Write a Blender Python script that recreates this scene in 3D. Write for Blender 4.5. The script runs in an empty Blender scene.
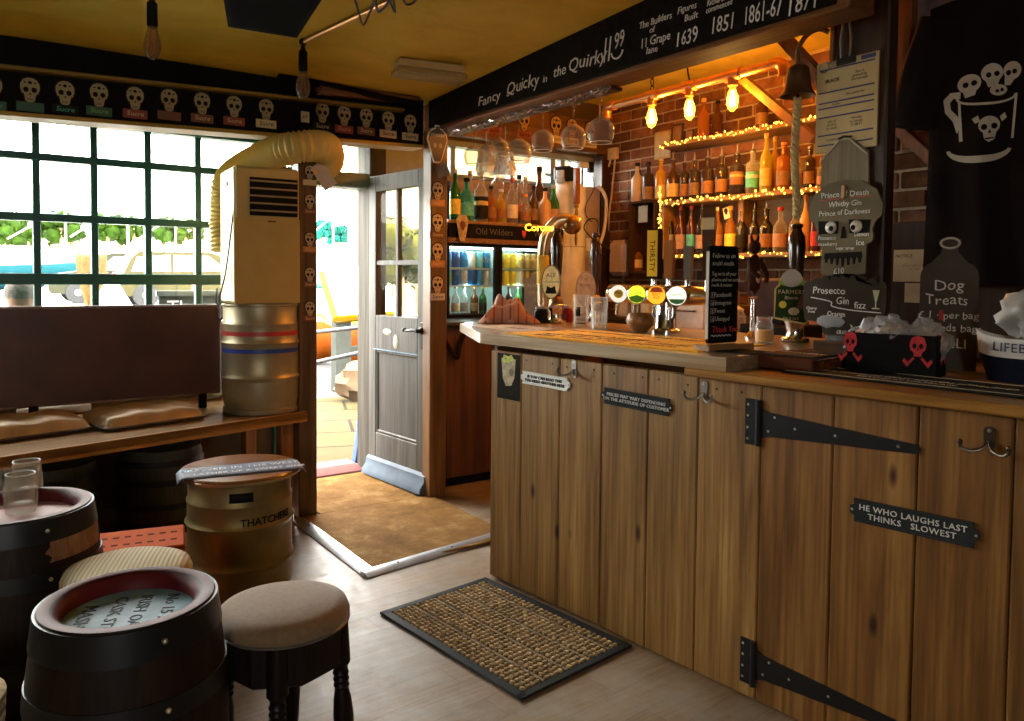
import bpy, bmesh, math, random
from mathutils import Vector, Matrix, noise as mnoise
PI = math.pi
random.seed(11)
SC = bpy.context.scene
COL = SC.collection

# ------------------------------------------------------------------ camera
F_PX, PPX, PPY, CAM_H = 770.0, 512.0, 307.0, 1.3
YAW, PITCH, ROLL = math.radians(35.3), math.radians(2.3), math.atan(.0095)
FW = Vector((math.sin(YAW)*math.cos(PITCH), math.cos(YAW)*math.cos(PITCH), -math.sin(PITCH)))
R0 = Vector((math.cos(YAW), -math.sin(YAW), 0))
U0 = R0.cross(FW)
RT = R0*math.cos(ROLL) + U0*math.sin(ROLL)
UP = U0*math.cos(ROLL) - R0*math.sin(ROLL)
EYE = Vector((0, 0, CAM_H))
cd = bpy.data.cameras.new('camera')
cd.sensor_width = 36.0
cd.lens = F_PX/1024*36
cd.shift_y = -(360.5-PPY)/1024
cd.clip_start = .02
cd.clip_end = 500
cam = bpy.data.objects.new('camera', cd)
COL.objects.link(cam)
cam.matrix_world = Matrix(((RT.x, UP.x, -FW.x, 0), (RT.y, UP.y, -FW.y, 0), (RT.z, UP.z, -FW.z, CAM_H), (0, 0, 0, 1)))
SC.camera = cam

# ------------------------------------------------------------------ light
SC.view_settings.view_transform = 'Standard'
SC.view_settings.look = 'None'
SC.view_settings.gamma = 1
SC.view_settings.use_curve_mapping = False
SC.view_settings.exposure = 0.72
w = bpy.data.worlds.new('sky')
SC.world = w
w.use_nodes = True
wn = w.node_tree
bg = wn.nodes['Background']
bg.inputs[0].default_value = (1.0, .97, .91, 1)
bg.inputs[1].default_value = 20.0
sun = bpy.data.lights.new('sun', 'SUN')
sun.energy = 6.0
sun.angle = .01
sun.color = (1, .93, .8)
so = bpy.data.objects.new('sun', sun)
so.rotation_euler = (math.radians(38), 0, math.radians(25))
COL.objects.link(so)
def portal(name, loc, rot, sx, sy):
    l = bpy.data.lights.new(name, 'AREA'); l.shape = 'RECTANGLE'; l.size = sx; l.size_y = sy
    l.cycles.is_portal = True
    o = bpy.data.objects.new(name, l); o.location = loc; o.rotation_euler = rot; COL.objects.link(o)
portal('window_portal', (.1, 4.86, 1.55), (-PI/2, 0, 0), 4.2, 1.2)
portal('door_portal', (1.87, 4.86, 1.0), (-PI/2, 0, 0), .75, 2.0)
portal('bar_window_portal', (3.4, 4.86, 1.9), (-PI/2, 0, 0), 1.7, .7)
portal('rear_fill_portal', (-1.45, -2.16, 1.6), (PI/2, 0, 0), .8, .6)  # serves an unseen opening behind the camera, added for fill light
BULB_W = 21.0
def point(name, loc, energy, col, r=.02):
    l = bpy.data.lights.new(name, 'POINT'); l.energy = energy; l.color = col; l.shadow_soft_size = r
    o = bpy.data.objects.new(name, l); o.location = loc; COL.objects.link(o); return o
mx = SC.cycles
mx.max_bounces = 10; mx.diffuse_bounces = 5; mx.glossy_bounces = 4; mx.transmission_bounces = 6; mx.transparent_max_bounces = 24
mx.caustics_reflective = False; mx.caustics_refractive = False
mx.sample_clamp_indirect = 6

# ------------------------------------------------------------------ points seen through the lens, cut with real planes
def ray(x, y): return FW + RT*((x-PPX)/F_PX) - UP*((y-PPY)/F_PX)
def onZ(x, y, z): d = ray(x, y); return EYE + d*((z-CAM_H)/d.z)
def onX(x, y, v): d = ray(x, y); return EYE + d*(v/d.x)
def onY(x, y, v): d = ray(x, y); return EYE + d*(v/d.y)
def deep(x, y, t): return EYE + ray(x, y)*t
def fr(o, u, v=(0, 0, 1)):
    u = Vector(u).normalized(); v = Vector(v); n = u.cross(v).normalized(); v = n.cross(u)
    return Matrix(((u.x, v.x, n.x, o[0]), (u.y, v.y, n.y, o[1]), (u.z, v.z, n.z, o[2]), (0, 0, 0, 1)))
def T(x, y, z): return Matrix.Translation((x, y, z))
def RX(a): return Matrix.Rotation(a, 4, 'X')
def RY(a): return Matrix.Rotation(a, 4, 'Y')
def RZ(a): return Matrix.Rotation(a, 4, 'Z')
def S(x, y, z): return Matrix.Diagonal((x, y, z, 1))
XV, YV, ZV = Vector((1, 0, 0)), Vector((0, 1, 0)), Vector((0, 0, 1))

# ------------------------------------------------------------------ materials
MATS = {}
def nodes(name):
    m = bpy.data.materials.new(name); m.use_nodes = True
    nt = m.node_tree
    return m, nt, nt.nodes['Principled BSDF']
def lk(nt, a, b): nt.links.new(a, b)
def tinted(nt, colsock, bs):
    at = nt.nodes.new('ShaderNodeAttribute'); at.attribute_name = 'tint'
    mi = nt.nodes.new('ShaderNodeMix'); mi.data_type = 'RGBA'; mi.blend_type = 'MULTIPLY'; mi.inputs[0].default_value = 1
    lk(nt, colsock, mi.inputs[6]); lk(nt, at.outputs['Color'], mi.inputs[7]); lk(nt, mi.outputs[2], bs.inputs['Base Color'])
def ramp(nt, fac, stops):
    r = nt.nodes.new('ShaderNodeValToRGB'); e = r.color_ramp.elements
    while len(e) < len(stops): e.new(.5)
    for k, (p, c) in enumerate(stops): e[k].position = p; e[k].color = (*c, 1)
    lk(nt, fac, r.inputs[0]); return r.outputs[0]
def coords(nt, scale, kind='Object', rot=(0, 0, 0)):
    tc = nt.nodes.new('ShaderNodeTexCoord'); mp = nt.nodes.new('ShaderNodeMapping')
    mp.inputs['Scale'].default_value = scale; mp.inputs['Rotation'].default_value = rot
    lk(nt, tc.outputs[kind], mp.inputs[0]); return mp.outputs[0]
def noisetex(nt, vec, scale, detail=4, rough=.55, dist=0):
    n = nt.nodes.new('ShaderNodeTexNoise'); n.inputs['Scale'].default_value = scale; n.inputs['Detail'].default_value = detail
    n.inputs['Roughness'].default_value = rough; n.inputs['Distortion'].default_value = dist
    lk(nt, vec, n.inputs['Vector']); return n.outputs['Fac']
def bump(nt, bs, fac, strength, dist=.01):
    b = nt.nodes.new('ShaderNodeBump'); b.inputs['Strength'].default_value = strength; b.inputs['Distance'].default_value = dist
    lk(nt, fac, b.inputs['Height']); lk(nt, b.outputs[0], bs.inputs['Normal'])
def mix2(nt, a, b, fac, mode='MIX'):
    mi = nt.nodes.new('ShaderNodeMix'); mi.data_type = 'RGBA'; mi.blend_type = mode
    for s, v in ((mi.inputs[0], fac), (mi.inputs[6], a), (mi.inputs[7], b)):
        if hasattr(v, 'links') or isinstance(v, bpy.types.NodeSocket): lk(nt, v, s)
        elif isinstance(v, (int, float)): s.default_value = v
        else: s.default_value = (*v, 1)
    return mi.outputs[2]
def P(name, col, rough=.5, metal=0.0, var=.12, scale=14, bmp=0.0, emit=None, coat=0, spec=None, sheen=0):
    """plain surface with a little mottling of its own"""
    if name in MATS: return MATS[name]
    m, nt, bs = nodes(name)
    bs.inputs['Roughness'].default_value = rough; bs.inputs['Metallic'].default_value = metal
    if spec is None and not coat and metal < .2 and max(col) < .06: spec = .05
    if spec is not None: bs.inputs['Specular IOR Level'].default_value = spec
    if coat: bs.inputs['Coat Weight'].default_value = coat; bs.inputs['Coat Roughness'].default_value = .08
    if sheen: bs.inputs['Sheen Weight'].default_value = sheen
    v = coords(nt, (1, 1, 1)); f = noisetex(nt, v, scale)
    lo = tuple(max(0, c*(1-var)) for c in col); hi = tuple(min(1, c*(1+var)) for c in col)
    tinted(nt, ramp(nt, f, [(.3, lo), (.7, hi)]), bs)
    if bmp: bump(nt, bs, f, bmp)
    if emit: bs.inputs['Emission Color'].default_value = (*emit[0], 1); bs.inputs['Emission Strength'].default_value = emit[1]
    MATS[name] = m; return m
def WOOD(name, dark, mid, light, axis=2, scale=1.0, rough=.45, bmp=.12, coat=0, spec=.5, knots=False, streak=.55):
    """grain stretched along one object axis"""
    if name in MATS: return MATS[name]
    m, nt, bs = nodes(name)
    s = [9*scale, 9*scale, 9*scale]; s[axis] = .55*scale
    v = coords(nt, tuple(s)); f = noisetex(nt, v, 2.2, 7, .62, .6)
    s2 = [30*scale, 30*scale, 30*scale]; s2[axis] = .8*scale
    v2 = coords(nt, tuple(s2)); f2 = noisetex(nt, v2, 3, 3, .5)
    c = ramp(nt, f, [(.28, dark), (.5, mid), (.72, light)])
    c2 = mix2(nt, c, ramp(nt, f2, [(.35, (.55, .5, .45)), (.6, (1, 1, 1))]), streak, 'MULTIPLY')
    if knots:
        s3 = [7, 7, 7]; s3[axis] = 2.6
        vo = nt.nodes.new('ShaderNodeTexVoronoi'); vo.inputs['Scale'].default_value = 1.0
        lk(nt, coords(nt, tuple(s3)), vo.inputs['Vector'])
        c2 = mix2(nt, ramp(nt, vo.outputs['Distance'], [(.045, (.16, .09, .05)), (.11, (1, 1, 1))]), c2, 1.0, 'MULTIPLY')
    tinted(nt, c2, bs)
    bs.inputs['Roughness'].default_value = rough; bs.inputs['Specular IOR Level'].default_value = spec
    if coat: bs.inputs['Coat Weight'].default_value = coat; bs.inputs['Coat Roughness'].default_value = .15
    if bmp: bump(nt, bs, f2, bmp, .004)
    MATS[name] = m; return m
def GLASS(name, col=(1, 1, 1), body=.12, rough=.03, bodycol=None):
    """see-through glass: tinted transparency with a glossy skin"""
    if name in MATS: return MATS[name]
    m, nt, bs = nodes(name)
    bs.inputs['Base Color'].default_value = (*(bodycol or col), 1); bs.inputs['Roughness'].default_value = rough
    tr = nt.nodes.new('ShaderNodeBsdfTransparent'); tr.inputs[0].default_value = (*col, 1)
    lw = nt.nodes.new('ShaderNodeLayerWeight'); lw.inputs[0].default_value = .35
    ma = nt.nodes.new('ShaderNodeMath'); ma.operation = 'MULTIPLY_ADD'; ma.inputs[1].default_value = .55; ma.inputs[2].default_value = body
    ma.use_clamp = True
    lk(nt, lw.outputs['Facing'], ma.inputs[0])
    mi = nt.nodes.new('ShaderNodeMixShader')
    lk(nt, ma.outputs[0], mi.inputs[0]); lk(nt, tr.outputs[0], mi.inputs[1]); lk(nt, bs.outputs[0], mi.inputs[2])
    lk(nt, mi.outputs[0], nt.nodes['Material Output'].inputs[0])
    MATS[name] = m; return m
def PANE(name, col=(1, 1, 1), gl=.05):
    if name in MATS: return MATS[name]
    m, nt, bs = nodes(name); nt.nodes.remove(bs)
    tr = nt.nodes.new('ShaderNodeBsdfTransparent'); tr.inputs[0].default_value = (*col, 1)
    g = nt.nodes.new('ShaderNodeBsdfGlossy'); g.inputs['Roughness'].default_value = .02
    mi = nt.nodes.new('ShaderNodeMixShader'); mi.inputs[0].default_value = gl
    lk(nt, tr.outputs[0], mi.inputs[1]); lk(nt, g.outputs[0], mi.inputs[2]); lk(nt, mi.outputs[0], nt.nodes['Material Output'].inputs[0])
    MATS[name] = m; return m
def GLOW(name, col, st):
    if name in MATS: return MATS[name]
    m, nt, bs = nodes(name); bs.inputs['Base Color'].default_value = (*col, 1)
    bs.inputs['Emission Color'].default_value = (*col, 1); bs.inputs['Emission Strength'].default_value = st
    MATS[name] = m; return m

# ------------------------------------------------------------------ mesh building
class MB:
    def __init__(self):
        self.bm = bmesh.new(); self.cl = self.bm.loops.layers.float_color.new('tint')
    def _paint(self, faces, tint):
        t = (tint, tint, tint, 1) if isinstance(tint, (int, float)) else (*tint, 1)
        for f in faces:
            for l in f.loops: l[self.cl] = t
    def add(self, vs, fs, M=None, tint=1.0):
        bv = [self.bm.verts.new(M @ Vector(v) if M else Vector(v)) for v in vs]
        out = []
        for f in fs:
            if len(set(f)) < 3: continue
            try: out.append(self.bm.faces.new([bv[i] for i in f]))
            except ValueError: pass
        self._paint(out, tint); return self
    def box(self, x0, x1, y0, y1, z0, z1, M=None, bev=0.0, tint=1.0):
        if x0 > x1: x0, x1 = x1, x0
        if y0 > y1: y0, y1 = y1, y0
        if z0 > z1: z0, z1 = z1, z0
        b = min(bev, (x1-x0)*.49, (y1-y0)*.49, (z1-z0)*.49)
        if b <= 0:
            vs = [(x, y, z) for x in (x0, x1) for y in (y0, y1) for z in (z0, z1)]
            fs = [(0, 1, 3, 2), (4, 6, 7, 5), (0, 4, 5, 1), (2, 3, 7, 6), (0, 2, 6, 4), (1, 5, 7, 3)]
            return self.add(vs, fs, M, tint)
        vs, idx = [], {}
        X, Y, Z = (x0, x1), (y0, y1), (z0, z1)
        for i in (0, 1):
            for j in (0, 1):
                for k in (0, 1):
                    sx, sy, sz = (b, -b)[i], (b, -b)[j], (b, -b)[k]
                    for a, off in (('x', (0, sy, sz)), ('y', (sx, 0, sz)), ('z', (sx, sy, 0))):
                        idx[i, j, k, a] = len(vs); vs.append((X[i]+off[0], Y[j]+off[1], Z[k]+off[2]))
        g = lambda i, j, k, a: idx[i, j, k, a]
        fs = []
        for i in (0, 1):
            q = [g(i, 0, 0, 'x'), g(i, 1, 0, 'x'), g(i, 1, 1, 'x'), g(i, 0, 1, 'x')]; fs.append(q if i else q[::-1])
            q = [g(0, i, 0, 'y'), g(0, i, 1, 'y'), g(1, i, 1, 'y'), g(1, i, 0, 'y')]; fs.append(q if i else q[::-1])
            q = [g(0, 0, i, 'z'), g(1, 0, i, 'z'), g(1, 1, i, 'z'), g(0, 1, i, 'z')]; fs.append(q if i else q[::-1])
        for i in (0, 1):
            for j in (0, 1):
                fs.append([g(i, j, 0, 'x'), g(i, j, 1, 'x'), g(i, j, 1, 'y'), g(i, j, 0, 'y')])
                fs.append([g(i, 0, j, 'x'), g(i, 1, j, 'x'), g(i, 1, j, 'z'), g(i, 0, j, 'z')])
                fs.append([g(0, i, j, 'y'), g(1, i, j, 'y'), g(1, i, j, 'z'), g(0, i, j, 'z')])
                for k in (0, 1): fs.append([g(i, j, k, 'x'), g(i, j, k, 'y'), g(i, j, k, 'z')])
        return self.add(vs, fs, M, tint)
    def lathe(self, prof, n=24, M=None, tint=1.0, caps=True):
        vs, fs = [], []
        m = len(prof)
        for r, z in prof:
            for i in range(n):
                a = 2*PI*i/n; vs.append((max(r, 1e-5)*math.cos(a), max(r, 1e-5)*math.sin(a), z))
        for k in range(m-1):
            for i in range(n):
                j = (i+1) % n; fs.append((k*n+i, k*n+j, (k+1)*n+j, (k+1)*n+i))
        if caps:
            fs.append(tuple(range(n))[::-1]); fs.append(tuple((m-1)*n+i for i in range(n)))
        return self.add(vs, fs, M, tint)
    def cyl(self, p0, p1, r0, r1=None, n=14, tint=1.0, M=None):
        return self.tube([p0, p1], r0 if r1 is None else [r0, r1], n, tint=tint, M=M)
    def tube(self, pts, r, n=8, closed=False, tint=1.0, M=None, flat=1.0):
        pts = [Vector(p) for p in pts]; m = len(pts)
        rr = r if isinstance(r, (list, tuple)) else [r]*m
        tg = []
        for i in range(m):
            if closed: t = pts[(i+1) % m]-pts[i-1]
            else: t = pts[min(i+1, m-1)]-pts[max(i-1, 0)]
            tg.append(t.normalized() if t.length > 1e-9 else Vector((0, 0, 1)))
        a = ZV if abs(tg[0].z) < .9 else XV
        nrm = (a - tg[0]*a.dot(tg[0])).normalized()
        vs, fs = [], []
        for i in range(m):
            nrm = (nrm - tg[i]*nrm.dot(tg[i])).normalized(); b = tg[i].cross(nrm)
            for k in range(n):
                th = 2*PI*k/n; vs.append(pts[i] + (nrm*math.cos(th)*flat + b*math.sin(th))*rr[i])
        mm = m if closed else m-1
        for i in range(mm):
            i2 = (i+1) % m
            for k in range(n):
                k2 = (k+1) % n; fs.append((i*n+k, i*n+k2, i2*n+k2, i2*n+k))
        if not closed: fs.append(tuple(range(n))[::-1]); fs.append(tuple((m-1)*n+k for k in range(n)))
        return self.add(vs, fs, M, tint)
    def prism(self, pts, z0, z1, M=None, tint=1.0, taper=0):
        n = len(pts)
        if sum(pts[i][0]*pts[(i+1) % n][1]-pts[(i+1) % n][0]*pts[i][1] for i in range(n)) < 0: pts = pts[::-1]
        vs = [(x, y, z0) for x, y in pts] + [(x, y, z1) for x, y in pts]
        fs = [tuple(range(n))[::-1], tuple(range(n, 2*n))] + [(i, (i+1) % n, n+(i+1) % n, n+i) for i in range(n)]
        return self.add(vs, fs, M, tint)
    def ball(self, c, r, sc=(1, 1, 1), n=12, m=8, M=None, tint=1.0, wob=0, seed=0):
        vs, fs = [], []
        for k in range(m+1):
            ph = PI*k/m
            for i in range(n):
                th = 2*PI*i/n
                d = Vector((math.sin(ph)*math.cos(th), math.sin(ph)*math.sin(th), math.cos(ph)))
                q = r*(1+wob*mnoise.noise(d*2.2+Vector((seed*3.1, seed, 0)))) if wob else r
                vs.append((c[0]+d.x*q*sc[0], c[1]+d.y*q*sc[1], c[2]+d.z*q*sc[2]))
        for k in range(m):
            for i in range(n):
                j = (i+1) % n; fs.append((k*n+i, (k+1)*n+i, (k+1)*n+j, k*n+j))
        self.add(vs, fs, M, tint)
        return self
    def grid(self, fn, nu, nv, M=None, tint=1.0, cu=False, two=None):
        vs = [fn(u/nu if not cu else u/nu, v/nv) for v in range(nv+1) for u in range(nu+(0 if cu else 1))]
        w_ = nu+(0 if cu else 1); fs = []
        for v in range(nv):
            for u in range(nu):
                u2 = (u+1) % w_; fs.append((v*w_+u, v*w_+u2, (v+1)*w_+u2, (v+1)*w_+u))
        return self.add(vs, fs, M, tint)
    def obj(self, name, mat, parent=None, smooth=35, M=None, merge=True, solid=0):
        if merge: bmesh.ops.remove_doubles(self.bm, verts=self.bm.verts, dist=1e-6)
        bmesh.ops.recalc_face_normals(self.bm, faces=self.bm.faces)
        me = bpy.data.meshes.new(name); self.bm.to_mesh(me); self.bm.free()
        me.materials.append(mat)
        if smooth:
            for p in me.polygons: p.use_smooth = True
            me.set_sharp_from_angle(angle=math.radians(smooth))
        o = bpy.data.objects.new(name, me); COL.objects.link(o)
        if parent: o.parent = parent
        if M is not None: o.matrix_local = M
        if solid:
            s = o.modifiers.new('thickness', 'SOLIDIFY'); s.thickness = solid; s.offset = 0
        return o

def tag(o, label=None, cat=None, group=None, kind=None):
    if label: o['label'] = label
    if cat: o['category'] = cat
    if group: o['group'] = group
    if kind: o['kind'] = kind
    return o
def thing(name, label, cat, M=None, group=None, kind=None):
    o = bpy.data.objects.new(name, None); COL.objects.link(o); o.empty_display_size = .05
    if M is not None: o.matrix_world = M if isinstance(M, Matrix) else T(*M)
    return tag(o, label, cat, group, kind)
def dup(root, M=None, label=None, group=None, parent=None):
    c = root.copy(); COL.objects.link(c)
    if parent: c.parent = parent
    if M is not None: c.matrix_local = M
    if label: c['label'] = label
    if group: c['group'] = group
    for ch in KIDS.get(root, root.children): dup(ch, None, None, None, c)
    return c
KIDS = {}
ORD = ['first', 'second', 'third', 'fourth', 'fifth', 'sixth', 'seventh', 'eighth', 'ninth', 'tenth', 'eleventh', 'twelfth', 'thirteenth',
       'fourteenth', 'fifteenth', 'sixteenth', 'seventeenth', 'eighteenth', 'nineteenth', 'twentieth']

def text(parent, s, size, mat, loc=(0, 0, 0), align='CENTER', ex=.0005, rot=0, thin=0.0, shear=0.0, wob=0.0, name='lettering', space=1.0, M=None, sx=1.0, line=1.0):
    c = bpy.data.curves.new('lettering', 'FONT'); c.body = s; c.size = size; c.align_x = align; c.align_y = 'CENTER'
    c.extrude = ex; c.offset = thin*size; c.shear = shear; c.space_character = space; c.resolution_u = 2; c.space_line = line
    t = bpy.data.objects.new('lettering', c); COL.objects.link(t)
    dg = bpy.context.evaluated_depsgraph_get()
    me = bpy.data.meshes.new_from_object(t.evaluated_get(dg))
    bpy.data.objects.remove(t); bpy.data.curves.remove(c)
    if wob:
        for v in me.vertices:
            q = Vector((v.co.x/size*1.3, v.co.y/size*.7, loc[0]*9+loc[1]*7))
            v.co.x += wob*size*mnoise.noise(q); v.co.y += wob*size*mnoise.noise(q+Vector((7, 3, 1)))
    ca = me.color_attributes.new('tint', 'FLOAT_COLOR', 'CORNER')
    for d in ca.data: d.color = (1, 1, 1, 1)
    me.materials.clear(); me.materials.append(mat)
    o = bpy.data.objects.new(name, me); COL.objects.link(o)
    if parent: o.parent = parent
    o.matrix_local = (M or Matrix()) @ T(*loc) @ RZ(rot) @ S(sx, 1, 1)
    return o
def arc(cx, cy, r, a0, a1, n, sy=1.0):
    return [(cx+r*math.cos(math.radians(a0+(a1-a0)*i/n)), cy+r*sy*math.sin(math.radians(a0+(a1-a0)*i/n))) for i in range(n+1)]
def smoothpath(pts, k=6):
    pts = [Vector(p) for p in pts]; out = []
    for i in range(len(pts)-1):
        p0 = pts[max(i-1, 0)]; p1 = pts[i]; p2 = pts[i+1]; p3 = pts[min(i+2, len(pts)-1)]
        for j in range(k):
            t = j/k
            out.append(.5*((2*p1)+(p2-p0)*t+(2*p0-5*p1+4*p2-p3)*t*t+(3*p1-p0-3*p2+p3)*t**3))
    out.append(pts[-1]); return out

# palette
DARK = P('dark_beam_paint', (.007, .006, .005), .6)
BLACK = P('black_paint', (.012, .012, .013), .45)
BLACKM = P('black_iron', (.012, .012, .013), .4, .3)
IVORY = P('ivory_paint', (.62, .55, .38), .6)
WHITE = P('white_paint', (.8, .8, .77), .5)
CHALK = P('chalk', (.85, .84, .78), .9, var=.25, scale=300)
CHROME = P('chrome', (.75, .74, .72), .16, 1.0)
BRASS = P('brass', (.55, .36, .14), .3, 1.0)
COPPER = P('copper', (.62, .33, .16), .32, 1.0)
REDINK = P('red_chalk', (.6, .05, .05), .8)
YELLOW = P('yellow_plastic', (.85, .55, .02), .45)
CLEAR = GLASS('clear_glass', (.97, .98, .97), .10)
DKWOOD = WOOD('dark_stained_wood', (.018, .007, .004), (.04, .016, .008), (.07, .03, .014), 2, 1, .4)
OLDPINE = WOOD('aged_pine', (.16, .085, .025), (.30, .17, .055), (.42, .26, .10), 1, 1, .5, .2, knots=True)
# ------------------------------------------------------------------ the room
def struct(name, mb, mat, parent=None, smooth=35, label=None, cat=None):
    o = mb.obj(name, mat, parent, smooth)
    if parent is None: tag(o, label, cat, None, 'structure')
    return o
# floor : worn boards-effect vinyl
def floor_mat():
    m, nt, bs = nodes('worn_vinyl_boards')
    v = coords(nt, (1, 1, 1), rot=(0, 0, math.radians(-5.7)))
    br = nt.nodes.new('ShaderNodeTexBrick'); br.inputs['Scale'].default_value = 1; br.offset = .37
    br.inputs['Mortar Size'].default_value = .0012; br.inputs['Brick Width'].default_value = .9; br.inputs['Row Height'].default_value = .12
    br.inputs['Color1'].default_value = (.30, .20, .115, 1); br.inputs['Color2'].default_value = (.235, .155, .09, 1); br.inputs['Mortar'].default_value = (.16, .10, .06, 1)
    lk(nt, v, br.inputs['Vector'])
    g = noisetex(nt, coords(nt, (1.2, 16, 1), rot=(0, 0, math.radians(-5.7))), 3, 6, .6)
    c = mix2(nt, br.outputs['Color'], ramp(nt, g, [(.3, (.62, .58, .55)), (.7, (1.15, 1.1, 1.05))]), .8, 'MULTIPLY')
    d = noisetex(nt, coords(nt, (1, 1, 1)), 3.2, 8, .7)
    c = mix2(nt, c, (.34, .315, .28), ramp(nt, d, [(.42, (0, 0, 0)), (.75, (.75, .75, .75))]))
    lk(nt, c, bs.inputs['Base Color'])
    lk(nt, ramp(nt, noisetex(nt, coords(nt, (1, 1, 1)), 16, 8, .75), [(.3, (.36, .36, .36)), (.7, (.62, .62, .62))]), bs.inputs['Roughness'])
    bs.inputs['Specular IOR Level'].default_value = .38
    bump(nt, bs, d, .12, .004)
    return m
struct('floor', MB().box(-2.4, 4.4, -2.1, 4.9, -.12, 0), floor_mat())
# ceiling : nicotine yellow plaster, rising slightly away from the window
def plaster(name, cols, sc=2.2):
    m, nt, bs = nodes(name)
    n1 = noisetex(nt, coords(nt, (1, 1.6, 1)), sc, 8, .65, .4)
    c = ramp(nt, n1, [(.25, cols[0]), (.5, cols[1]), (.78, cols[2])])
    lk(nt, c, bs.inputs['Base Color']); bs.inputs['Roughness'].default_value = .75
    bump(nt, bs, noisetex(nt, coords(nt, (1, 1, 1)), 14, 5), .25, .006)
    return m
CEIL = plaster('yellowed_plaster', ((.46, .325, .025), (.66, .47, .04), (.76, .57, .08)))
mb = MB()
mb.add([(-2.4, 4.8, 2.262), (2.22, 4.8, 2.262), (2.22, -2.1, 2.61), (-2.4, -2.1, 2.61),
        (-2.4, 4.8, 2.72), (2.22, 4.8, 2.72), (2.22, -2.1, 2.72), (-2.4, -2.1, 2.72)],
       [(0, 1, 2, 3), (7, 6, 5, 4), (0, 4, 5, 1), (1, 5, 6, 2), (2, 6, 7, 3), (3, 7, 4, 0)])
struct('ceiling', mb, CEIL, smooth=0)
struct('ceiling_bar', MB().box(2.22, 4.4, -2.1, 4.9, 2.68, 2.8), CEIL, smooth=0)
# walls with their openings, kept as solid boxes
WALLP = plaster('brown_painted_wall', ((.05, .03, .015), (.075, .045, .02), (.10, .06, .03)))
WOODW = WOOD('varnished_boarding', (.10, .045, .012), (.20, .10, .03), (.30, .16, .05), 2, .8, .5)
mb = MB()
mb.box(-2.4, 1.52, 4.7, 4.85, 0, 1.0); mb.box(-2.4, -2.05, 4.7, 4.85, 1.0, 2.72); mb.box(-2.05, 2.24, 4.7, 4.85, 2.16, 2.72)
mb.box(2.24, 2.26, 4.7, 4.85, 0, 2.72); mb.box(2.70, 4.4, 4.7, 4.85, 0, 2.0); mb.box(2.26, 2.70, 4.7, 4.85, 0, 1.0)
mb.box(2.26, 4.4, 4.7, 4.85, 2.25, 2.72); mb.box(4.2, 4.4, 4.7, 4.85, 2.0, 2.25)
struct('wall_window', mb, WALLP)
struct('wall_left', MB().box(-2.5, -2.4, -2.1, 4.9, 0, 2.72), WALLP)
mb = MB(); mb.box(-2.4, -1.85, -2.2, -2.1, 0, 2.72); mb.box(-1.05, 4.4, -2.2, -2.1, 0, 2.72); mb.box(-1.85, -1.05, -2.2, -2.1, 0, 1.3); mb.box(-1.85, -1.05, -2.2, -2.1, 1.9, 2.72)  # the unseen hole in this wall is added to let in fill light
struct('wall_rear', mb, WALLP)
# old brick wall behind the bar: every brick is geometry of the wall mesh
def brick_mat():
    m, nt, bs = nodes('old_red_brick')
    f = noisetex(nt, coords(nt, (1, 1, 1)), 9, 7, .7)
    c = ramp(nt, f, [(.25, (.07, .03, .016)), (.5, (.21, .095, .045)), (.75, (.36, .19, .10))])
    tinted(nt, c, bs); bs.inputs['Roughness'].default_value = .8; bs.inputs['Specular IOR Level'].default_value = .3
    bump(nt, bs, f, .4, .008); return m
BRICK = brick_mat()
def brickface(mb, ybeg, yend, z0, z1, x):
    rnd = random.Random(5); L, Hh = .215, .065; row = 0; z = z0
    while z < z1-.01:
        y = ybeg-(row % 2)*.115
        while y < yend:
            a, b = max(y, ybeg), min(y+L, yend)
            if b-a > .03:
                t = rnd.uniform(.45, 1.25)
                mb.box(x-.012-rnd.uniform(0, .005), x+.05, a, b, z, min(z+Hh, z1), bev=.005, tint=(t, t*rnd.uniform(.9, 1), t*rnd.uniform(.85, 1)))
            y += L+.012
        z += Hh+.012; row += 1
mb = MB(); brickface(mb, 2.0, 4.69, .9, 2.66, 4.215)
bw = struct('wall_bar', mb, BRICK)
MORT = P('lime_mortar', (.40, .33, .24), .9, bmp=.3, scale=60)
struct('mortar', MB().box(4.21, 4.4, -2.1, 4.7, 0, 2.72), MORT, bw)
mb = MB(); brickface(mb, -.6, 1.92, .9, 2.66, 3.115)
cb = struct('wall_chimney', mb, BRICK)
struct('mortar', MB().box(3.11, 4.2, -2.1, 1.93, 0, 2.72), MORT, cb)

# ---- beams and posts
DW_GREEN = P('green_window_paint', (.010, .095, .080), .4)
OAKTRIM = WOOD('honey_oak_strip', (.25, .13, .015), (.45, .27, .03), (.6, .38, .06), 0, 1, .45)
SHEAR = Matrix(((1, 0, 0, 0), (0, 1, 0, 0), (.034, 0, 1, -.034*.12), (0, 0, 0, 1)))   # the old beam runs slightly uphill
tr = struct('trim_1', MB().box(-2.3, 2.165, 3.955, 4.10, 1.980, 2.30, M=SHEAR, bev=.004), DARK)
struct('ledge', MB().box(-2.3, 2.02, 3.905, 3.965, 2.152, 2.170, M=SHEAR, bev=.006), WOOD('olive_oak_strip', (.10, .07, .01), (.20, .14, .02), (.3, .2, .04), 0), tr)
struct('soffit_strip', MB().box(-2.3, 2.165, 3.945, 4.09, 1.962, 1.981, M=SHEAR, bev=.004), OAKTRIM, tr)
struct('upper_moulding', MB().box(1.50, 2.12, 3.88, 3.96, 2.195, 2.25, M=SHEAR, bev=.02), WOOD('red_brown_moulding', (.06, .02, .008), (.13, .05, .015), (.2, .09, .03), 0), tr)
mb = MB(); mb.tube([(1.3, 3.895, 2.30), (2.1, 3.895, 2.265)], .02, 8)
struct('cable_trunking', mb, DARK, tr)
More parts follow.
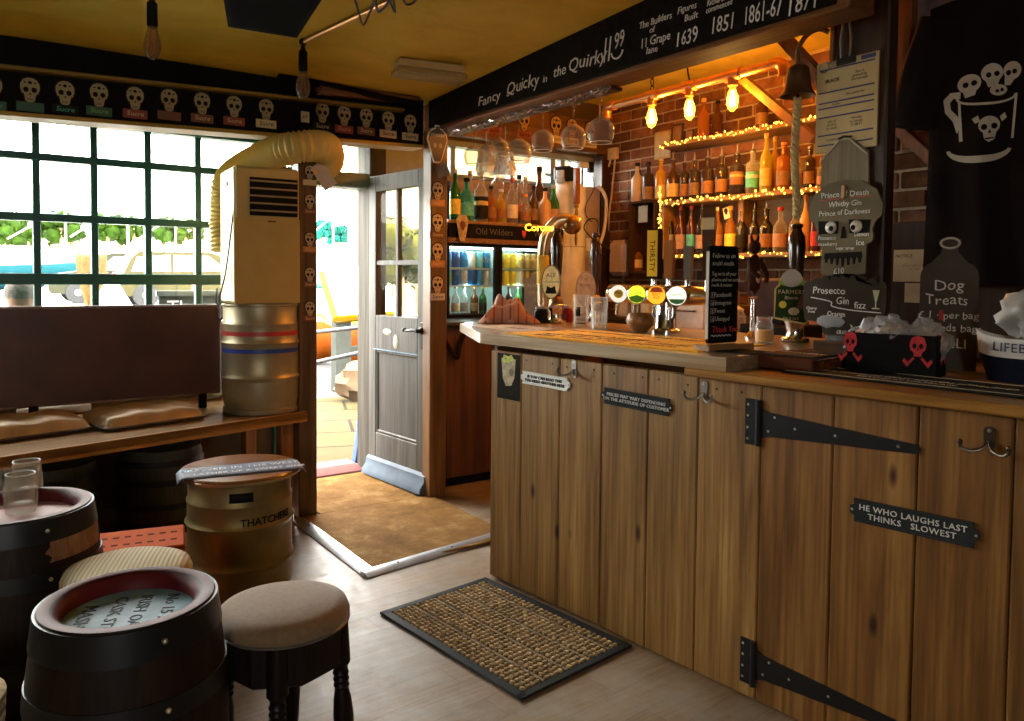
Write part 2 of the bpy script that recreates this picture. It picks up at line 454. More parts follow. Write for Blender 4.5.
# chalked beam above the bar
CHB = P('chalkboard_black', (.010, .009, .0085), .6, var=.5, scale=25)
ORW = WOOD('orange_brown_beam', (.09, .03, .006), (.20, .08, .018), (.32, .14, .035), 1, 1, .4)
t2 = struct('trim_2', MB().box(2.215, 2.36, 1.36, 4.05, 2.135, 2.70, bev=.006), ORW)
mb = MB(); mb.box(2.198, 2.216, 1.40, 3.96, 2.152, 2.46, bev=.003)
struct('chalkboard_face', mb, CHB, t2)
BMF = fr((2.197, 3.96, 2.15), -YV)
def beam_u(px): return 3.96-onX(px, 60, 2.197).y
def bt(px, py, s, size, rot=0, **k):
    p = onX(px, py, 2.197)
    return text(t2, s, size, CHALK, (3.96-p.y, p.z-2.15, .001), M=BMF, wob=.10, thin=0, shear=.15, rot=rot, **k)
bt(489, 99, 'Fancy', .07, sx=1.3); bt(508, 93, 'a', .055); bt(522, 85, 'Quicky', .085, sx=1.05); bt(545, 79, 'in', .05)
bt(560, 71, 'the', .065, sx=1.1); bt(587, 61, 'Quirky', .08, sx=1.1); bt(608, 48, '||', .11); bt(619, 41, '99', .09, sx=.7)
mb = MB(); mb.tube([BMF @ Vector((beam_u(617)+.035*math.cos(math.radians(a)), onX(617, 50, 2.197).z-2.15+.035*math.sin(math.radians(a)), .001)) for a in range(190, 351, 20)], .0035, 6)
mb.obj('smile_mark', CHALK, t2)
bt(655, 21, 'The Builders', .038, sx=.9); bt(652, 30, 'of', .032); bt(655, 40, '11 Grape', .05, sx=.85); bt(652, 50, 'lane', .038)
bt(687, 8, 'Figures', .036, sx=.9); bt(691, 17, 'Built', .036); bt(686, 38, '1639', .078, sx=.72)
bt(719, 3, 'Richardson\ncommenced', .030, line=.8, sx=.8); bt(722, 24, '1851', .085, sx=.66); bt(762, 12, '1861-67', .09, sx=.52); bt(802, 3, '1871', .09, sx=.66)
# posts
PINEP = WOOD('brown_post_wood', (.05, .025, .01), (.11, .06, .022), (.18, .10, .04), 2, 1, .5)
p3 = struct('trim_3', MB().box(1.415, 1.515, 3.93, 4.03, 0, 2.004, bev=.006), PINEP)
p4 = struct('trim_4', MB().box(2.165, 2.275, 3.865, 3.96, 0, 2.135, bev=.006), WOOD('warm_post_wood', (.09, .04, .01), (.18, .085, .022), (.28, .14, .045), 2))
p5 = struct('trim_5', MB().box(2.42, 2.48, 1.345, 1.545, 1.0565, 2.68, bev=.006), DKWOOD)
mb = MB(); mb.box(2.412, 2.42, 1.535, 1.547, 1.85, 2.6)
struct('edge_strip', mb, ORW, p5)
# uprights and braces against the chimney
ROW = WOOD('red_oak_strut', (.12, .035, .006), (.24, .085, .018), (.34, .14, .035), 2, 1, .45)
st = struct('trim_6', MB().box(3.02, 3.09, 1.78, 1.83, 1.05, 2.68, bev=.004), ROW)
def bar2(p, q, wd=.05, dp=.04):
    m_ = MB(); p = Vector(p); q = Vector(q); t = (q-p).normalized(); n = t.cross(YV).normalized()
    vs = []
    for e in (p, q):
        for a, b in ((-1, -1), (1, -1), (1, 1), (-1, 1)): vs.append(e+n*wd/2*a+t.cross(n)*dp/2*b)
    m_.add(vs, [(0, 1, 2, 3), (7, 6, 5, 4), (0, 4, 5, 1), (1, 5, 6, 2), (2, 6, 7, 3), (3, 7, 4, 0)]); return m_
a_ = onX(902, 0, 2.95); b_ = onX(907, 125, 2.95)
struct('trim_7', MB().box(2.9, 2.95, b_.y-.03, b_.y+.06, b_.z, 2.67, bev=.004), ROW)
struct('trim_8', bar2(onX(862, 95, 3.04), onX(942, 168, 3.04), .055), ROW)
struct('trim_9', bar2(onX(775, 28, 2.6), onX(829, 88, 2.6), .06), ROW)
a_, b_ = onX(742, 78, 3.3), onX(815, 140, 3.3)
struct('trim_10', bar2(a_, b_, .05), ROW)
struct('trim_11', MB().box(2.9, 2.95, onX(910, 10, 2.9).y-.28, onX(910, 10, 2.9).y-.22, 2.0, 2.67, bev=.004), ROW)
struct('trim_12', MB().box(2.9, 2.95, onX(910, 10, 2.9).y-.52, onX(910, 10, 2.9).y-.46, 2.0, 2.67, bev=.004), ROW)
# ragged pale patch of whitewashed boarding high in the corner
struct('trim_13', MB().box(3.0, 3.1, 0.2, 1.78, 2.23, 2.66, bev=.01), P('grey_whitewash', (.15, .13, .13), .9, var=.6, scale=9, bmp=.5))

# ---- window_1 : green painted grid window
wi = thing('window_1', None, None, T(0, 0, 0), kind='structure')
colx = [.303-.2675*k for k in range(8, -4, -1)]
mb = MB(); mb.box(-2.05, 1.52, 4.70, 4.80, 2.085, 2.16, bev=.005); mb.box(-2.05, -2.0, 4.70, 4.8, 1.0, 2.085, bev=.005)
mb.box(1.45, 1.52, 4.70, 4.8, 1.0, 2.085, bev=.005); mb.box(-2.05, 1.52, 4.66, 4.84, .97, 1.02, bev=.005)
mb.obj('window_frame', DW_GREEN, wi)
mb = MB()
for x in colx:
    if x < 1.4: mb.box(x-.018, x+.018, 4.72, 4.77, 1.0, 2.1, bev=.004)
for z, h in ((1.899, .019), (1.585, .021), (1.262, .030)): mb.box(-2.02, 1.5, 4.715, 4.775, z-h, z+h, bev=.004)
mb.obj('glazing_bar', DW_GREEN, wi)
MB().box(-2.02, 1.48, 4.743, 4.749, 1.0, 2.1).obj('pane', PANE('window_glass', (.98, 1, .99)), wi)
# window_2 over the bottle shelf
w2 = thing('window_2', None, None, T(0, 0, 0), kind='structure')
GREYP = P('grey_green_paint', (.20, .24, .22), .5)
mb = MB(); mb.box(2.70, 4.2, 4.70, 4.8, 2.21, 2.25); mb.box(2.70, 4.2, 4.68, 4.82, 1.99, 2.015); mb.box(2.70, 2.73, 4.7, 4.8, 2.0, 2.25); mb.box(4.17, 4.2, 4.7, 4.8, 2.0, 2.25)
mb.obj('window_frame', GREYP, w2)
mb = MB()
for x, h in ((2.82, .02), (3.33, .014), (3.72, .025), (3.82, .02), (4.02, .012)): mb.box(x-h, x+h, 4.72, 4.78, 2.0, 2.22, bev=.003)
mb.obj('glazing_bar', GREYP, w2)
MB().box(2.72, 4.18, 4.745, 4.75, 2.0, 2.22).obj('pane', PANE('window_glass'), w2)
# window_3 : side light right of the door
w3 = thing('window_3', None, None, T(0, 0, 0), kind='structure')
mb = MB(); mb.box(2.26, 2.70, 4.7, 4.8, 1.93, 1.97); mb.box(2.26, 2.70, 4.7, 4.8, .98, 1.02); mb.box(2.26, 2.29, 4.7, 4.8, 1.0, 1.95); mb.box(2.67, 2.70, 4.7, 4.8, 1.0, 1.95)
mb.box(2.26, 2.70, 4.7, 4.85, 1.97, 2.25)
mb.obj('window_frame', GREYP, w3)
MB().box(2.28, 2.68, 4.745, 4.75, 1.0, 1.95).obj('pane', PANE('window_glass'), w3)
# doorway : frame, transom and fanlight
df = thing('door_2', None, None, T(0, 0, 0), kind='structure')
WHTG = WOOD('weathered_grey_paint', (.035, .031, .024), (.06, .055, .044), (.095, .088, .07), 2, 1, .7, .25, spec=.12)
mb = MB(); mb.box(2.13, 2.245, 4.60, 4.80, 0, 2.16, bev=.006); mb.obj('door_post', WHTG, df)
MB().box(1.52, 1.56, 4.66, 4.80, 0, 2.16, bev=.005).obj('door_post', DW_GREEN, df)
MB().box(1.50, 2.24, 4.62, 4.80, 1.855, 1.95, bev=.01).obj('transom', P('sage_paint', (.13, .17, .14), .5), df)
mb = MB()
for x in (1.66, 1.86, 1.95): mb.box(x-.014, x+.014, 4.70, 4.76, 1.94, 2.16, bev=.003)
mb.obj('glazing_bar', GREYP, df)
MB().box(1.54, 2.14, 4.72, 4.725, 1.94, 2.16).obj('pane', PANE('window_glass'), df)
MB().box(1.5, 2.14, 4.64, 4.85, -.02, .02, bev=.006).obj('threshold', P('worn_threshold', (.10, .038, .034), .9, spec=.05), df)

# ---- door_1 : the open half-glazed door leaf, standing square to the wall
hinge = Vector((2.135, 4.585, .025)); free = Vector((2.20, 3.925, .025)); du = (free-hinge); DWD = du.length
dr = thing('door_1', None, None, fr(hinge, du), kind='structure')
H_ = 1.90
GREYD = WOOD('flaking_grey_door_paint', (.055, .053, .047), (.10, .097, .087), (.16, .155, .14), 1, 1.2, .55, .35, spec=.3)
mb = MB()
mb.box(0, .085, 0, H_, -.022, .022, bev=.004); mb.box(DWD-.105, DWD, 0, H_, -.022, .022, bev=.004)
mb.box(.085, DWD-.105, 0, .27, -.022, .022, bev=.003); mb.box(.085, DWD-.105, .80, 1.02, -.022, .022, bev=.003); mb.box(.085, DWD-.105, 1.80, H_, -.022, .022, bev=.003)
mb.obj('door_frame', GREYD, dr)
cx = (.085+DWD-.105)/2
mb = MB(); mb.box(cx-.014, cx+.014, 1.0, 1.82, -.016, .016, bev=.003); mb.box(.08, DWD-.1, 1.335, 1.365, -.016, .016, bev=.003)
mb.obj('glazing_bar', GREYD, dr)
MB().box(.08, DWD-.1, 1.0, 1.82, -.003, .003).obj('pane', PANE('door_glass', (.97, .98, .97), .008), dr)
mb = MB(); mb.box(.08, DWD-.1, .26, .82, -.010, .010)
mb.obj('panel', WOOD('grey_door_panel', (.05, .048, .042), (.085, .081, .072), (.12, .115, .102), 1, 1, .55, spec=.3), dr)
mb = MB()
for a, b, c, d in ((.085, .105, .27, .80), (DWD-.125, DWD-.105, .27, .80), (.085, DWD-.105, .27, .29), (.085, DWD-.105, .78, .80)): mb.box(a, b, c, d, -.018, .018, bev=.006)
mb.obj('bead', GREYD, dr)
mb = MB(); mb.prism([(.018, 0), (.075, .0), (.07, .03), (.045, .06), (.04, .095), (.018, .115)], 0, DWD, Matrix(((0, 0, 1, 0), (0, 1, 0, 0), (1, 0, 0, 0), (0, 0, 0, 1))))
mb.obj('weather_bar', P('blue_grey_weather_bar', (.10, .14, .19), .55, spec=.2), dr)
mb = MB(); hx = DWD-.05; mb.box(hx-.02, hx+.02, .84, 1.0, .02, .028, bev=.004); mb.lathe([(.022, 0), (.022, .012), (.012, .02), (.012, .05)], 14, T(hx, .95, .026))
mb.tube(smoothpath([(hx, .95, .07), (hx-.04, .953, .075), (hx-.09, .945, .07), (hx-.12, .95, .072)], 4), .009, 8); mb.ball((hx-.12, .95, .072), .013)
mb.obj('handle', BLACKM, dr)
mb = MB(); mb.ball((cx, .865, .022), .028, (1, 1.6, .16), wob=.4); mb.ball((cx-.1, .92, .022), .02, (2.5, 1, .16), wob=.5)
mb.obj('paint_chip', P('yellow_paint_chip', (.55, .5, .38), .6), dr)
MB().box(.06, DWD-.1, .800, .806, .020, .023).obj('sill_strip', P('blue_sill', (.2, .32, .45), .5), dr)
# ------------------------------------------------------------------ the bar
BO = Vector((1.822, 2.726, 0)); BD = Vector((.0954, -.9954, 0))
BF = fr(BO, BD)                       # u along the front towards the viewer, v up, w out to the customers
BFI = BF.inverted()
def onbar(px, py):                    # a point on the bar's front face, in bar coordinates
    n = Vector((BF[0][2], BF[1][2], 0)); d = ray(px, py)
    return BFI @ (EYE + d*((BO-EYE).dot(n)/d.dot(n)))
gaps = [0, .197, .42, .64, .854, 1.06, 1.287, 1.511, 1.736, 1.951, 2.17, 2.40, 2.62, 2.86]
PLANK = WOOD('planed_scaffold_boards', (.16, .078, .017), (.30, .158, .042), (.46, .27, .085), 1, .8, .5, .3, knots=True, streak=.85)
PLANK2 = WOOD('planed_hatch_boards', (.125, .05, .009), (.245, .11, .025), (.38, .20, .055), 1, .8, .45, .3, knots=True, streak=.85)
bar = thing('bar_counter', 'long pine plank bar counter with hooks, plaques and black hinges on its front', 'bar counter', BF)
rnd = random.Random(3)
def planks(g, v0, v1, tints):
    m = MB()
    for i in range(len(g)-1):
        t = tints[i % len(tints)]
        m.box(g[i]+.002, g[i+1]-.002, v0, v1, -.02, .0, bev=.004, tint=(t, t*.985, t*.95))
    return m
planks(gaps[:7], .012, .985, [1.0, .92, 1.06, .96, 1.0, 1.08]).obj('front_panel', PLANK, bar)
planks(gaps[9:], .012, .978, [.8, .9, .85]).obj('front_panel', PLANK2, bar)
door = planks(gaps[6:10], .012, .978, [1.0, 1.02, .95]).obj('hatch_door', PLANK2, bar)
DISC = {}
def each(name, mat, parent, pts, r=.004, flat=.5):
    key = (name, r, flat, mat.name)
    for i, p_ in enumerate(pts):
        if key not in DISC:
            m_ = MB(); m_.ball((0, 0, 0), r, (1, 1, flat), 8, 4); o_ = m_.obj(name, mat, parent); DISC[key] = o_
        else:
            o_ = DISC[key].copy(); COL.objects.link(o_); o_.parent = parent
        o_.matrix_local = T(*p_)
SCREWM = P('bright_screw', (.6, .58, .52), .35, .8)
each('nail_head', BLACKM, bar, [(u, v, .001) for u, v in ((.05, .95), (.15, .955), (.23, .96), (.38, .96), (.46, .955), (.6, .958), (.7, .955), (.83, .955), (.9, .955), (1.02, .95), (1.13, .95), (1.22, .95))], .004, .4)
def hinge_strap(v, parent):
    m = MB(); m.box(1.236, 1.274, v-.07, v+.07, .0, .005, bev=.001); m.tube([(1.282, v-.07, .005), (1.282, v+.07, .005)], .009, 10)
    m.prism([(1.29, v-.045), (1.29, v+.045), (1.32, v+.036), (1.70, v+.014), (1.735, v+.012), (1.745, v), (1.735, v-.012), (1.70, v-.014), (1.32, v-.036)], .0, .005)
    h = m.obj('strap_hinge', BLACKM, parent)
    each('screw', SCREWM, h, [(u, v+dv, .005) for u, dv in ((1.246, .052), (1.246, .018), (1.246, -.018), (1.246, -.052), (1.335, .024), (1.315, -.02), (1.40, .0), (1.52, 0), (1.69, 0))], .0042)
hinge_strap(.865, bar); hinge_strap(.125, bar)
MB().box(0, .02, .0, 1.0, -.55, -.02).obj('end_panel', WOOD('bar_end_panel', (.05, .02, .01), (.09, .04, .018), (.14, .07, .03), 1), bar)
MB().box(1.06, 2.86, .979, .984, -.03, .01).obj('ledger', PLANK2, bar)
# worktops
TOPW = WOOD('scrubbed_counter_wood', (.20, .11, .045), (.34, .22, .11), (.50, .38, .24), 0, .8, .28, .1, coat=.25)
def barw(x, y): q_ = BFI @ Vector((x, y, 0)); return (q_.x, q_.z)
m = MB(); m.prism([(1.19, .042), (.02, .042), (-.03, .036), (-.07, .015), barw(2.03, 3.30), barw(2.06, 3.37), barw(2.12, 3.42), barw(2.75, 3.56), (1.19, -.95)], 1.013, 1.056, Matrix(((1, 0, 0, 0), (0, 0, 1, 0), (0, 1, 0, 0), (0, 0, 0, 1))))
wt = m.obj('worktop', TOPW); wt.matrix_world = BF; tag(wt, 'pale scrubbed wooden worktop along the far end of the bar', 'worktop')
FLAPW = WOOD('orange_varnished_pine', (.20, .085, .015), (.36, .17, .035), (.48, .26, .07), 0, .8, .3, .1, coat=.3)
m = MB(); m.box(1.035, 2.86, .985, 1.0125, -.92, .045, bev=.004)
fl = m.obj('worktop', FLAPW); fl.matrix_world = BF; tag(fl, 'lower orange pine counter flap over the hinged hatch door', 'worktop')
MAHOG = WOOD('red_mahogany', (.05, .012, .006), (.12, .03, .012), (.20, .06, .02), 0, .8, .22, .05, coat=.5)
m = MB(); m.box(1.195, 1.38, 1.0135, 1.056, -.75, -.125, bev=.004)
mh = m.obj('counter_board', MAHOG); mh.matrix_world = BF; tag(mh, 'dark red mahogany board set back on the counter beside the standing chalkboard', 'counter board')

# plaques, poster and hooks on the bar front
def plaque(name, label, u0, v0, u1, v1, h, base, letter, lines, size, rot_extra=0):
    c = (Vector((u0, v0, 0))+Vector((u1, v1, 0)))/2; dx = Vector((u1-u0, v1-v0, 0)); L = dx.length; a = math.atan2(dx.y, dx.x)
    t = thing(name, label, 'sign', BF @ T(c.x, c.y, .001) @ RZ(a))
    m = MB(); pts = [(-L/2+.012, -h/2), (L/2-.012, -h/2), (L/2-.012, -h/4), (L/2, -h/6), (L/2, h/6), (L/2-.012, h/4), (L/2-.012, h/2), (-L/2+.012, h/2), (-L/2+.012, h/4), (-L/2, h/6), (-L/2, -h/6), (-L/2+.012, -h/4)]
    m.prism(pts, 0, .006); m.obj('plate', base, t)
    m = MB()
    for x0, x1, y0, y1 in ((-L/2+.012, L/2-.012, h/2-.004, h/2), (-L/2+.012, L/2-.012, -h/2, -h/2+.004)): m.box(x0, x1, y0, y1, .006, .009)
    m.obj('rim', base, t)
    text(t, lines, size*.84, letter, (0, -.001, .007), ex=.0015, line=1.0, space=1.08, sx=1.08)
    each('screw', SCREWM, t, [(-L/2+.006, 0, .006), (L/2-.006, 0, .006)])
    return t
plaque('plaque', 'white cast plaque with two lines of black lettering on the bar front', *onbar(522, 376.5).xy, *onbar(571, 385).xy, .050, P('plaque_white', (.72, .74, .70), .5), BLACK, 'IF YOU CAN READ THIS\nYOU NEED ANOTHER BEER', .019)
plaque('plaque', 'black plaque about prices and the attitude of customer', *onbar(603, 394.5).xy, *onbar(673, 408).xy, .058, P('plaque_black', (.03, .035, .036), .4), P('plaque_silver', (.6, .62, .6), .45), 'PRICES MAY VARY DEPENDING\nON THE ATTITUDE OF CUSTOMER', .0195)
plaque('plaque', 'black plaque lettered he who laughs last thinks slowest on the hatch', *onbar(851, 508).xy, *onbar(980, 536).xy, .062, P('plaque_black', (0, 0, 0)), P('plaque_pale', (.72, .72, .68), .5), 'HE WHO LAUGHS LAST\nTHINKS   SLOWEST', .026)
t = thing('beer_poster', 'small dark poster of a beer glass tacked on the bar\'s first plank', 'poster', BF @ T(.119, .882, .001))
MB().box(-.072, .072, -.095, .095, 0, .0015).obj('sheet', P('poster_black', (.02, .016, .012), .5), t)
m = MB(); m.prism([(-.045, .075), (.045, .075), (.038, 0), (.02, -.035), (-.015, -.04), (-.035, -.01)], .0015, .002); m.obj('beer_picture', P('poster_beer', (.42, .34, .2), .6, var=.4, scale=40), t)
m = MB(); m.prism([(-.04, .06), (-.03, .09), (.0, .085), (.02, .092), (.035, .075), (.01, .06)], .002, .0024); m.obj('leaf_picture', P('poster_leaf', (.5, .55, .08), .6, var=.4, scale=60), t)
m = MB(); m.ball((.02, .02, .0022), .016, (1, 1, .05), 10, 4); m.obj('face_picture', P('poster_face', (.2, .14, .08), .6), t)
def hook(u, v, label, col):
    t = thing('coat_hook', label, 'coat hook', BF @ T(u, v, .001), group='double coat hooks on the bar front')
    m = MB(); m.prism(arc(0, .012, .013, 0, 180, 8)+[(-.011, -.025), (.011, -.025)], 0, .004); m.obj('back_plate', col, t)
    m = MB()
    for s in (-1, 1): m.tube(smoothpath([(0, -.012, .004), (s*.012, -.03, .018), (s*.035, -.036, .03), (s*.05, -.028, .036), (s*.052, -.016, .038)], 5), .0042, 8); m.ball((s*.052, -.014, .038), .0065, n=10, m=6)
    m.obj('prong', col, t)
    each('screw', SCREWM, t, [(0, .015, .004)], .005)
STEEL = P('dull_steel', (.35, .33, .30), .35, .9)
hook(.50, .962, 'steel double coat hook near the white plaque', STEEL)
hook(1.085, .945, 'steel double coat hook left of the upper strap hinge', STEEL)
hook(1.90, .925, 'dark double coat hook at the right end of the bar front', P('dark_bronze', (.10, .08, .06), .35, .8))

# ------------------------------------------------------------------ mats on the floor
def mat_quad(p, q, r_, s_, h): return None
mA, mB_, mC, mD = onZ(378, 615, 0), onZ(517, 698, 0), onZ(637, 651, 0), onZ(487, 579, 0)
ce = (mA+mB_+mC+mD)/4; ud = ((mB_+mC)-(mA+mD)).normalized(); vd = ZV.cross(ud)
LX = ((mB_-mA).length+(mC-mD).length)/2; LY = ((mC-mB_).length+(mD-mA).length)/2
t = thing('door_mat', 'woven coir mat with black rubber edge in front of the bar', 'mat', fr(ce, ud, vd))
m = MB(); m.box(-LX/2, LX/2, -LY/2, LY/2, .001, .007, bev=.003); m.obj('rubber_backing', P('mat_rubber', (.035, .037, .038), .55), t)
m = MB()
for a, b, c, d in ((-LX/2, LX/2, -LY/2, -LY/2+.035), (-LX/2, LX/2, LY/2-.035, LY/2), (-LX/2, -LX/2+.03, -LY/2, LY/2), (LX/2-.03, LX/2, -LY/2, LY/2)): m.box(a, b, c, d, .006, .011, bev=.003)
m.obj('rubber_edge', P('mat_rubber', (0, 0, 0)), t)
COIR = P('coir', (.40, .27, .13), .95, var=.45, scale=120, bmp=.4)
m = MB(); nx, ny = 30, 22; W_, D_ = LX-.06, LY-.07
for i in range(nx):
    for j in range(ny):
        x = -W_/2+(i+.5)*W_/nx; y = -D_/2+(j+.5)*D_/ny; s = (i+j) % 2; tt = rnd.uniform(.7, 1.2)
        if j % 5 == 4: m.box(x-W_/nx*.5, x+W_/nx*.5, y-D_/ny*.35, y+D_/ny*.35, .006, .011, bev=.002, tint=tt*.6)
        else: m.ball((x, y, .008), .012, (1.05 if s else .7, .7 if s else 1.05, .65), 7, 4, tint=tt)
cw = m.obj('coir_weave', COIR, t); cw['kind'] = 'stuff'
dA, dB, dC = onZ(303, 530, 0), onZ(370, 577, 0), onZ(488, 540, 0)
t = thing('entrance_mat', 'large brown brush mat in a metal frame inside the open door', 'mat', T(0, 0, 0))
m = MB(); m.box(1.42, 2.2, 3.06, 3.92, .004, .016, bev=.003); m.box(1.53, 2.12, 3.92, 4.62, .004, .016, bev=.003)
def brush():
    m_, nt, bs = nodes('brown_brush_pile'); n1 = noisetex(nt, coords(nt, (1, 1, 1)), 5, 8, .75); n2 = noisetex(nt, coords(nt, (1, 1, 1)), 260, 2)
    c = ramp(nt, n1, [(.3, (.13, .062, .014)), (.52, (.24, .12, .03)), (.66, (.34, .21, .08)), (.8, (.55, .48, .38))])
    lk(nt, mix2(nt, c, ramp(nt, n2, [(.3, (.5, .5, .5)), (.7, (1.2, 1.2, 1.2))]), .8, 'MULTIPLY'), bs.inputs['Base Color']); bs.inputs['Roughness'].default_value = .95; bs.inputs['Specular IOR Level'].default_value = .1
    bump(nt, bs, n2, .6, .006); return m_
m.obj('brush_pile', brush(), t)
ALU = P('brushed_aluminium_strip', (.52, .54, .56), .38, .7)
m = MB()
def strip(p, q, wd):
    p, q = Vector(p), Vector(q); d_ = (q-p).normalized(); n_ = ZV.cross(d_)
    pts = [p-d_*0, q]
    M = fr(p, d_, n_)
    m.prism([(0, 0), (wd, 0), (wd, .006), (wd*.6, .02), (0, .02)], 0, (q-p).length, M @ Matrix(((0, 0, 1, 0), (1, 0, 0, 0), (0, 1, 0, 0), (0, 0, 0, 1))))
strip((1.43, 3.91, .0), (1.43, 3.06, .0), -.06)
strip((1.372, 3.055, .0), (2.24, 3.165, .0), -.06)
m.obj('metal_frame', ALU, t)
each('screw', BLACKM, t, [(x, y, .021) for x, y in ((1.40, 3.75), (1.405, 3.4), (1.41, 3.1), (1.55, 3.05), (1.85, 3.085))], .006, .4)

# ------------------------------------------------------------------ kegs
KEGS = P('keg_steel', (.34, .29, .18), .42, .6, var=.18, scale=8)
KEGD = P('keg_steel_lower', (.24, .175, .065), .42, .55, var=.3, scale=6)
def keg_profile(r, h):
    p = [(r*.90, .0), (r*.96, .005), (r*.97, .05*h), (r*.93, .06*h), (r*.94, .10*h), (r*.97, .13*h), (r*.97, .30*h)]
    for z in (.32, .635):
        p += [(r*.975, (z-.02)*h), (r*1.0, z*h), (r*1.02, (z+.015)*h), (r*1.0, (z+.03)*h), (r*.975, (z+.05)*h)]
    p += [(r*.97, .80*h), (r*.985, .815*h), (r*.985, .825*h), (r*.955, .84*h), (r*.955, .975*h), (r*.985, .985*h), (r*.985, h), (r*.93, h), (r*.93, .9*h), (0.01, .86*h)]
    return p
def keg(name, label, M, r, h, mat):
    t = thing(name, label, 'keg', M)
    m = MB(); m.lathe(keg_profile(r, h), 48); m.obj('keg_body', mat, t, 40); return t
KB = onZ(262, 411, .58); kegc = Vector((1.262, 4.06, .58))
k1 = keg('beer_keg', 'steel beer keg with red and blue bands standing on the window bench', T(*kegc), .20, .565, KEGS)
for z, col, nm in ((.735, (.45, .03, .025), 'red'), (.58, (.02, .06, .35), 'blue')):
    m = MB(); r = .20*.982; m.lathe([(r, z*.565-.011), (r, z*.565+.011)], 48, caps=False); m.obj('paint_band', P(nm+'_keg_band', col, .4), k1)
def cyltext(parent, s, size, mat, r, z, a_mid, **k):
    o = text(parent, s, size, mat, (0, 0, 0), **k)
    for v in o.data.vertices:
        a = a_mid + v.co.x/r; rr = r+v.co.z; y = v.co.y
        v.co = Vector((rr*math.cos(a), rr*math.sin(a), z+y))
    o.matrix_local = Matrix(); return o
k2c = Vector((.885, 3.13, 0))
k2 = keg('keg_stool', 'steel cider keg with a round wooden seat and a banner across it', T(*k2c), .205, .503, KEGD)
va = math.atan2(-k2c.y, -k2c.x)
cyltext(k2, 'THATCHERS', .040, BLACK, .205*.985, .352, va+.55, ex=.0012, space=1.0, thin=.012, sx=.9)
cyltext(k2, 'CIDER MAKERS SINCE 1904', .012, BLACK, .205*.985, .324, va+.55, ex=.0012)
m = MB(); r = .205*.957
for k in range(12):
    pass
hs = [(r*math.cos(va+.02+a)*1.004, r*math.sin(va+.02+a)*1.004) for a in [(-.22+.44*i/10) for i in range(11)]]
vs = [(x, y, .432) for x, y in hs]+[(x, y, .468) for x, y in hs]
m.add(vs, [(i, i+1, 12+i, 11+i) for i in range(10)])
m.obj('hand_slot', BLACK, k2, solid=.004)
SEATW = WOOD('round_seat_wood', (.11, .035, .01), (.22, .08, .022), (.34, .15, .05), 0, .8, .3, .1, coat=.4)
m = MB(); m.lathe([(.222, .506), (.230, .509), (.231, .518), (.226, .524), (.0, .524)], 48); m.obj('seat', SEATW, k2)
m = MB(); m.lathe([(.225, .500), (.234, .504), (.235, .512), (.232, .514)], 48, caps=False); m.obj('rim_ring', P('brass_rim', (.45, .36, .2), .35, .8), k2)
bannerM = T(*k2c) @ T(0, 0, .5475)
# a printed runner draped over the seat, dipping at each end
ra = onZ(180, 475, .526); rb = onZ(300, 464, .526); dd = (rb-ra).normalized()
bt_ = thing('bar_towel', 'slate blue printed bar runner draped across the keg seat', 'bar runner', fr((ra+rb)/2-Vector((0, 0, 0))+Vector((.0, 0, .0)), dd, ZV.cross(dd)))
L2 = (rb-ra).length/2+.012
def runner(u, v):
    x = (u-.5)*2*L2; y = (v-.5)*.165; e = max(0, abs(x)-.222)
    return (x, y, .0012-e*1.1)
m = MB(); m.grid(runner, 40, 4); m.obj('runner_cloth', P('slate_blue_cloth', (.14, .165, .23), .7, var=.2, scale=60), bt_, solid=.003)
PALE = P('pale_print', (.62, .66, .74), .7)
text(bt_, 'BREWED IN THE WEST', .042, PALE, (.0, .034, .0028), space=1.05); text(bt_, 'LATHER UP A SWEET ONE', .034, PALE, (.03, -.030, .0028), space=1.05)
m = MB(); m.ball((-.205, .05, .0022), .016, (1.3, .8, .1), 10, 4); m.obj('blue_logo', P('blue_logo', (.05, .3, .6), .6), bt_)

# ------------------------------------------------------------------ bench along the window
BENW = WOOD('worn_bench_plank', (.10, .045, .012), (.22, .11, .03), (.34, .20, .07), 0, .8, .4, .2, coat=.15)
pR, pL = Vector((1.445, 3.885, 0)), Vector((.094, 3.541, 0)); bdir = (pR-pL).normalized(); pL2 = pR-bdir*3.4
bn = thing('window_bench', 'long wooden plank bench running below the window', 'bench', fr(pR, -bdir, ZV.cross(-bdir)))
inv = bn.matrix_world.inverted()
def bl(x, y): q = inv @ Vector((x, y, 0)); return (q.x, q.y)
m = MB(); m.prism([bl(pR.x, pR.y), bl(pR.x, 4.69), bl(pL2.x, 4.69), bl(pL2.x, pL2.y)], .545, .58); m.obj('seat_plank', BENW, bn)
m = MB(); m.prism([bl(*(pR+bdir*0)[:2]), bl(pR.x-.004, pR.y+.02), bl(pL2.x, pL2.y+.02), bl(*(pL2)[:2])], .53, .583); m.obj('front_lip', WOOD('bench_lip', (.22, .09, .02), (.38, .18, .04), (.5, .28, .08), 0, .8, .4), bn)
def benchleg(x, y): m_ = MB(); q = bl(x, y); m_.box(q[0]-.035, q[0]+.035, q[1]-.03, q[1]+.03, 0, .545, bev=.004); m_.obj('leg', WOOD('bench_leg_wood', (.10, .035, .01), (.19, .075, .02), (.27, .12, .04), 2), bn)
benchleg(1.345, 3.95); benchleg(-.4, 3.6); benchleg(1.35, 4.6); benchleg(-.4, 4.6)
MB().box(-3.4+0, 0, -.72, -.70, .02, .5).obj('back_boarding', P('dark_underbench', (.03, .025, .018), .8), bn) if False else None
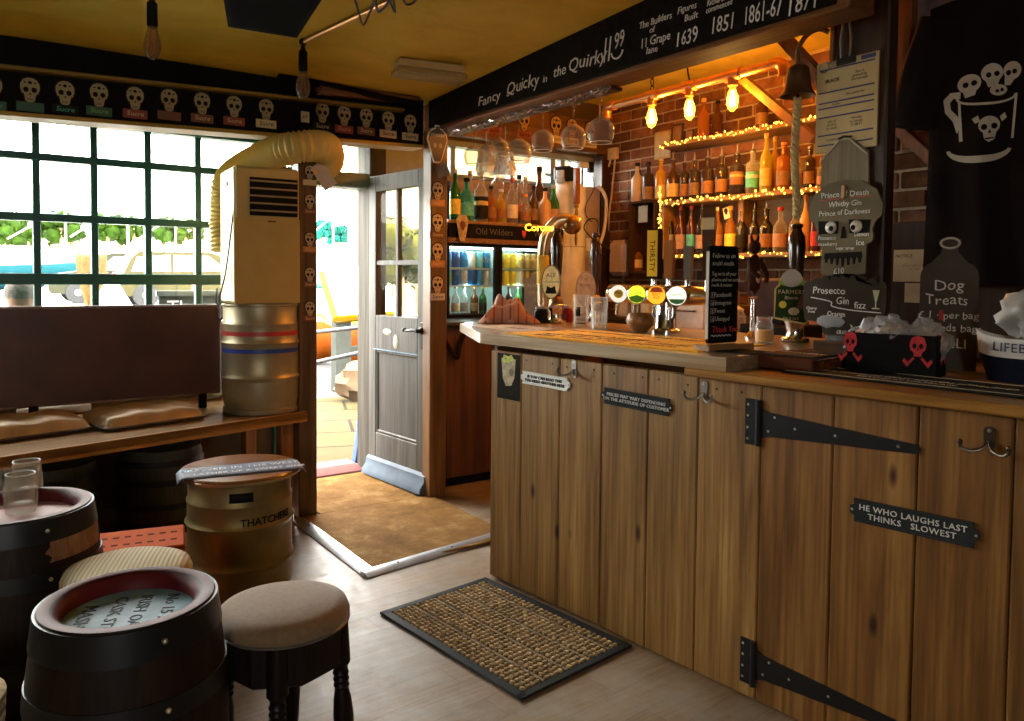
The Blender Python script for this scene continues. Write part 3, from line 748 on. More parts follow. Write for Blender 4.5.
# leather-look cushions
def cushion(label, px0, px1, sx, sy, cpx, cpy, rot=0):
    c = onZ(cpx, cpy, .62)
    t = thing('seat_cushion', label, 'cushion', fr((c.x, c.y, .5835), bdir, ZV.cross(bdir)) @ RZ(rot), group='brown cushions on the window bench')
    def top(u, v):
        a, b = 2*u-1, 2*v-1; e = (1-abs(a)**6)*(1-abs(b)**6); w_ = .006*math.sin(a*9+b*3)*e
        return (a*sx*(1-.03*b*b), b*sy*(1-.05*a*a), (.012+.062*e**.45+w_)*1.0)
    m = MB(); m.grid(top, 30, 18); m.grid(lambda u, v: ((2*u-1)*sx, (2*v-1)*sy*(1-.05*(2*u-1)**2), .0), 8, 6)
    m.obj('cover', P('brown_cushion_leather', (.36, .24, .125), .38, var=.2, scale=10, bmp=.15, coat=.15), t, 60)
    m = MB(); pts = [(sx*math.copysign(abs(math.cos(a))**.18, math.cos(a)), sy*math.copysign(abs(math.sin(a))**.18, math.sin(a)), .012) for a in [2*PI*i/48 for i in range(48)]]
    m.tube(pts, .006, 6, True); m.obj('piping', P('dark_piping', (.06, .035, .02), .5), t)
cushion('brown leather cushion on the bench, beside the keg', 0, 0, .235, .17, 143, 413)
cushion('brown leather cushion on the bench, cut off by the frame', 0, 0, .25, .17, 19, 425)
# the dark backrest board standing off the bench
m = MB(); m.box(-.95, 1.118, 4.28, 4.32, .652, 1.135, bev=.012)
bk = thing('bench_backrest', 'large dark brown leather backrest board standing on the window bench', 'backrest', T(0, 0, 0))
m.obj('board', P('oxblood_leather', (.075, .022, .010), .42, var=.3, scale=5, bmp=.1), bk)
for x in (-.8, .25, 1.02):
    m = MB(); m.box(x-.02, x+.02, 4.285, 4.315, .581, .66, bev=.003); m.obj('leg', DARK, bk)
m = MB(); m.tube(smoothpath([(1.09, 4.265, 1.22), (1.085, 4.26, 1.15), (1.10, 4.26, 1.12), (1.09, 4.262, 1.09), (1.10, 4.262, 1.05), (1.115, 4.26, 1.06)], 5), .006, 8); m.obj('hook', BLACKM, bk)
# clear plastic bag wedged behind
m = MB(); c = onZ(213, 397, .60); m.ball((c.x, c.y+.05, .625), .06, (1.1, .8, .68), 16, 10, wob=.5, seed=4)
pb = m.obj('plastic_bag', GLASS('crinkled_plastic', (.8, .9, .92), .35, .2, (.6, .7, .72)), None); tag(pb, 'crumpled clear plastic bag on the bench next to the keg', 'plastic bag')
m = MB(); m.box(-.16, .16, -.05, .05, 0, .05, bev=.008, M=T(.35, 4.48, .5815)); tag(m.obj('flyer_stack', P('pale_paper', (.6, .6, .58), .7), None), 'pale stack of papers glimpsed under the backrest board', 'papers')
# old casks stored in the dark under the bench
def cask_profile(r, h, b=1.16):
    return [(r*.90, .0), (r, .0)]+[(r*(1+(b-1)*math.sin(PI*i/12)), h*i/12) for i in range(1, 12)]+[(r, h), (r*.88, h), (r*.86, h-.03), (0.01, h-.03)]
def under_cask(label, x, y, s=1):
    t = thing('storage_cask', label, 'cask', T(x, y, 0) @ S(s, s, s))
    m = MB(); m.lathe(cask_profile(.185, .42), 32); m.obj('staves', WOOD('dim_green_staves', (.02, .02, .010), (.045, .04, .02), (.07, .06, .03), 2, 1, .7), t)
    m = MB()
    for z in (.06, .15, .27, .36):
        f = .185*(1+.16*math.sin(PI*z/.42))+.004; m.lathe([(f, z-.015), (f, z+.015)], 32, caps=False)
    m.obj('hoop', BLACKM, t)
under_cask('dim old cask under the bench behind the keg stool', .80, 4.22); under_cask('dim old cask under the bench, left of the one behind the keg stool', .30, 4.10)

# ------------------------------------------------------------------ barrel tables
OXB = P('oxblood_paint', (.085, .010, .012), .5, var=.2, spec=.12)
STAVE = WOOD('dark_oak_staves', (.006, .003, .002), (.014, .007, .004), (.028, .013, .006), 2, 1, .55, .2, spec=.2)
HOOP = P('black_hoop', (.02, .021, .022), .38, .6)
def barrel(label, c, r, h, bulge, headcol, letters, la, scuff=False):
    t = thing('barrel_table', label, 'barrel', T(*c))
    prof = [(r*.95, .0), (r, 0)]+[(r*(1+(bulge-1)*math.sin(PI*i/16)), h*i/16) for i in range(1, 16)]+[(r, h-.006), (r-.004, h), (r-.028, h), (r-.036, h-.008)]
    m = MB(); m.lathe(prof, 56, caps=False); m.obj('staves', STAVE, t, 50)
    m = MB(); m.lathe([(r-.004, h+.0012), (r-.026, h+.0012), (r-.042, h-.012), (r-.046, h-.035)], 56, caps=False); m.obj('rim', OXB, t, 60)
    m = MB(); m.lathe([(r-.04, h-.036), (0.0, h-.036)], 56, caps=False); m.obj('head', headcol, t)
    for z, w_ in ((h-.035, .032), (h-.17, .022), (h*.32, .022), (.03, .03)):
        f = lambda zz: r*(1+(bulge-1)*math.sin(PI*zz/h))+.003
        m = MB(); m.lathe([(f(z-w_)-.002, z-w_), (f(z-w_), z-w_), (f(z+w_), z+w_), (f(z+w_)-.006, z+w_)], 56, caps=False); hp = m.obj('hoop', HOOP, t)
        m = MB(); a = math.atan2(-c[1], -c[0])+.35; q = f(z)+.001; m.ball((q*math.cos(a), q*math.sin(a), z), .006, n=8, m=6); m.obj('rivet', SCREWM, hp)
    if letters:
        for s, off, size in letters: text(t, s, size, P('head_lettering', (.02, .03, .05), .5), (off*math.sin(la)*-1, off*math.cos(la), h-.0355), rot=la, wob=.05, ex=.0006, sx=1.1)
    if scuff:
        m = MB(); z0, z1 = h-.125, h-.068; n_ = 14; a0, a1 = math.atan2(-c[1], -c[0])+.35, math.atan2(-c[1], -c[0])+1.35
        m.grid(lambda u, v: ((r*(1+(bulge-1)*math.sin(PI*(z0+(z1-z0)*v)/h))+.0012)*math.cos(a0+(a1-a0)*u+.05*math.sin(v*9)), (r*(1+(bulge-1)*math.sin(PI*(z0+(z1-z0)*v)/h))+.0012)*math.sin(a0+(a1-a0)*u+.05*math.sin(v*9)), z0+(z1-z0)*v), n_, 4)
        m.obj('bare_wood_patch', WOOD('scuffed_oak', (.10, .05, .02), (.2, .1, .045), (.3, .17, .08), 2, 2, .6), t)
    return t
B1 = onZ(129, 597, .60)
HEADBLUE = P('blue_grey_head', (.13, .24, .34), .5, var=.45, scale=9, spec=.12)
barrel('barrel table nearest the viewer with stencilled blue-grey head', (B1.x, B1.y, 0), .176, .60, 1.15, HEADBLUE, [('No 15 200', .075, .036), ('IRISH OAK', .018, .036), ('CASK STR.', -.032, .036), ('MASH', -.088, .040)], math.radians(-112))
B2 = onZ(17, 505, .60)
HEADRED = P('dusty_red_head', (.30, .16, .16), .5, var=.3, scale=12, spec=.15)
barrel('barrel table with red head and scuffed staves holding the glass mugs', (B2.x, B2.y, 0), .20, .60, 1.15, HEADRED, None, 0, True)
# dimpled glass mugs
def mug(label, px, py):
    c = onZ(px, py, .567)
    t = thing('pint_mug', label, 'glass mug', T(c.x, c.y, .5655), group='dimpled pint mugs on the barrel')
    m = MB()
    def f(u, v):
        a = 2*PI*u; z = .002+v*.118; rr = .040+.006*math.sin(PI*min(1, v*1.15))
        if .1 < v < .78: rr -= .0035*(.5+.5*math.cos(a*9+(PI if int(v*4.2) % 2 else 0)))*(abs(math.sin(v*4.2*PI)))
        return (rr*math.cos(a), rr*math.sin(a), z)
    m.grid(f, 54, 22, cu=True); m.lathe([(.037, .119), (.034, .03), (.0, .026)], 32, caps=False); m.lathe([(.040, .002), (0, .002)], 32, caps=False)
    m.obj('glass_body', GLASS('mug_glass', (.95, .95, .94), .10, .05, (.55, .52, .45)), t, 50)
    m = MB(); m.tube(smoothpath([(-.042, .0, .10), (-.068, 0, .095), (-.075, 0, .06), (-.062, 0, .028), (-.042, 0, .025)], 5), .007, 8); m.obj('handle', MATS['mug_glass'], t)
    m = MB(); m.tube([(.0385*math.cos(2*PI*i/32), .0385*math.sin(2*PI*i/32), .12) for i in range(32)], .002, 6, True); m.obj('rim', CLEAR, t)
    return c
c1 = mug('dimpled glass mug at the front of the barrel top', 21, 512); mug('glass mug mostly hidden behind the front mug', 27, 497)

# ------------------------------------------------------------------ stools and crate
STW = WOOD('black_brown_stool_wood', (.005, .003, .002), (.010, .005, .004), (.02, .010, .006), 2, 1, .4, .1, spec=.2)
def stool(label, c, seatcol, r=.16, h=.48, foot=(0,)):
    t = thing('bar_stool', label, 'stool', T(c.x, c.y, 0) @ RZ(math.radians(20)))
    m = MB(); m.lathe([(r*.93, h-.055), (r, h-.045), (r*1.015, h-.03), (r*.97, h-.012), (r*.8, h-.002), (r*.4, h+.004), (0, h+.005)], 48); m.obj('seat', seatcol, t, 60)
    m = MB(); m.tube([(r*1.0*math.cos(2*PI*i/48), r*1.0*math.sin(2*PI*i/48), h-.047) for i in range(48)], .004, 6, True); m.obj('seat_piping', P('seat_piping', (.10, .09, .08), .35), t)
    m = MB(); m.lathe([(r*.90, h-.155), (r*.94, h-.15), (r*.97, h-.05)], 8, RZ(PI/8)); m.obj('apron', STW, t, 20)
    for k in range(4):
        a = PI/4+k*PI/2; q = r*.80; q2 = r*.98
        m = MB()
        prof = [(.017, .0), (.024, .018), (.014, .035), (.017, .05), (.022, .10), (.026, .17), (.022, .22), (.017, .245), (.021, .252), (.017, .26), (.021, .268), (.017, .276), (.021, .284), (.018, .292), (.018, .30), (.024, .31), (.026, .312), (.026, h-.05)]
        top = Vector((q*math.cos(a), q*math.sin(a), h)); bot = Vector((q2*math.cos(a), q2*math.sin(a), 0)); d_ = top-bot
        M = Matrix(((1, 0, d_.x/h, bot.x), (0, 1, d_.y/h, bot.y), (0, 0, 1, 0), (0, 0, 0, 1)))
        m.lathe(prof, 16, M); m.obj('leg', STW, t, 40)
    m = MB()
    for k in range(4):
        a, b = PI/4+k*PI/2, PI/4+(k+1)*PI/2; q = r*.95; m.tube([(q*math.cos(a), q*math.sin(a), .075), (q*math.cos(b), q*math.sin(b), .075)], .009, 8)
    m.obj('stretcher', STW, t)
s1 = onZ(284, 604, .47)
stool('low stool with a brown cloth seat and turned black legs', s1, P('brown_velour', (.19, .122, .068), .85, var=.15, scale=90, sheen=.3))
s2 = onZ(128, 562, .49)
def ribbed():
    m, nt, bs = nodes('cream_ribbed_cloth'); wv = nt.nodes.new('ShaderNodeTexWave'); wv.inputs['Scale'].default_value = 26; wv.bands_direction = 'X'
    lk(nt, coords(nt, (1, 1, 1), rot=(0, 0, .7)), wv.inputs['Vector'])
    lk(nt, ramp(nt, wv.outputs['Fac'], [(.2, (.42, .37, .24)), (.8, (.6, .55, .40))]), bs.inputs['Base Color']); bs.inputs['Roughness'].default_value = .9; bump(nt, bs, wv.outputs['Fac'], .4, .003); return m
stool('low stool with a cream ribbed cloth seat behind the front barrel', s2, ribbed(), .165, .49)
c = onZ(133, 548, .40)+Vector((.03, .09, 0)); s3 = c
t = thing('plastic_crate', 'orange plastic crate between the red barrel and the keg stool', 'crate', T(c.x, c.y, 0) @ RZ(math.radians(-12)))
ORP = P('terracotta_plastic', (.40, .075, .018), .8, spec=.1)
m = MB(); m.box(-.14, .14, -.11, .11, .0, .02); m.box(-.14, .14, -.11, -.095, .02, .38); m.box(-.14, .14, .095, .11, .02, .38); m.box(-.14, -.125, -.095, .095, .02, .38); m.box(.125, .14, -.095, .095, .02, .38)
for z in (.12, .24, .36): m.box(-.146, .146, -.116, .116, z, z+.012)
m.obj('crate_body', ORP, t)
m = MB(); m.box(-.146, .146, -.116, .116, .38, .398, bev=.006); m.obj('lid', ORP, t)
m = MB()
for i in range(7): m.box(-.115+i*.036, -.095+i*.036, .03, .045, .398, .3985); m.box(-.115+i*.036, -.095+i*.036, -.05, -.035, .398, .3985)
m.obj('slot', P('crate_slot', (.08, .02, .01), .9, spec=.05), t)
# basket edge at the far left of the frame
c = onZ(-10, 690, .42)
t = thing('wicker_basket', 'pale wicker edge just showing at the left of the frame', 'basket', T(c.x-.10, c.y+.02, 0))
m = MB()
for k in range(16): m.tube([((.10+.02*k/16)*math.cos(2*PI*i/28), (.10+.02*k/16)*math.sin(2*PI*i/28), .03+k*.025+.006*math.sin(i*PI)) for i in range(28)], .013, 6, True, tint=.8+.3*(k % 2))
m.obj('weave', P('straw', (.45, .34, .18), .8, var=.3, scale=60), t)

# ------------------------------------------------------------------ air conditioner and hose
ac = thing('portable_air_conditioner', 'tall cream portable air conditioner standing on the banded keg', 'air conditioner', T(1.252, 4.06, 1.146) @ RZ(math.radians(-3)))
ACP = P('yellowed_cream_plastic', (.46, .37, .14), .45, var=.06, scale=3)
AW, AD, AH = .163, .165, .69
m = MB(); m.box(-AW, AW, -AD, AD, 0, AH, bev=.014); m.obj('case', ACP, ac)
m = MB(); m.box(-AW+.075, AW-.012, -AD-.006, -AD+.002, AH-.245, AH-.055, bev=.003); m.obj('vent_recess', BLACK, ac)
m = MB()
for k in range(5): m.box(-AW+.075, AW-.014, -AD-.012, -AD-.002, AH-.225+k*.037, AH-.216+k*.037, M=T(0, 0, 0), bev=.002)
m.obj('louvre', P('tan_louvre', (.32, .26, .13), .4), ac)
m = MB(); m.box(-AW+.001, AW-.001, -AD-.004, -AD, .004, AH-.26, bev=.002); m.obj('front_panel', P('tan_front_plastic', (.46, .34, .11), .38, var=.05), ac)
MB().box(-.0, .04, -AD-.0055, -AD-.004, AH-.275, AH-.270).obj('name_badge', BLACK, ac)
m = MB(); m.box(-AW-.003, -AW, -.11, -.04, .10, .20); m.obj('label', P('white_label', (.75, .72, .6), .5), ac)
m = MB(); m.box(-AW-.004, -AW, -.03, .03, AH-.09, AH-.07, bev=.002); m.obj('grip', BLACK, ac)
# power lead with hook down the left edge
m = MB(); m.tube(smoothpath([onY(238, 165, 3.93), onY(233, 215, 3.93), onY(226, 270, 3.92), onY(220, 296, 3.92), onY(219, 310, 4.2)], 6), .0035, 6)
tag(m.obj('power_cable', BLACK), 'thin black cable hanging down the side of the air conditioner', 'cable')
hp = smoothpath([Vector((1.15, 4.315, 1.42)), Vector((1.145, 4.33, 1.62)), Vector((1.16, 4.28, 1.80)), onY(262, 158, 4.02), onY(288, 149, 3.845), onY(310, 146, 3.80), onY(327, 149, 3.88), Vector((1.70, 4.25, 1.93)), Vector((1.72, 4.62, 1.95))], 24)
def resample(pts, step):
    out, acc = [pts[0]], 0.0
    for a, b in zip(pts, pts[1:]):
        L_ = (b-a).length; s_ = step-acc
        while s_ <= L_: out.append(a.lerp(b, s_/L_)); s_ += step
        acc = L_-(s_-step)
    return out
hp = resample(hp, .0115)
rr = [.076+(.006 if i % 2 else -.006) for i in range(len(hp))]
m = MB(); m.tube(hp, rr, 20)
ht = thing('exhaust_hose', 'cream ribbed exhaust hose arching from the air conditioner to the door fanlight', 'hose', T(0, 0, 0))
m.obj('ribbed_tube', P('yellowed_hose', (.60, .46, .13), .5, var=.08), ht, 40)
# hanging card beside the hose
c = onY(323, 176, 3.925)
t = thing('hanging_card', 'grey card tag dangling tilted from the post below the hose', 'card', fr((c.x, 3.915, c.z), XV) @ RZ(math.radians(36)))
MB().box(-.04, .04, -.07, .07, -.001, .001).obj('sheet', P('grey_card', (.45, .43, .42), .6), t)
m = MB(); m.box(-.035, -.02, .03, .055, .001, .0015); m.obj('sticker', P('orange_sticker', (.8, .4, .02), .5), t)
# ------------------------------------------------------------------ things on the worktop
TOPZ, FLAPZ = 1.0562, 1.0127
FACE = fr((0, 0, 0), -YV)             # local x to the viewer's right along the bar, y up, z towards the customers
def stand(px, py, z=TOPZ): return onZ(px, py, z)
def facing(p, yaw=0): return T(*p) @ FACE @ RY(yaw)   # upright frame facing the customers
def tocam(p):                          # upright frame turned square to the viewer's side of the bar
    d = Vector((-p.x, -p.y, 0)).normalized(); u = ZV.cross(d); return fr(p, u)
# beer towels
def towel(label, pts, col, prints, grp=None):
    t = thing('bar_towel', label, 'bar towel', T(0, 0, TOPZ), group=grp)
    m = MB(); m.prism([(p.x, p.y) for p in pts], .0004, .0045); m.obj('cloth', col, t)
    u = (pts[1]-pts[0]); v = (pts[3]-pts[0]); M = fr((pts[0].x, pts[0].y, .0048), u, v); L, Wd = u.length, v.length
    inv = M.inverted()
    for s, fx, fy, size, c in prints: text(t, s, size, c, (fx*L, fy*Wd, .0), M=M, space=1.1)
    return t
YT = P('golden_towelling', (.85, .46, .015), .95, var=.25, scale=150, bmp=.3)
BKT = P('black_towelling', (.03, .028, .03), .95, var=.3, scale=150, bmp=.3)
def barpt(u, w_): q = BF @ Vector((u, 0, w_)); return Vector((q.x, q.y, 0))
towel('golden yellow bar towel with black print along the front of the worktop', [barpt(.06, -.02), barpt(1.04, -.02), barpt(1.04, -.24), barpt(.06, -.24)], YT,
      [('BEER  WHITBY  ALE  QUIRKY', .5, .25, .05, BLACK), ('FINE ALES ~ CIDERS ~ STOUTS', .5, .55, .05, BLACK), ('WHITBY BREWERY', .45, .82, .05, BLACK)])
towel('golden yellow bar towel with black corner beside the beer taps', [barpt(.10, -.26), barpt(1.02, -.26), barpt(1.02, -.46), barpt(.10, -.46)], YT,
      [('FINE YORKSHIRE ALE ~ FINE YORKSHIRE ALE', .5, .5, .04, BLACK)])
towel('dark printed bar towel at the far end of the worktop', [barpt(-.34, -.16), barpt(.05, -.10), barpt(.05, -.36), barpt(-.34, -.40)], P('cream_towelling', (.42, .36, .26), .95, var=.3, scale=150), [('ALE', .5, .5, .07, BLACK)])
m = MB(); m.prism([(p.x, p.y) for p in (barpt(1.045, -.09), barpt(1.195, -.09), barpt(1.195, -.225), barpt(1.045, -.225))], .0004, .004, T(0, 0, TOPZ)); tag(m.obj('drip_mat', BKT), 'small black drip mat at the foot of the standing chalkboard', 'mat')
# checked cloth, crumpled
def plaid():
    m, nt, bs = nodes('red_check_cloth'); v = coords(nt, (1, 1, 1)); sp = nt.nodes.new('ShaderNodeSeparateXYZ'); lk(nt, v, sp.inputs[0])
    def band(o):
        a = nt.nodes.new('ShaderNodeMath'); a.operation = 'MULTIPLY'; a.inputs[1].default_value = 24; lk(nt, o, a.inputs[0])
        b = nt.nodes.new('ShaderNodeMath'); b.operation = 'FRACT'; lk(nt, a.outputs[0], b.inputs[0]); return ramp(nt, b.outputs[0], [(.16, (1, 1, 1)), (.2, (0, 0, 0))])
    c = mix2(nt, (.52, .25, .16), (.30, .06, .045), band(sp.outputs['X'])); c = mix2(nt, c, (.62, .42, .34), band(sp.outputs['Z']))
    lk(nt, c, bs.inputs['Base Color']); bs.inputs['Roughness'].default_value = .9; return m
p = stand(512, 320)
t = thing('dish_cloth', 'crumpled red checked cloth at the far end of the bar', 'cloth', tocam(Vector((2.30, 3.27, TOPZ+.0005))))
def heap(u, v):
    x = (u-.5)*.30; z = (v-.5)*.16; e = max(0, 1-(abs(2*u-1)**2.5))*max(0, 1-abs(2*v-1)**3)
    h = (.085*math.exp(-((x+.06)/.045)**2)+.075*math.exp(-((x-.03)/.055)**2)+.035)*e**.5
    return (x+.025*mnoise.noise(Vector((u*4, v*4, 3))), .002+h*(1+.45*mnoise.noise(Vector((u*5, v*4, 0)))), z+.02*mnoise.noise(Vector((u*5, v*3, 9))))
m = MB(); m.grid(heap, 44, 26); m.obj('cloth', plaid(), t, 40, solid=.003)
# grey gravestone shaped slate
p = stand(540, 316); p = deep(539, 315, 4.35); p.z = TOPZ
t = thing('slate_sign', 'grey gravestone shaped slate sign standing by the fridge', 'sign', tocam(p))
pts = [(-.085, 0), (.085, 0), (.085, .22), (.07, .235), (.05, .235), (.045, .262), (.015, .262), (0, .282), (-.015, .262), (-.045, .262), (-.05, .235), (-.07, .235), (-.085, .22)]
m = MB(); m.prism(pts, -.012, .0); m.obj('slab', P('grey_slate', (.30, .31, .32), .7, bmp=.2), t)
for s, y in (('IN MEMORY', .19), ('OF SOBER', .15), ('DAYS', .11), ('R.I.P.', .07)): text(t, s, .026, P('slate_lettering', (.62, .62, .62), .8), (0, y, .0005), wob=.1)

# hand pumps : turned handle, collar and an oval or shaped clip
def pump_handle(t, h0, h1, col, lean=0.0, M=None):
    L = h1-h0; m = MB()
    prof = [(.011, 0), (.016, .01*L), (.020, .05*L), (.013, .10*L), (.014, .16*L), (.022, .35*L), (.027, .58*L), (.029, .72*L), (.026, .84*L), (.017, .90*L), (.014, .93*L), (.020, .955*L), (.019, .98*L), (.008, L), (.0, L)]
    m.lathe([(r*1.15, z) for r, z in prof], 20, T(0, 0, h0) @ RX(lean) if M is None else M); return m.obj('handle', col, t)
def upright(p): return T(*p)
HANDLE = WOOD('polished_dark_handle', (.02, .008, .004), (.045, .018, .008), (.08, .03, .014), 2, 1, .2, .02, coat=.6)
def pump(label, p, clip, top=.62, handle0=.20):
    t = thing('hand_pump', label, 'beer pump', T(*p))
    m = MB(); m.lathe([(.052, 0), (.055, .006), (.052, .014), (.036, .02), (.032, .035), (.034, .06), (.042, .08), (.042, .095), (.03, .11), (.022, handle0)], 28); m.obj('pump_base', CHROME, t)
    m = MB(); m.lathe([(.030, .09), (.038, .10), (.036, .118), (.020, .14)], 24); m.obj('collar', P('bronze_collar', (.25, .14, .06), .3, .8), t)
    pump_handle(t, handle0, top, HANDLE)
    return t
def clipplate(t, M, pts, edge, face, inset=.008, th=.012):
    m = MB(); m.prism(pts, 0, th, M); o = m.obj('pump_clip', edge, t)
    n = len(pts); cx = sum(p[0] for p in pts)/n; cy = sum(p[1] for p in pts)/n
    q = [(cx+(x-cx)*(1-inset/max(.02, abs(Vector((x-cx, y-cy)).length))), cy+(y-cy)*(1-inset/max(.02, Vector((x-cx, y-cy)).length))) for x, y in pts]
    m = MB(); m.prism(q, th, th+.002, M); m.obj('clip_face', face, o); return o
def oval(a, b, n=28): return [(a*math.cos(2*PI*i/n), b*math.sin(2*PI*i/n)) for i in range(n)]
CFR = lambda p, x, y, z=0: (T(*p).inverted() @ tocam(p)) @ T(x, y, z)
p = stand(556, 323)
t = pump('dark wooden hand pump with oval gold badge, left end of the bar', p, None, .50, .13)
cl = clipplate(t, CFR(p, -.028, .215, .05), oval(.052, .090), P('dark_gilt', (.14, .07, .02), .35, .5), P('gold_badge', (.62, .45, .15), .35, .3, var=.3, scale=40))
text(cl, 'ALE', .03, BLACK, (0, .035, .0145), M=CFR(p, -.028, .215, .05)); text(cl, 'YORKSHIRE', .016, BLACK, (0, .0, .0145), M=CFR(p, -.028, .215, .05))
m = MB(); m.prism([(-.03, -.06), (.03, -.06), (.02, -.02), (0, -.03), (-.02, -.02)], .014, .016, CFR(p, -.028, .215, .05)); m.obj('emblem', BLACK, cl)
p2 = stand(595, 319); 
t = pump('dark wooden hand pump with pale oval badge behind the tall beer glass', p2, None, .50, .13)
cl = clipplate(t, CFR(p2, -.055, .175, .05), oval(.058, .10), P('pale_edge', (.45, .38, .28), .5), P('pale_badge', (.58, .50, .40), .5, var=.3, scale=40))
text(cl, 'BITTER', .02, P('brown_print', (.25, .12, .05), .6), (0, .02, .0145), M=CFR(p2, -.055, .175, .05))
# tall illuminated lager font with an arched neck
p = stand(578, 320); p = Vector((2.64, 3.30, TOPZ))
t = thing('lager_font', 'tall arched lager tap with lit yellow name at its top', 'beer tap', T(*p))
FM = T(*p).inverted() @ tocam(p)
arcpts = smoothpath([(-.075, .0, 0), (-.08, .20, 0), (-.078, .38, 0), (-.055, .48, 0), (.0, .545, 0), (.06, .55, 0), (.10, .52, 0)], 6)
m = MB(); m.tube(arcpts, [.030]*12+[.034]*(len(arcpts)-18)+[.04, .045, .05, .052, .052, .05], 18, M=FM); m.obj('arched_neck', P('satin_gold_font', (.55, .42, .25), .25, .7), t)
m = MB(); m.ball((.075, .525, 0), .055, (1, .95, 1), 18, 12, M=FM); m.obj('neck_head', P('bronze_brown', (.30, .16, .06), .3, .6), t)
m = MB(); m.lathe([(.034, .20), (.034, .36)], 18, FM @ T(-.08, 0, 0) @ RX(-PI/2), caps=False); m.obj('yellow_band', YELLOW, t)
m = MB(); m.box(-.13, .03, .425, .475, .05, .056, FM, bev=.004)
text(t, 'Corona', .054, GLOW('lit_yellow_sign', (1, .62, .03), 2.2), (-.100, .505, .060), M=FM, ex=.003, thin=.02, space=.95, name='lit_sign')
m = MB(); m.lathe([(.06, 0), (.06, .015), (.04, .03), (.034, .05)], 24, T(FM.translation.x*0, 0, 0) @ Matrix.Translation(FM @ Vector((-.075, 0, 0)))); m.obj('font_base', CHROME, t)
# small jars by the pump
def jar(label, p, r, h, body, fill, lid, M=None):
    t = thing('glass_jar', label, 'jar', T(*p))
    m = MB(); m.lathe([(r*.92, 0), (r, .006), (r, h*.68), (r*.8, h*.80), (r*.8, h*.86), (r*.86, h*.9), (r*.86, h), (r*.78, h)], 24); m.obj('glass_body', body, t)
    if fill: m = MB(); m.lathe([(r*.86, .006), (r*.92, .012), (r*.92, h*.5), (0, h*.5)], 20); m.obj('filling', fill, t)
    if lid: m = MB(); m.lathe([(r*.9, h*.88), (r*.9, h*1.02), (r*.3, h*1.06), (r*.25, h*1.15), (0, h*1.15)], 20); m.obj('lid', lid, t)
    return t
jar('small black jar in front of the left hand pump', stand(541, 323), .036, .085, BLACK, None, GLASS('lid_glass', (.8, .8, .8), .4))
jar('small red jar beside the left hand pump', stand(566, 322), .036, .085, GLASS('red_glass', (.6, .1, .08), .4, .05, (.35, .03, .03)), None, MATS['lid_glass'])
jar('small amber honey jar with clip top near the right hand pump', stand(764, 343), .034, .10, CLEAR, P('amber_filling', (.75, .36, .03), .3, emit=None), None)
# beer glasses
def tumbler(label, p, r0, r1, h, foot, drink=None, pat=None):
    t = thing('beer_glass', label, 'glass', T(*p))
    m = MB(); m.lathe([(r0, 0), (r0+.001, .004), (r1, h), (r1-.002, h), (r0-.002, .012), (0, .01)], 32); m.obj('glass_body', CLEAR, t)
    if drink: m = MB(); m.lathe([(r0-.003, .011), (r0-.002, h*drink[1]), (0, h*drink[1])], 28); m.obj('dregs', drink[0], t)
    m = MB(); m.tube([(r1*math.cos(2*PI*i/28), r1*math.sin(2*PI*i/28), h) for i in range(28)], .0014, 6, True); m.obj('rim', GLASS('rim_glass', (.9, .9, .9), .3), t)
    if pat:
        m = MB()
        for k in range(pat):
            a = 2*PI*k/pat; m.tube([((r0+.001)*math.cos(a), (r0+.001)*math.sin(a), .015), ((r0+(r1-r0)*.55+.001)*math.cos(a), (r0+(r1-r0)*.55+.001)*math.sin(a), h*.55)], .004, 5)
        m.obj('fluting', CLEAR, t)
    return t
q = stand(581, 326)
t = tumbler('tall printed beer glass in front of the pale badge pump', q, .036, .040, .155, 0, (P('dark_dregs', (.05, .03, .02), .3), .12))
m = MB(); m.grid(lambda u, v: (.0385*math.cos(math.atan2(-q.y, -q.x)-.8+u*.7), .0385*math.sin(math.atan2(-q.y, -q.x)-.8+u*.7), .05+v*.045), 8, 2); m.obj('print', BLACK, t)
q = stand(599, 329); tumbler('fluted pint glass with amber dregs on the yellow towel', q, .032, .042, .148, 0, (P('amber_dregs', (.6, .25, .03), .3), .08), 14)
# T-bar tap with four lit lenses
q0, q1 = onX(613, 293, 2.47), onX(670, 296, 2.47); yA, yB = q0.y, q1.y
zc = (q0.z+q1.z)/2
t = thing('tap_tower', 'chrome T shaped beer tap tower with four round lit badges', 'beer tap', T(2.53, (yA+yB)/2, TOPZ))
zb = zc-TOPZ; Ly = (yA-yB)/2
GOLDCH = P('warm_chrome', (.62, .50, .32), .2, .95)
m = MB(); m.tube([(0, Ly+.07, zb), (0, -Ly-.045, zb), (0, -Ly-.13, zb), (0, -Ly-.19, zb), (0, -Ly-.23, zb)], [.043, .043, .038, .018, .010], 22); m.obj('tap_bar', GOLDCH, t)
m = MB(); m.lathe([(.066, 0), (.066, .012), (.05, .02), (.046, .03), (.046, zb-.03)], 28, T(0, -.10, 0)); m.obj('tap_column', CHROME, t)
lens = [((.62, .60, .5), (.75, .55, .04), 'ALE'), ((.75, .82, .04), (.12, .45, .03), 'CIDER'), ((.90, .42, .02), (.8, .12, .05), 'BEST\nALE'), ((.85, .85, .72), (.05, .35, .12), 'Quirky')]
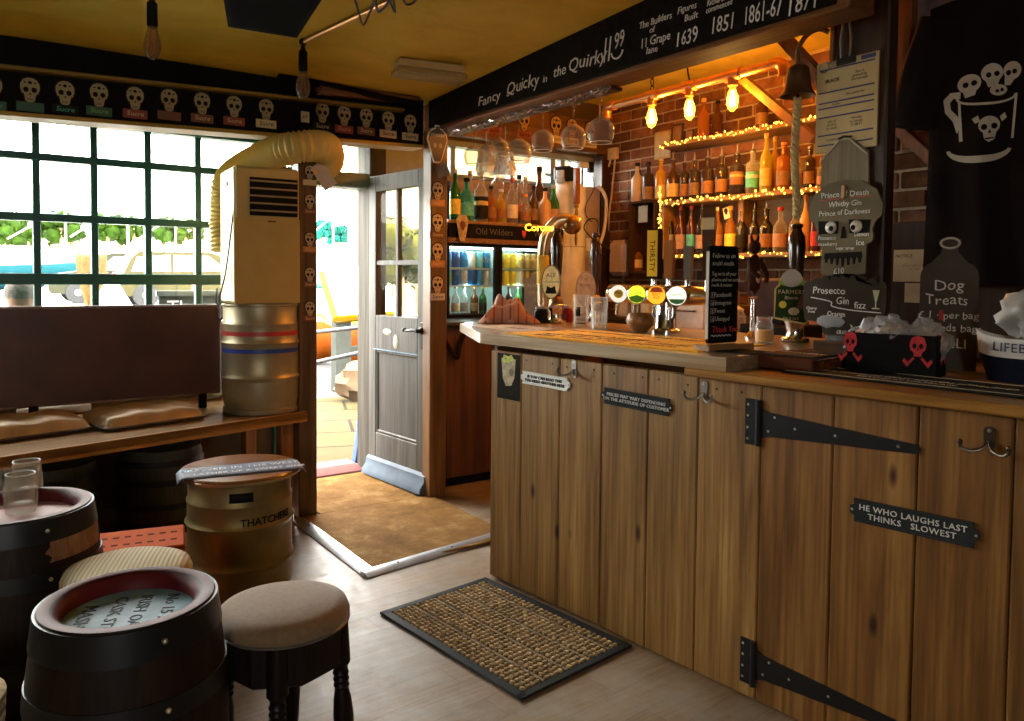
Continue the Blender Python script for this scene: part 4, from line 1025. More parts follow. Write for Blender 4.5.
for k, (bc, fc, s) in enumerate(lens):
    y = Ly-2*Ly*k/3; M = Matrix.Translation((-.036, y-.025, zb)) @ FACE @ RY(math.radians(36)) @ T(0, 0, .036)
    m = MB(); m.lathe([(.044, -.02), (.044, .012), (.040, .016)], 28, M, caps=False); m.lathe([(.044, -.02), (.0, -.02)], 28, M, caps=False); b = m.obj('badge_ring', CHROME, t)
    m = MB(); m.lathe([(.041, .012), (0, .012)], 28, M, caps=False); m.obj('badge_face', GLOW('lit_badge_%d' % k, bc, .75), b)
    m = MB()
    if k == 1: m.prism([(-.036, -.012), (0, -.002), (.036, -.014), (.026, -.03), (0, -.038), (-.026, -.03)], .0125, .0135, M)
    elif k == 0: m.prism(oval(.022, .02), .0125, .0135, M)
    elif k == 3: m.prism([(-.034, -.014), (.034, -.014), (.024, -.03), (0, -.037), (-.024, -.03)], .0125, .0135, M)
    else: m.prism([(-.03, .012), (.03, .012), (.02, .032), (0, .037), (-.02, .032)], .0125, .0135, M)
    m.obj('badge_print', P('badge_print_%d' % k, fc, .5), b)
    text(b, s, .017, P('badge_letter_%d' % k, ((.2, .12, .02), (.1, .35, .02), (.6, .05, .05), (.03, .2, .25))[k], .5), (0, .006 if k != 2 else -.004, .0142), M=M, line=.8)
    m = MB(); m.tube([(0, y, zb-.03), (-.03, y, zb-.055), (-.035, y, zb-.10)], .009, 10); m.obj('spout', CHROME, t)
# tap handles standing on the bar of the tower
TOWER = t
def tap_handle(label, px, py0, py1, w0, w1, d_, col, toptint=None, lines=None, lc=None, face=None):
    b = onX(px, py1, 2.53); h = (onX(px, py0, 2.53)-b).length
    t = bpy.data.objects.new('tap_handle', None); COL.objects.link(t); t.parent = TOWER; t['label'] = label; t.matrix_local = TOWER.matrix_world.inverted() @ T(b.x, b.y, b.z) @ FACE @ RY(math.radians(22))
    m = MB(); m.lathe([(.017, -.05), (.019, -.03), (.013, 0), (.016, .03)], 16, RX(-PI/2)); m.obj('ferrule', CHROME, t)
    m = MB(); z0 = .02; vs = []
    for y, ww in ((.02, w0), (h*.9, w1), (h, w1*.9)): vs += [(-ww/2, y, -d_/2), (ww/2, y, -d_/2), (ww/2, y, d_/2), (-ww/2, y, d_/2)]
    m.add(vs, [(0, 1, 2, 3), (11, 10, 9, 8)]+[(a+i, a+(i+1) % 4, a+4+(i+1) % 4, a+4+i) for a in (0, 4) for i in range(4)]); m.obj('grip', col, t, 20)
    if face: m = MB(); m.box(-w0*.42, w0*.42, .03, h*.97, d_/2, d_/2+.002); m.obj('face_plate', face, t)
    if toptint: m = MB(); m.box(-w1*.55, w1*.55, h*.80, h*.97, -d_*.52, d_*.54); m.obj('top_band', toptint, t)
    if lines: text(t, lines, .034, lc, (0, h*.5, d_/2+.0026), rot=-PI/2, space=1.1)
    return t
tap_handle('yellow and black rectangular tap handle lettered down its face', 654, 229, 283, .058, .058, .05, BLACK, None, 'THIRSTY', BLACK, YELLOW)
tap_handle('orange brown wooden tap handle right of the yellow one', 669, 240, 283, .036, .045, .034, WOOD('orange_tap_wood', (.28, .10, .02), (.45, .18, .04), (.58, .27, .08), 1, 1, .35))
tap_handle('grey metal tap handle right of the orange wooden one', 688, 246, 285, .028, .036, .03, P('brushed_grey', (.42, .42, .41), .3, .8))
tap_handle('dark tap handle with cream top behind the standing chalkboard', 708, 216, 285, .036, .05, .036, P('dark_brown_handle', (.07, .03, .015), .35), P('cream_band', (.62, .5, .28), .5))
# wooden bowl
p = stand(640, 333)
t = thing('wooden_bowl', 'round turned wooden bowl in front of the tap tower', 'bowl', T(*p))
m = MB(); m.lathe([(.026, 0), (.03, .004), (.036, .012), (.056, .035), (.062, .055), (.056, .078), (.048, .088), (.044, .086), (.05, .06), (.03, .02), (0, .016)], 32); m.obj('bowl_body', WOOD('bowl_wood', (.14, .065, .02), (.26, .13, .045), (.38, .21, .09), 0, 1.6, .35), t, 60)
# standing social media chalkboard
pl_, pr_ = stand(702, 351), stand(741, 346)
p = Vector((2.10, 1.715, TOPZ)); uu = (stand(757, 347)-stand(699, 351)); uu.z = 0
M = fr(p, uu)
t = thing('standing_chalkboard', 'tall black chalkboard asking for social media follows on a wood foot', 'chalkboard', M)
m = MB(); m.box(-.115, .115, 0, .022, -.035, .035, bev=.003); m.obj('foot', WOOD('pine_foot', (.2, .09, .03), (.36, .19, .07), (.5, .3, .13), 0), t)
bx0, bx1, by1 = -.088, .058, .352
m = MB(); pts = arc(bx0+.012, .036, .012, 180, 270, 4)+arc(bx1-.012, .036, .012, 270, 360, 4)+arc(bx1-.012, by1-.012, .012, 0, 90, 4)+arc(bx0+.012, by1-.012, .012, 90, 180, 4)
m.prism([(x, max(y, .018)) for x, y in pts], -.006, .006); m.obj('board', CHB, t)
m = MB(); m.box(bx0-.002, bx0, .04, by1-.02, -.006, .006); m.obj('edge', P('pale_edge_wood', (.5, .46, .38), .6), t)
DIM = P('faint_chalk', (.50, .48, .43), .9, var=.3, scale=200)
for s, x, y, sz, c in (('Follow us on', bx0+.014, .318, .022, DIM), ('social media', bx0+.014, .293, .022, DIM), ('Tag us in all your', bx0+.012, .258, .018, DIM), ('photos and on social', bx0+.012, .238, .017, DIM), ('media & twitter', bx0+.012, .22, .016, DIM),
                        ('f Facebook', bx0+.014, .187, .022, DIM), ('o Instagram', bx0+.014, .160, .021, DIM), ('t Tweet', bx0+.014, .133, .021, DIM), ('o Untappd', bx0+.014, .106, .021, DIM), ('Thank You', bx0+.016, .07, .030, REDINK)):
    text(t, s, sz, c, (x, y, .0066), align='LEFT', wob=.09, shear=.1)
for y in (.187, .160, .133, .106):
    m = MB(); m.tube([(bx0+.010, y-.009, .0065), (bx0+.026, y-.009, .0065), (bx0+.026, y+.009, .0065), (bx0+.010, y+.009, .0065)], .0009, 4, True); m.obj('icon_box', DIM, t)
m = MB(); m.tube([(bx0+.014+.1*i/20, .05+.003*math.sin(i*1.8), .0066) for i in range(21)], .0014, 5); m.obj('underline', CHALK, t)
# right hand pump with green badge
p = stand(791, 337); p = Vector((2.62, 1.80, TOPZ))
t = pump('hand pump with green fruit badge and turned dark handle', p, None, .46, .13)
GPT = [(-.062, -.085), (.05, -.105), (.062, -.095), (.062, .03), (.048, .045), (.04, .07), (.03, .09), (.012, .105), (-.01, .105), (-.03, .09), (-.042, .07), (-.048, .045), (-.062, .03)]
GM = CFR(p, -.015, .175, .05)
cl = clipplate(t, GM, GPT, P('old_gold_edge', (.50, .38, .12), .4, .3), P('dark_green_face', (.03, .055, .015), .5))
m = MB(); m.prism([(x*.6, .07+y*.6) for x, y in oval(.06, .055)], .0142, .0155, GM); m.obj('grey_crest', P('grey_crest', (.42, .42, .36), .5), cl)
m = MB(); m.prism([(x, .055+y) for x, y in oval(.045, .016)], .0138, .0148, GM); m.obj('hop_leaf', P('hop_green', (.22, .42, .05), .5), cl)
m = MB(); m.prism([(x-.03, -.03+y) for x, y in oval(.014, .014, 14)], .0142, .0156, GM); m.obj('yellow_fruit', P('yellow_fruit', (.7, .6, .05), .5), cl)
m = MB(); m.prism([(x+.01, -.055+y) for x, y in oval(.02, .015, 14)], .0142, .0156, GM); m.obj('pale_fruit', P('pale_fruit', (.65, .6, .42), .5), cl)
m = MB(); m.prism([(.02, -.04), (.05, -.05), (.05, .0), (.035, .01), (.03, -.01)], .0142, .0156, GM); m.obj('dark_figure', P('plum', (.12, .05, .07), .5), cl)
text(cl, 'FARMERS', .022, IVORY, (0, .018, .0148), M=GM, space=1.1); text(cl, 'Blonde', .018, IVORY, (0, -.004, .0148), M=GM, shear=.2); text(cl, 'PALE ALE', .014, IVORY, (0, -.083, .0148), M=GM)
# little figurine topped tap handle (a dark imp)
p = Vector((2.72, 2.06, TOPZ))
b = deep(745, 300, 3.25)
t = thing('imp_beer_pull', 'dark carved horned imp beer pull left of the bell rope', 'beer pull', T(2.60, 1.98, TOPZ))
hz = b.z-TOPZ
m = MB(); m.lathe([(.035, 0), (.035, .01), (.014, .03), (.012, .16), (.022, .17)], 18); m.obj('stem', CHROME, t)
m = MB(); m.ball((0, 0, .26), .034, (.95, .8, 2.2), 16, 12, wob=.25, seed=2); m.ball((0, 0, .37), .027, (1, .9, 1.05), 14, 10, wob=.15, seed=5)
m.tube([(-.03, -.0, .32), (-.05, -.03, .27), (-.02, -.04, .25)], [.012, .010, .009], 8); m.tube([(.03, 0, .32), (.045, -.03, .26), (.02, -.045, .23)], [.012, .010, .009], 8)
m.tube([(-.012, 0, .385), (-.022, 0, .41), (-.018, 0, .435)], [.008, .006, .001], 8); m.tube([(.012, 0, .385), (.022, 0, .41), (.018, 0, .435)], [.008, .006, .001], 8)
m.obj('imp_figure', P('burnt_brown_resin', (.05, .02, .012), .35), t, 60)
m = MB(); m.ball((-.008, -.028, .25), .016, (.8, .5, 1.6), 10, 8, wob=.2); m.obj('pale_chest', P('pinkish_resin', (.45, .28, .22), .5), t)
# brown bar runner and black bar runner
p = Vector((2.28, 1.56, TOPZ))
t = thing('bar_runner', 'brown rubber bar runner with faded print on the mahogany board', 'bar runner', fr(BF @ Vector((1.29, TOPZ+.0003, -.235)), BD, ZV.cross(BD)))
m = MB(); m.box(-.09, .085, -.09, .09, 0, .006, bev=.002); m.obj('rubber', P('brown_rubber', (.05, .035, .028), .55), t); text(t, 'BREWERY', .03, P('faded_print', (.4, .34, .28), .8), (0, 0, .0065), sx=1.1)
t = thing('wooden_block', 'small brown engraved wooden block on the brown runner', 'wood block', fr(BF @ Vector((1.32, TOPZ+.0005, -.37)), BD, ZV.cross(BD)))
m = MB(); m.box(-.06, .06, -.02, .02, 0, .04, bev=.003); m.obj('block', WOOD('brown_block', (.08, .035, .012), (.15, .07, .025), (.22, .11, .045), 0), t)
text(t, 'CELLAR', .02, P('engraving', (.03, .014, .006), .8), (0, .02, -.0206), M=RX(PI/2))
ra, rb_, rc = onZ(795, 371, FLAPZ), onZ(1010, 398, FLAPZ), onZ(850, 368, FLAPZ)
t = thing('bar_runner', 'long black rubber bar runner with pale lettering on the pine flap', 'bar runner', fr(BF @ Vector((1.64, FLAPZ+.0006, -.20)), BD, ZV.cross(BD)))
m = MB(); m.box(-.34, .34, -.115, .095, 0, .007, bev=.003); m.obj('rubber', P('black_rubber', (.022, .020, .019), .5), t)
m = MB(); 
for a in (-.108, .083): m.box(-.33, .33, a, a+.004, .007, .0085)
m.obj('piping', P('tan_piping', (.35, .28, .16), .7), t)
text(t, 'FINE YORKSHIRE CRAFT BREWERS ESTABLISHED', .034, P('tan_print', (.5, .42, .3), .8), (0, -.01, .0072), sx=.72); text(t, 'BOTTLED AT THE SOURCE', .022, MATS['tan_print'], (0, -.055, .0072))
# black box of dog treats
c = deep(895, 374, 2.36); cM = fr((c.x, c.y, FLAPZ), tocam(c).col[0].xyz) @ RY(math.radians(-12))
t = thing('treat_box', 'open black box with red skulls holding bags of dog treats', 'box', cM)
BX = P('black_box_fabric', (.010, .009, .010), .6)
m = MB(); bw_, bh_, bd_ = .125, .125, .075
m.box(-bw_, bw_, 0, .008, -bd_, bd_); m.box(-bw_, bw_, .008, bh_, bd_-.006, bd_, bev=.002); m.box(-bw_, bw_, .008, bh_, -bd_, -bd_+.006, bev=.002); m.box(-bw_, -bw_+.006, .008, bh_, -bd_+.006, bd_-.006); m.box(bw_-.006, bw_, .008, bh_, -bd_+.006, bd_-.006)
m.obj('box_walls', BX, t)
REDS = P('red_skull_print', (.55, .03, .04), .5, var=.3, scale=60)
def skullprint(M):
    m = MB(); m.prism([(-.024, .0), (-.028, .02), (-.02, .042), (0, .05), (.02, .042), (.028, .02), (.024, .0), (.014, -.008), (.012, -.022), (-.012, -.022), (-.014, -.008)], .0, .002, M)
    for s in (-1, 1): m.prism([(s*.03, -.045), (s*.045, -.03), (s*.05, -.04), (s*.038, -.055)], 0, .002, M); m.prism([(s*.01, -.03), (s*.035, -.06), (s*.04, -.052), (s*.016, -.024)], 0, .002, M)
    o = m.obj('skull_print', REDS, t)
    m = MB()
    for s in (-1, 1): m.prism([(s*.011+x, .014+y) for x, y in oval(.007, .009, 12)], .002, .0026, M)
    m.prism([(-.004, .0), (.004, 0), (0, .009)], .002, .0026, M); m.obj('skull_eyes', BLACK, o)
skullprint(T(-.112, .085, bd_) @ S(.72, .85, 1)); skullprint(T(.075, .082, bd_) @ S(.8, .85, 1)); skullprint(T(bw_, .085, -.02) @ RY(PI/2) @ S(.8, .85, 1))
def treat(label, x, z, s, seed):
    tt = thing('treat_bag', label, 'bag of treats', cM @ T(x, .02, z))
    m = MB(); m.ball((0, .07*s+.02, 0), .055*s, (1.35, 1.15, .9), 16, 10, wob=.25, seed=seed); m.obj('treats', P('pinkish_biscuit', (.60, .42, .32), .7, var=.3, scale=60), tt, 60)
    m = MB(); m.ball((0, .072*s+.02, 0), .066*s, (1.3, 1.15, .9), 18, 12, wob=.6, seed=seed+3); m.lathe([(.016, -.012), (.007, .004), (.006, .010), (.014, .020), (.017, .030), (.010, .034)], 9, T(0, .075*s+.062*s+.012, 0) @ RX(-PI/2) @ RY(.2))
    m.obj('clear_bag', GLASS('clear_bag', (.85, .87, .88), .30, .15, (.6, .6, .62)), tt)
treat('pink treats in a twisted clear bag in the middle of the black box', -.01, .015, .86, 2); treat('clear bag of treats at the left of the black box', -.080, -.02, .76, 3); treat('clear bag of treats at the right of the black box', .078, 0, .80, 6)
# bottle shaped chalkboard
c = deep(947, 345, 2.45)
t = thing('bottle_chalkboard', 'bottle shaped chalkboard advertising dog treats behind the black box', 'chalkboard', fr((c.x, c.y, FLAPZ+.001), tocam(c).col[0].xyz))
z0 = 0; hh = onZ(947, 345, 1.0).z
SLB = P('brown_grey_board', (.06, .045, .028), .7, var=.2)
top = (deep(944, 240, 2.45)-deep(944, 345, 2.45)).length + (c.z-FLAPZ)
m = MB(); bw2 = .081; sh = top*.72
pts = [(-bw2, 0), (bw2, 0), (bw2, sh)]+arc(bw2-.045, sh, .045, 0, 70, 5)+[(.024, sh+.075), (.022, top-.02), (.03, top-.015), (.03, top), (-.03, top), (-.03, top-.015), (-.022, top-.02), (-.024, sh+.075)]+arc(-bw2+.045, sh, .045, 110, 180, 5)+[(-bw2, sh)]
m.prism(pts, -.009, 0); m.obj('board', SLB, t)
m = MB(); m.tube([(.026*math.cos(2*PI*i/20), top-.012+.016*math.sin(2*PI*i/20), .003) for i in range(20)], .004, 6, True); m.obj('neck_ring', P('pale_cord', (.55, .5, .42), .7), t)
for s, x, y, sz, c_ in (('Dog', .0, sh-.03, .048, CHALK), ('Treats', -.005, sh-.075, .046, CHALK), ('£ 1 · per bag', .0, sh-.125, .033, CHALK), ('Proceeds bags', -.004, sh-.165, .034, CHALK), ('to', -.06, sh-.19, .018, CHALK), ('RNLI', .01, sh-.215, .044, CHALK)): text(t, s, sz, c_, (x, y, .0006), wob=.10)
m = MB(); m.box(-.025, -.012, sh-.14, sh-.11, .0006, .0012); m.obj('red_mark', REDINK, t)
# lifeboat collecting boat with a bag in it
c = deep(1042, 372, 2.15)
t = thing('collection_boat', 'white and dark lifeboat shaped collecting box at the right end of the bar', 'collection box', fr((c.x, c.y, FLAPZ), tocam(c).col[0].xyz) @ RY(math.radians(-10)))
def hull(z0, z1, sc0, sc1):
    m = MB(); n = 32
    def ring(z, s): return [(s*.165*math.copysign(abs(math.cos(a))**.8, math.cos(a))-(.0 if True else 0), z+ (.022*abs(math.cos(a))**4*(z/.12)), s*.06*math.sin(a)) for a in [2*PI*i/n for i in range(n)]]
    A, B = ring(z0, sc0), ring(z1, sc1); m.add(A+B, [(i, (i+1) % n, n+(i+1) % n, n+i) for i in range(n)]+[tuple(range(n))]); return m
hull(0, .07, .80, .95).obj('lower_hull', P('navy_hull', (.012, .014, .03), .4), t)
hull(.07, .125, .95, 1.0).obj('upper_hull', P('boat_white', (.68, .66, .62), .5), t)
m = MB(); m.grid(lambda u, v: ((.98*.165)*math.cos(2*PI*u), .118, .058*math.sin(2*PI*u)*v), 24, 2); m.obj('deck', P('deck_yellow', (.42, .30, .08), .6), t)
lo = text(t, 'LIFEBOATS', .036, P('navy_lettering', (.02, .03, .10), .5), (0, 0, 0), align='LEFT', space=1.05)
for v in lo.data.vertices:
    x_ = v.co.x-.112; c_ = min(1, (abs(x_)/.161))**1.25; v.co = Vector((x_, v.co.y+.098+.02*c_**4, .0595*math.sqrt(max(0, 1-c_*c_))+.0012+v.co.z))
m = MB(); m.prism([(-.137, .10), (-.118, .105), (-.118, .113), (-.137, .108)], .041, .046, RY(-.35)); m.obj('red_flag', REDINK, t)
t = thing('plastic_bag', 'crumpled clear plastic bag bulging out of the collecting boat', 'plastic bag', fr((c.x, c.y, FLAPZ+.132), tocam(c).col[0].xyz))
m = MB(); m.ball((-.02, .055, 0), .066, (1.35, 1.05, .8), 22, 14, wob=.45, seed=9); m.obj('bag_film', GLASS('milky_bag', (.75, .75, .74), .45, .25, (.55, .54, .52)), t, 60)
# pinned notes on the dark back wall right of the post
def note(label, px0, py0, px1, py1, x, col, name='pinned_note'):
    a, b = onX(px0, py0, x), onX(px1, py1, x); t = thing(name, label, 'note', fr((x, (a.y+b.y)/2, (a.z+b.z)/2), -YV))
    w_, h_ = abs(a.y-b.y)/2, abs(a.z-b.z)/2
    m = MB(); m.box(-w_, w_, -h_, h_, 0, .001); m.obj('sheet', col, t); return t, w_, h_
PAPER = P('tan_paper', (.42, .33, .19), .7, var=.12, scale=12)
bp = struct('trim_14', MB().box(2.92, 2.96, .1, 1.75, 1.02, 1.52, bev=.004), WOOD('dark_back_boarding', (.014, .006, .003), (.03, .012, .006), (.05, .02, .01), 2, spec=.12))
t, w_, h_ = note('tan landscape note pinned on the dark boarding behind the bottle board', 894, 250, 936, 282, 2.915, PAPER)
text(t, 'NOTICE', .018, BLACK, (-w_*.5, h_*.6, .0011)); text(t, 'please ask at bar\nno tabs', .014, P('grey_print', (.2, .17, .12), .7), (0, -h_*.1, .0011))
note('small tan note pinned below the landscape note', 905, 283, 925, 303, 2.912, PAPER)
# ------------------------------------------------------------------ skull pump clips
CLIPF = {}
def clipmesh(key, build, mat):
    k = (key, mat.name)
    if k not in CLIPF:
        m = MB(); build(m); o = m.obj(key, mat); CLIPF[k] = o.data; bpy.data.objects.remove(o)
    return CLIPF[k]
def part(parent, name, me):
    o = bpy.data.objects.new(name, me); COL.objects.link(o); o.parent = parent; return o
SK = [(-.024, -.004), (-.036, .014), (-.043, .036), (-.042, .060), (-.030, .080), (-.012, .090), (.012, .090), (.030, .080), (.042, .060), (.043, .036), (.036, .014), (.024, -.004), (.021, -.024), (.012, -.032), (-.012, -.032), (-.021, -.024)]
def b_plate(m): m.prism([(x*1.14, .028+(y-.028)*1.12) for x, y in SK], 0, .004)
def b_skull(m): m.prism(SK, .004, .007)
def b_face(m):
    for s in (-1, 1):
        m.prism([(s*.018+x, .030+y) for x, y in oval(.0125, .0135, 16)], .007, .0076)
        m.prism([(s*.030+x, .004+y) for x, y in oval(.004, .006, 8)], .007, .0076)
        m.prism([(s*.022+x, .066+y) for x, y in oval(.006, .004, 8)], .007, .0076)
    m.prism([(-.005, .005), (.005, .005), (0, .017)], .007, .0076); m.prism([(x, .066+y) for x, y in oval(.009, .008, 12)], .007, .0076)
    for k in range(-2, 3): m.prism([(k*.006-.001, -.026), (k*.006+.001, -.026), (k*.006+.001, -.012), (k*.006-.001, -.012)], .007, .0076)
def b_label(m): m.box(-.062, .062, -.082, -.032, 0, .006, bev=.004)
CLIPTXT = {}
def cliptext(parent, mat):
    if mat.name not in CLIPTXT:
        o = text(parent, 'Sucre', .036, mat, (0, -.056, .0064), shear=.15, thin=.004, sx=1.05); CLIPTXT[mat.name] = o
    else:
        o = CLIPTXT[mat.name].copy(); COL.objects.link(o); o.parent = parent
    return o
def skullclip(M, label, group, lab, txt, s=1.0, skull=None, nolabel=False):
    t = thing('pump_clip', label, 'pump clip', M @ S(s, s, s), group=group)
    part(t, 'plate', clipmesh('plate', b_plate, P('clip_backing', (.02, .016, .012), .5)))
    part(t, 'skull', clipmesh('skull', b_skull, skull or P('aged_ivory', (.33, .27, .13), .6))); part(t, 'face_marking', clipmesh('face_marking', b_face, P('clip_ink', (.015, .01, .008), .6)))
    if not nolabel: part(t, 'name_label', clipmesh('name_label', b_label, lab)); cliptext(t, txt)
    return t
CREAM = P('cream_label', (.55, .45, .25), .5); GRN = P('green_label', (.03, .09, .04), .5); RED = P('red_label', (.22, .045, .025), .5); BRN = P('brown_label', (.16, .06, .03), .5); TEAL = P('teal_print', (.05, .35, .22), .5); ORN = P('orange_label', (.45, .20, .05), .5); BLK = P('black_label', (.02, .018, .015), .5)
WFR = lambda x, y, z: fr((x, y, z), XV)
row = [(-8, 92, GRN, TEAL), (30, 94, GRN, GRN), (65, 97, BLK, TEAL), (99, 99, GRN, P('lime_print', (.2, .38, .08), .5)), (135, 102, RED, CREAM), (169, 104, BRN, BRN), (202, 107, BRN, CREAM), (234, 110, RED, CREAM), (266, 113, CREAM, BLK), (322, 116, BLK, CREAM), (344, 119, RED, P('pink_print', (.7, .25, .2), .5)), (366, 121, BRN, CREAM), (388, 124, P('pink_cream_label', (.60, .40, .26), .5), BLK), (410, 127, CREAM, BLK)]
nm = {id(GRN): 'green', id(BLK): 'black', id(RED): 'red', id(BRN): 'brown', id(CREAM): 'cream'}
for i, (px, py, lab, txt) in enumerate(row):
    q = onY(px, py, 3.955)
    skullclip(WFR(q.x, 3.9545, q.z-.008), 'skull pump clip with %s label, %s from the left on the window beam' % (nm.get(id(lab), 'pink'), ORD[i]), 'skull pump clips along the window beam', lab, txt, .84)
q = onY(305, 117, 3.955)
t = thing('square_sticker', 'small square cream sticker on the beam above the air conditioner', 'sticker', WFR(q.x, 3.9545, q.z)); m = MB(); m.box(-.022, .022, -.028, .028, 0, .003); m.obj('sheet', CREAM, t); text(t, '67', .026, BLK, (0, 0, .0033))
for i, (py, lab) in enumerate(((195, ORN), (227, BRN), (256, ORN), (289, P('pale_label', (.6, .5, .4), .5)))):
    q = onY(437, py, 3.864); skullclip(WFR(q.x+.002, 3.8645, q.z), 'skull pump clip, %s from the top on the post by the door' % ORD[i], 'skull pump clips down the door post', lab, CREAM if i != 3 else BLK, .80, P('post_skull', (.55, .40, .22), .6))
for i, (py, lab) in enumerate(((176, CREAM), (205, BRN), (243, ORN), (278, BRN), (312, RED))):
    q = onY(309, py, 3.93); skullclip(WFR(1.475, 3.9295, q.z), 'skull pump clip, %s from the top on the post beside the air conditioner' % ORD[i], 'skull pump clips on the window post', lab, CREAM, .60, P('dim_skull', (.40, .33, .20), .6))
q = onY(436, 145, 3.86)
t = thing('skull_plaque', 'white outlined skull shaped plaque at the beam corner above the door post', 'plaque', WFR(q.x, 3.852, q.z) @ S(1.15, 1.15, 1.15))
BIG = [(-.045, .02), (-.058, .055), (-.05, .085), (-.03, .105), (-.012, .112), (-.012, .125), (.012, .125), (.012, .112), (.03, .105), (.05, .085), (.058, .055), (.045, .02), (.03, -.03), (.018, -.06), (-.018, -.06), (-.03, -.03)]
m = MB(); m.prism([(x, y-.03) for x, y in BIG], 0, .008); m.obj('plate', P('white_outline', (.75, .73, .68), .5), t)
m = MB(); m.prism([(x*.9, (y-.03)*.92) for x, y in BIG], .008, .010); m.obj('face', P('grey_brown_face', (.10, .085, .07), .5), t)
text(t, 'WHITBY', .022, MATS['white_outline'], (0, .045, .0105)); 
m = MB()
for s in (-1, 1): m.prism([(s*.015+x, -.005+y) for x, y in oval(.010, .012, 14)], .010, .012)
m.obj('eye_print', P('pale_grey_print', (.35, .33, .30), .6), t)
q = onY(437, 170, 3.864)
t = thing('fleece_toy', 'grey woolly clump hung on the door post', 'toy', T(q.x+.02, 3.84, q.z)); m = MB(); m.ball((0, 0, 0), .035, (1.2, .6, 1.1), 14, 10, wob=.7, seed=8); m.obj('wool', P('grey_wool', (.22, .21, .18), .95, bmp=.6, scale=80), t)
# clips on the far beam above the bar window
tb = struct('trim_15', MB().box(2.32, 4.19, 4.60, 4.69, 2.27, 2.52, bev=.004), WOOD('brown_far_beam', (.07, .03, .008), (.14, .065, .016), (.22, .11, .03), 0))
for i, (px, py) in enumerate(((478, 133), (495, 130), (524, 133), (556, 138), (572, 140), (590, 137))):
    q = onY(px, py, 4.595); skullclip(WFR(q.x, 4.5995, 2.40), 'skull pump clip, %s from the left on the far beam behind the hanging glasses' % ORD[i], 'skull pump clips on the far beam', CREAM if i > 2 else RED, BLK, 1.15, P('far_skull', (.40, .26, .12), .6))

# ------------------------------------------------------------------ glass rack with tinsel and hanging glasses
m = MB(); yA, yB = onX(455, 135, 2.33).y, onX(616, 100, 2.33).y
m.box(2.30, 2.37, yB, yA, 2.118, 2.134, bev=.003); rk = thing('glass_rack', 'wooden stemware rail under the chalked beam trimmed with silver tinsel', 'glass rack', T(0, 0, 0)); m.obj('rail', DKWOOD, rk)
m = MB(); rnd = random.Random(9)
for k in range(420):
    y = yB+(yA-yB)*k/420; a = rnd.uniform(0, 2*PI); c = Vector((2.292, y, 2.120)); d_ = Vector((rnd.uniform(-1, .2), rnd.uniform(-.8, .8), rnd.uniform(-1, .8)))*.02; e = d_.cross(Vector((.3, 1, .2))).normalized()*.0022
    m.add([c-e, c+e, c+d_+e, c+d_-e], [(0, 1, 2, 3)])
tn = m.obj('tinsel', P('silver_tinsel', (.85, .85, .88), .2, .8), rk, 0); tn['kind'] = 'stuff'
def goblet_mesh():
    m = MB(); m.lathe([(.034, -.002), (.034, -.004), (.006, -.010), (.0038, -.03), (.0035, -.085), (.006, -.098), (.024, -.106), (.050, -.125), (.062, -.155), (.060, -.185), (.050, -.215), (.0485, -.215), (.0585, -.185), (.060, -.155), (.048, -.126), (.022, -.109), (0, -.106)], 28, caps=False); return m
GW = None
for i, (px, s) in enumerate(((601, 1.0), (571, .98), (543, .92), (517, 1.05), (500, .85), (486, .95), (474, .9))):
    y = onX(px, 110, 2.33).y
    t = thing('wine_glass', 'wine glass hanging upside down, %s from the %s end of the rail' % (ORD[i], 'near'), 'wine glass', T(2.33 if i % 2 == 0 else 2.345, y, 2.117) @ S(s, s, s), group='wine glasses hanging from the rail')
    if GW is None: GW = goblet_mesh().obj('glass_bowl', GLASS('stem_glass', (.93, .92, .90), .07, .03, (.6, .56, .5)), t, 60)
    else: o = GW.copy(); COL.objects.link(o); o.parent = t
    m = MB(); m.tube([(.049*math.cos(2*PI*k/24), .049*math.sin(2*PI*k/24), -.2155) for k in range(24)], .0022, 5, True); m.obj('rim', P('rim_glint', (.8, .8, .78), .15), t)  # opaque white ring, the glint on the glass edge put into its colour
for i, px in enumerate((486, 505)):
    y = onX(px, 160, 2.42).y; q = onX(px, 163, 2.42)
    t = thing('cut_glass_tankard', 'bright cut glass tankard hanging under the rail, %s one' % ('left' if i == 0 else 'right'), 'glass tankard', T(2.42, y, q.z), group='cut glass tankards under the rail')
    m = MB(); m.lathe([(.038, .06), (.062, -.05), (.060, -.065), (.05, -.065), (.034, .05)], 9, RX(.12 if i else -.12)); o = m.obj('faceted_body', GLASS('cut_glass', (.95, .97, 1), .38, .06, (.75, .78, .82)), t, 0)
    m = MB()
    for k in range(9):
        a = 2*PI*k/9
        for z0, z1 in ((.05, .01), (0, -.04)): m.tube([((.040+(.06-z0)*.2)*math.cos(a), (.040+(.06-z0)*.2)*math.sin(a), z0), ((.041+(.06-z1)*.2)*math.cos(a+.35), (.041+(.06-z1)*.2)*math.sin(a+.35), z1)], .004, 4)
    m.obj('cut_pattern', P('frosted_cuts', (.65, .67, .7), .25), t)
    m = MB(); m.tube(smoothpath([(0, 0, .05), (.0, -.02, .085), (0, 0, .115), (0, 0, 2.118-q.z)], 5), .003, 6); m.obj('hanger', STEEL, t)

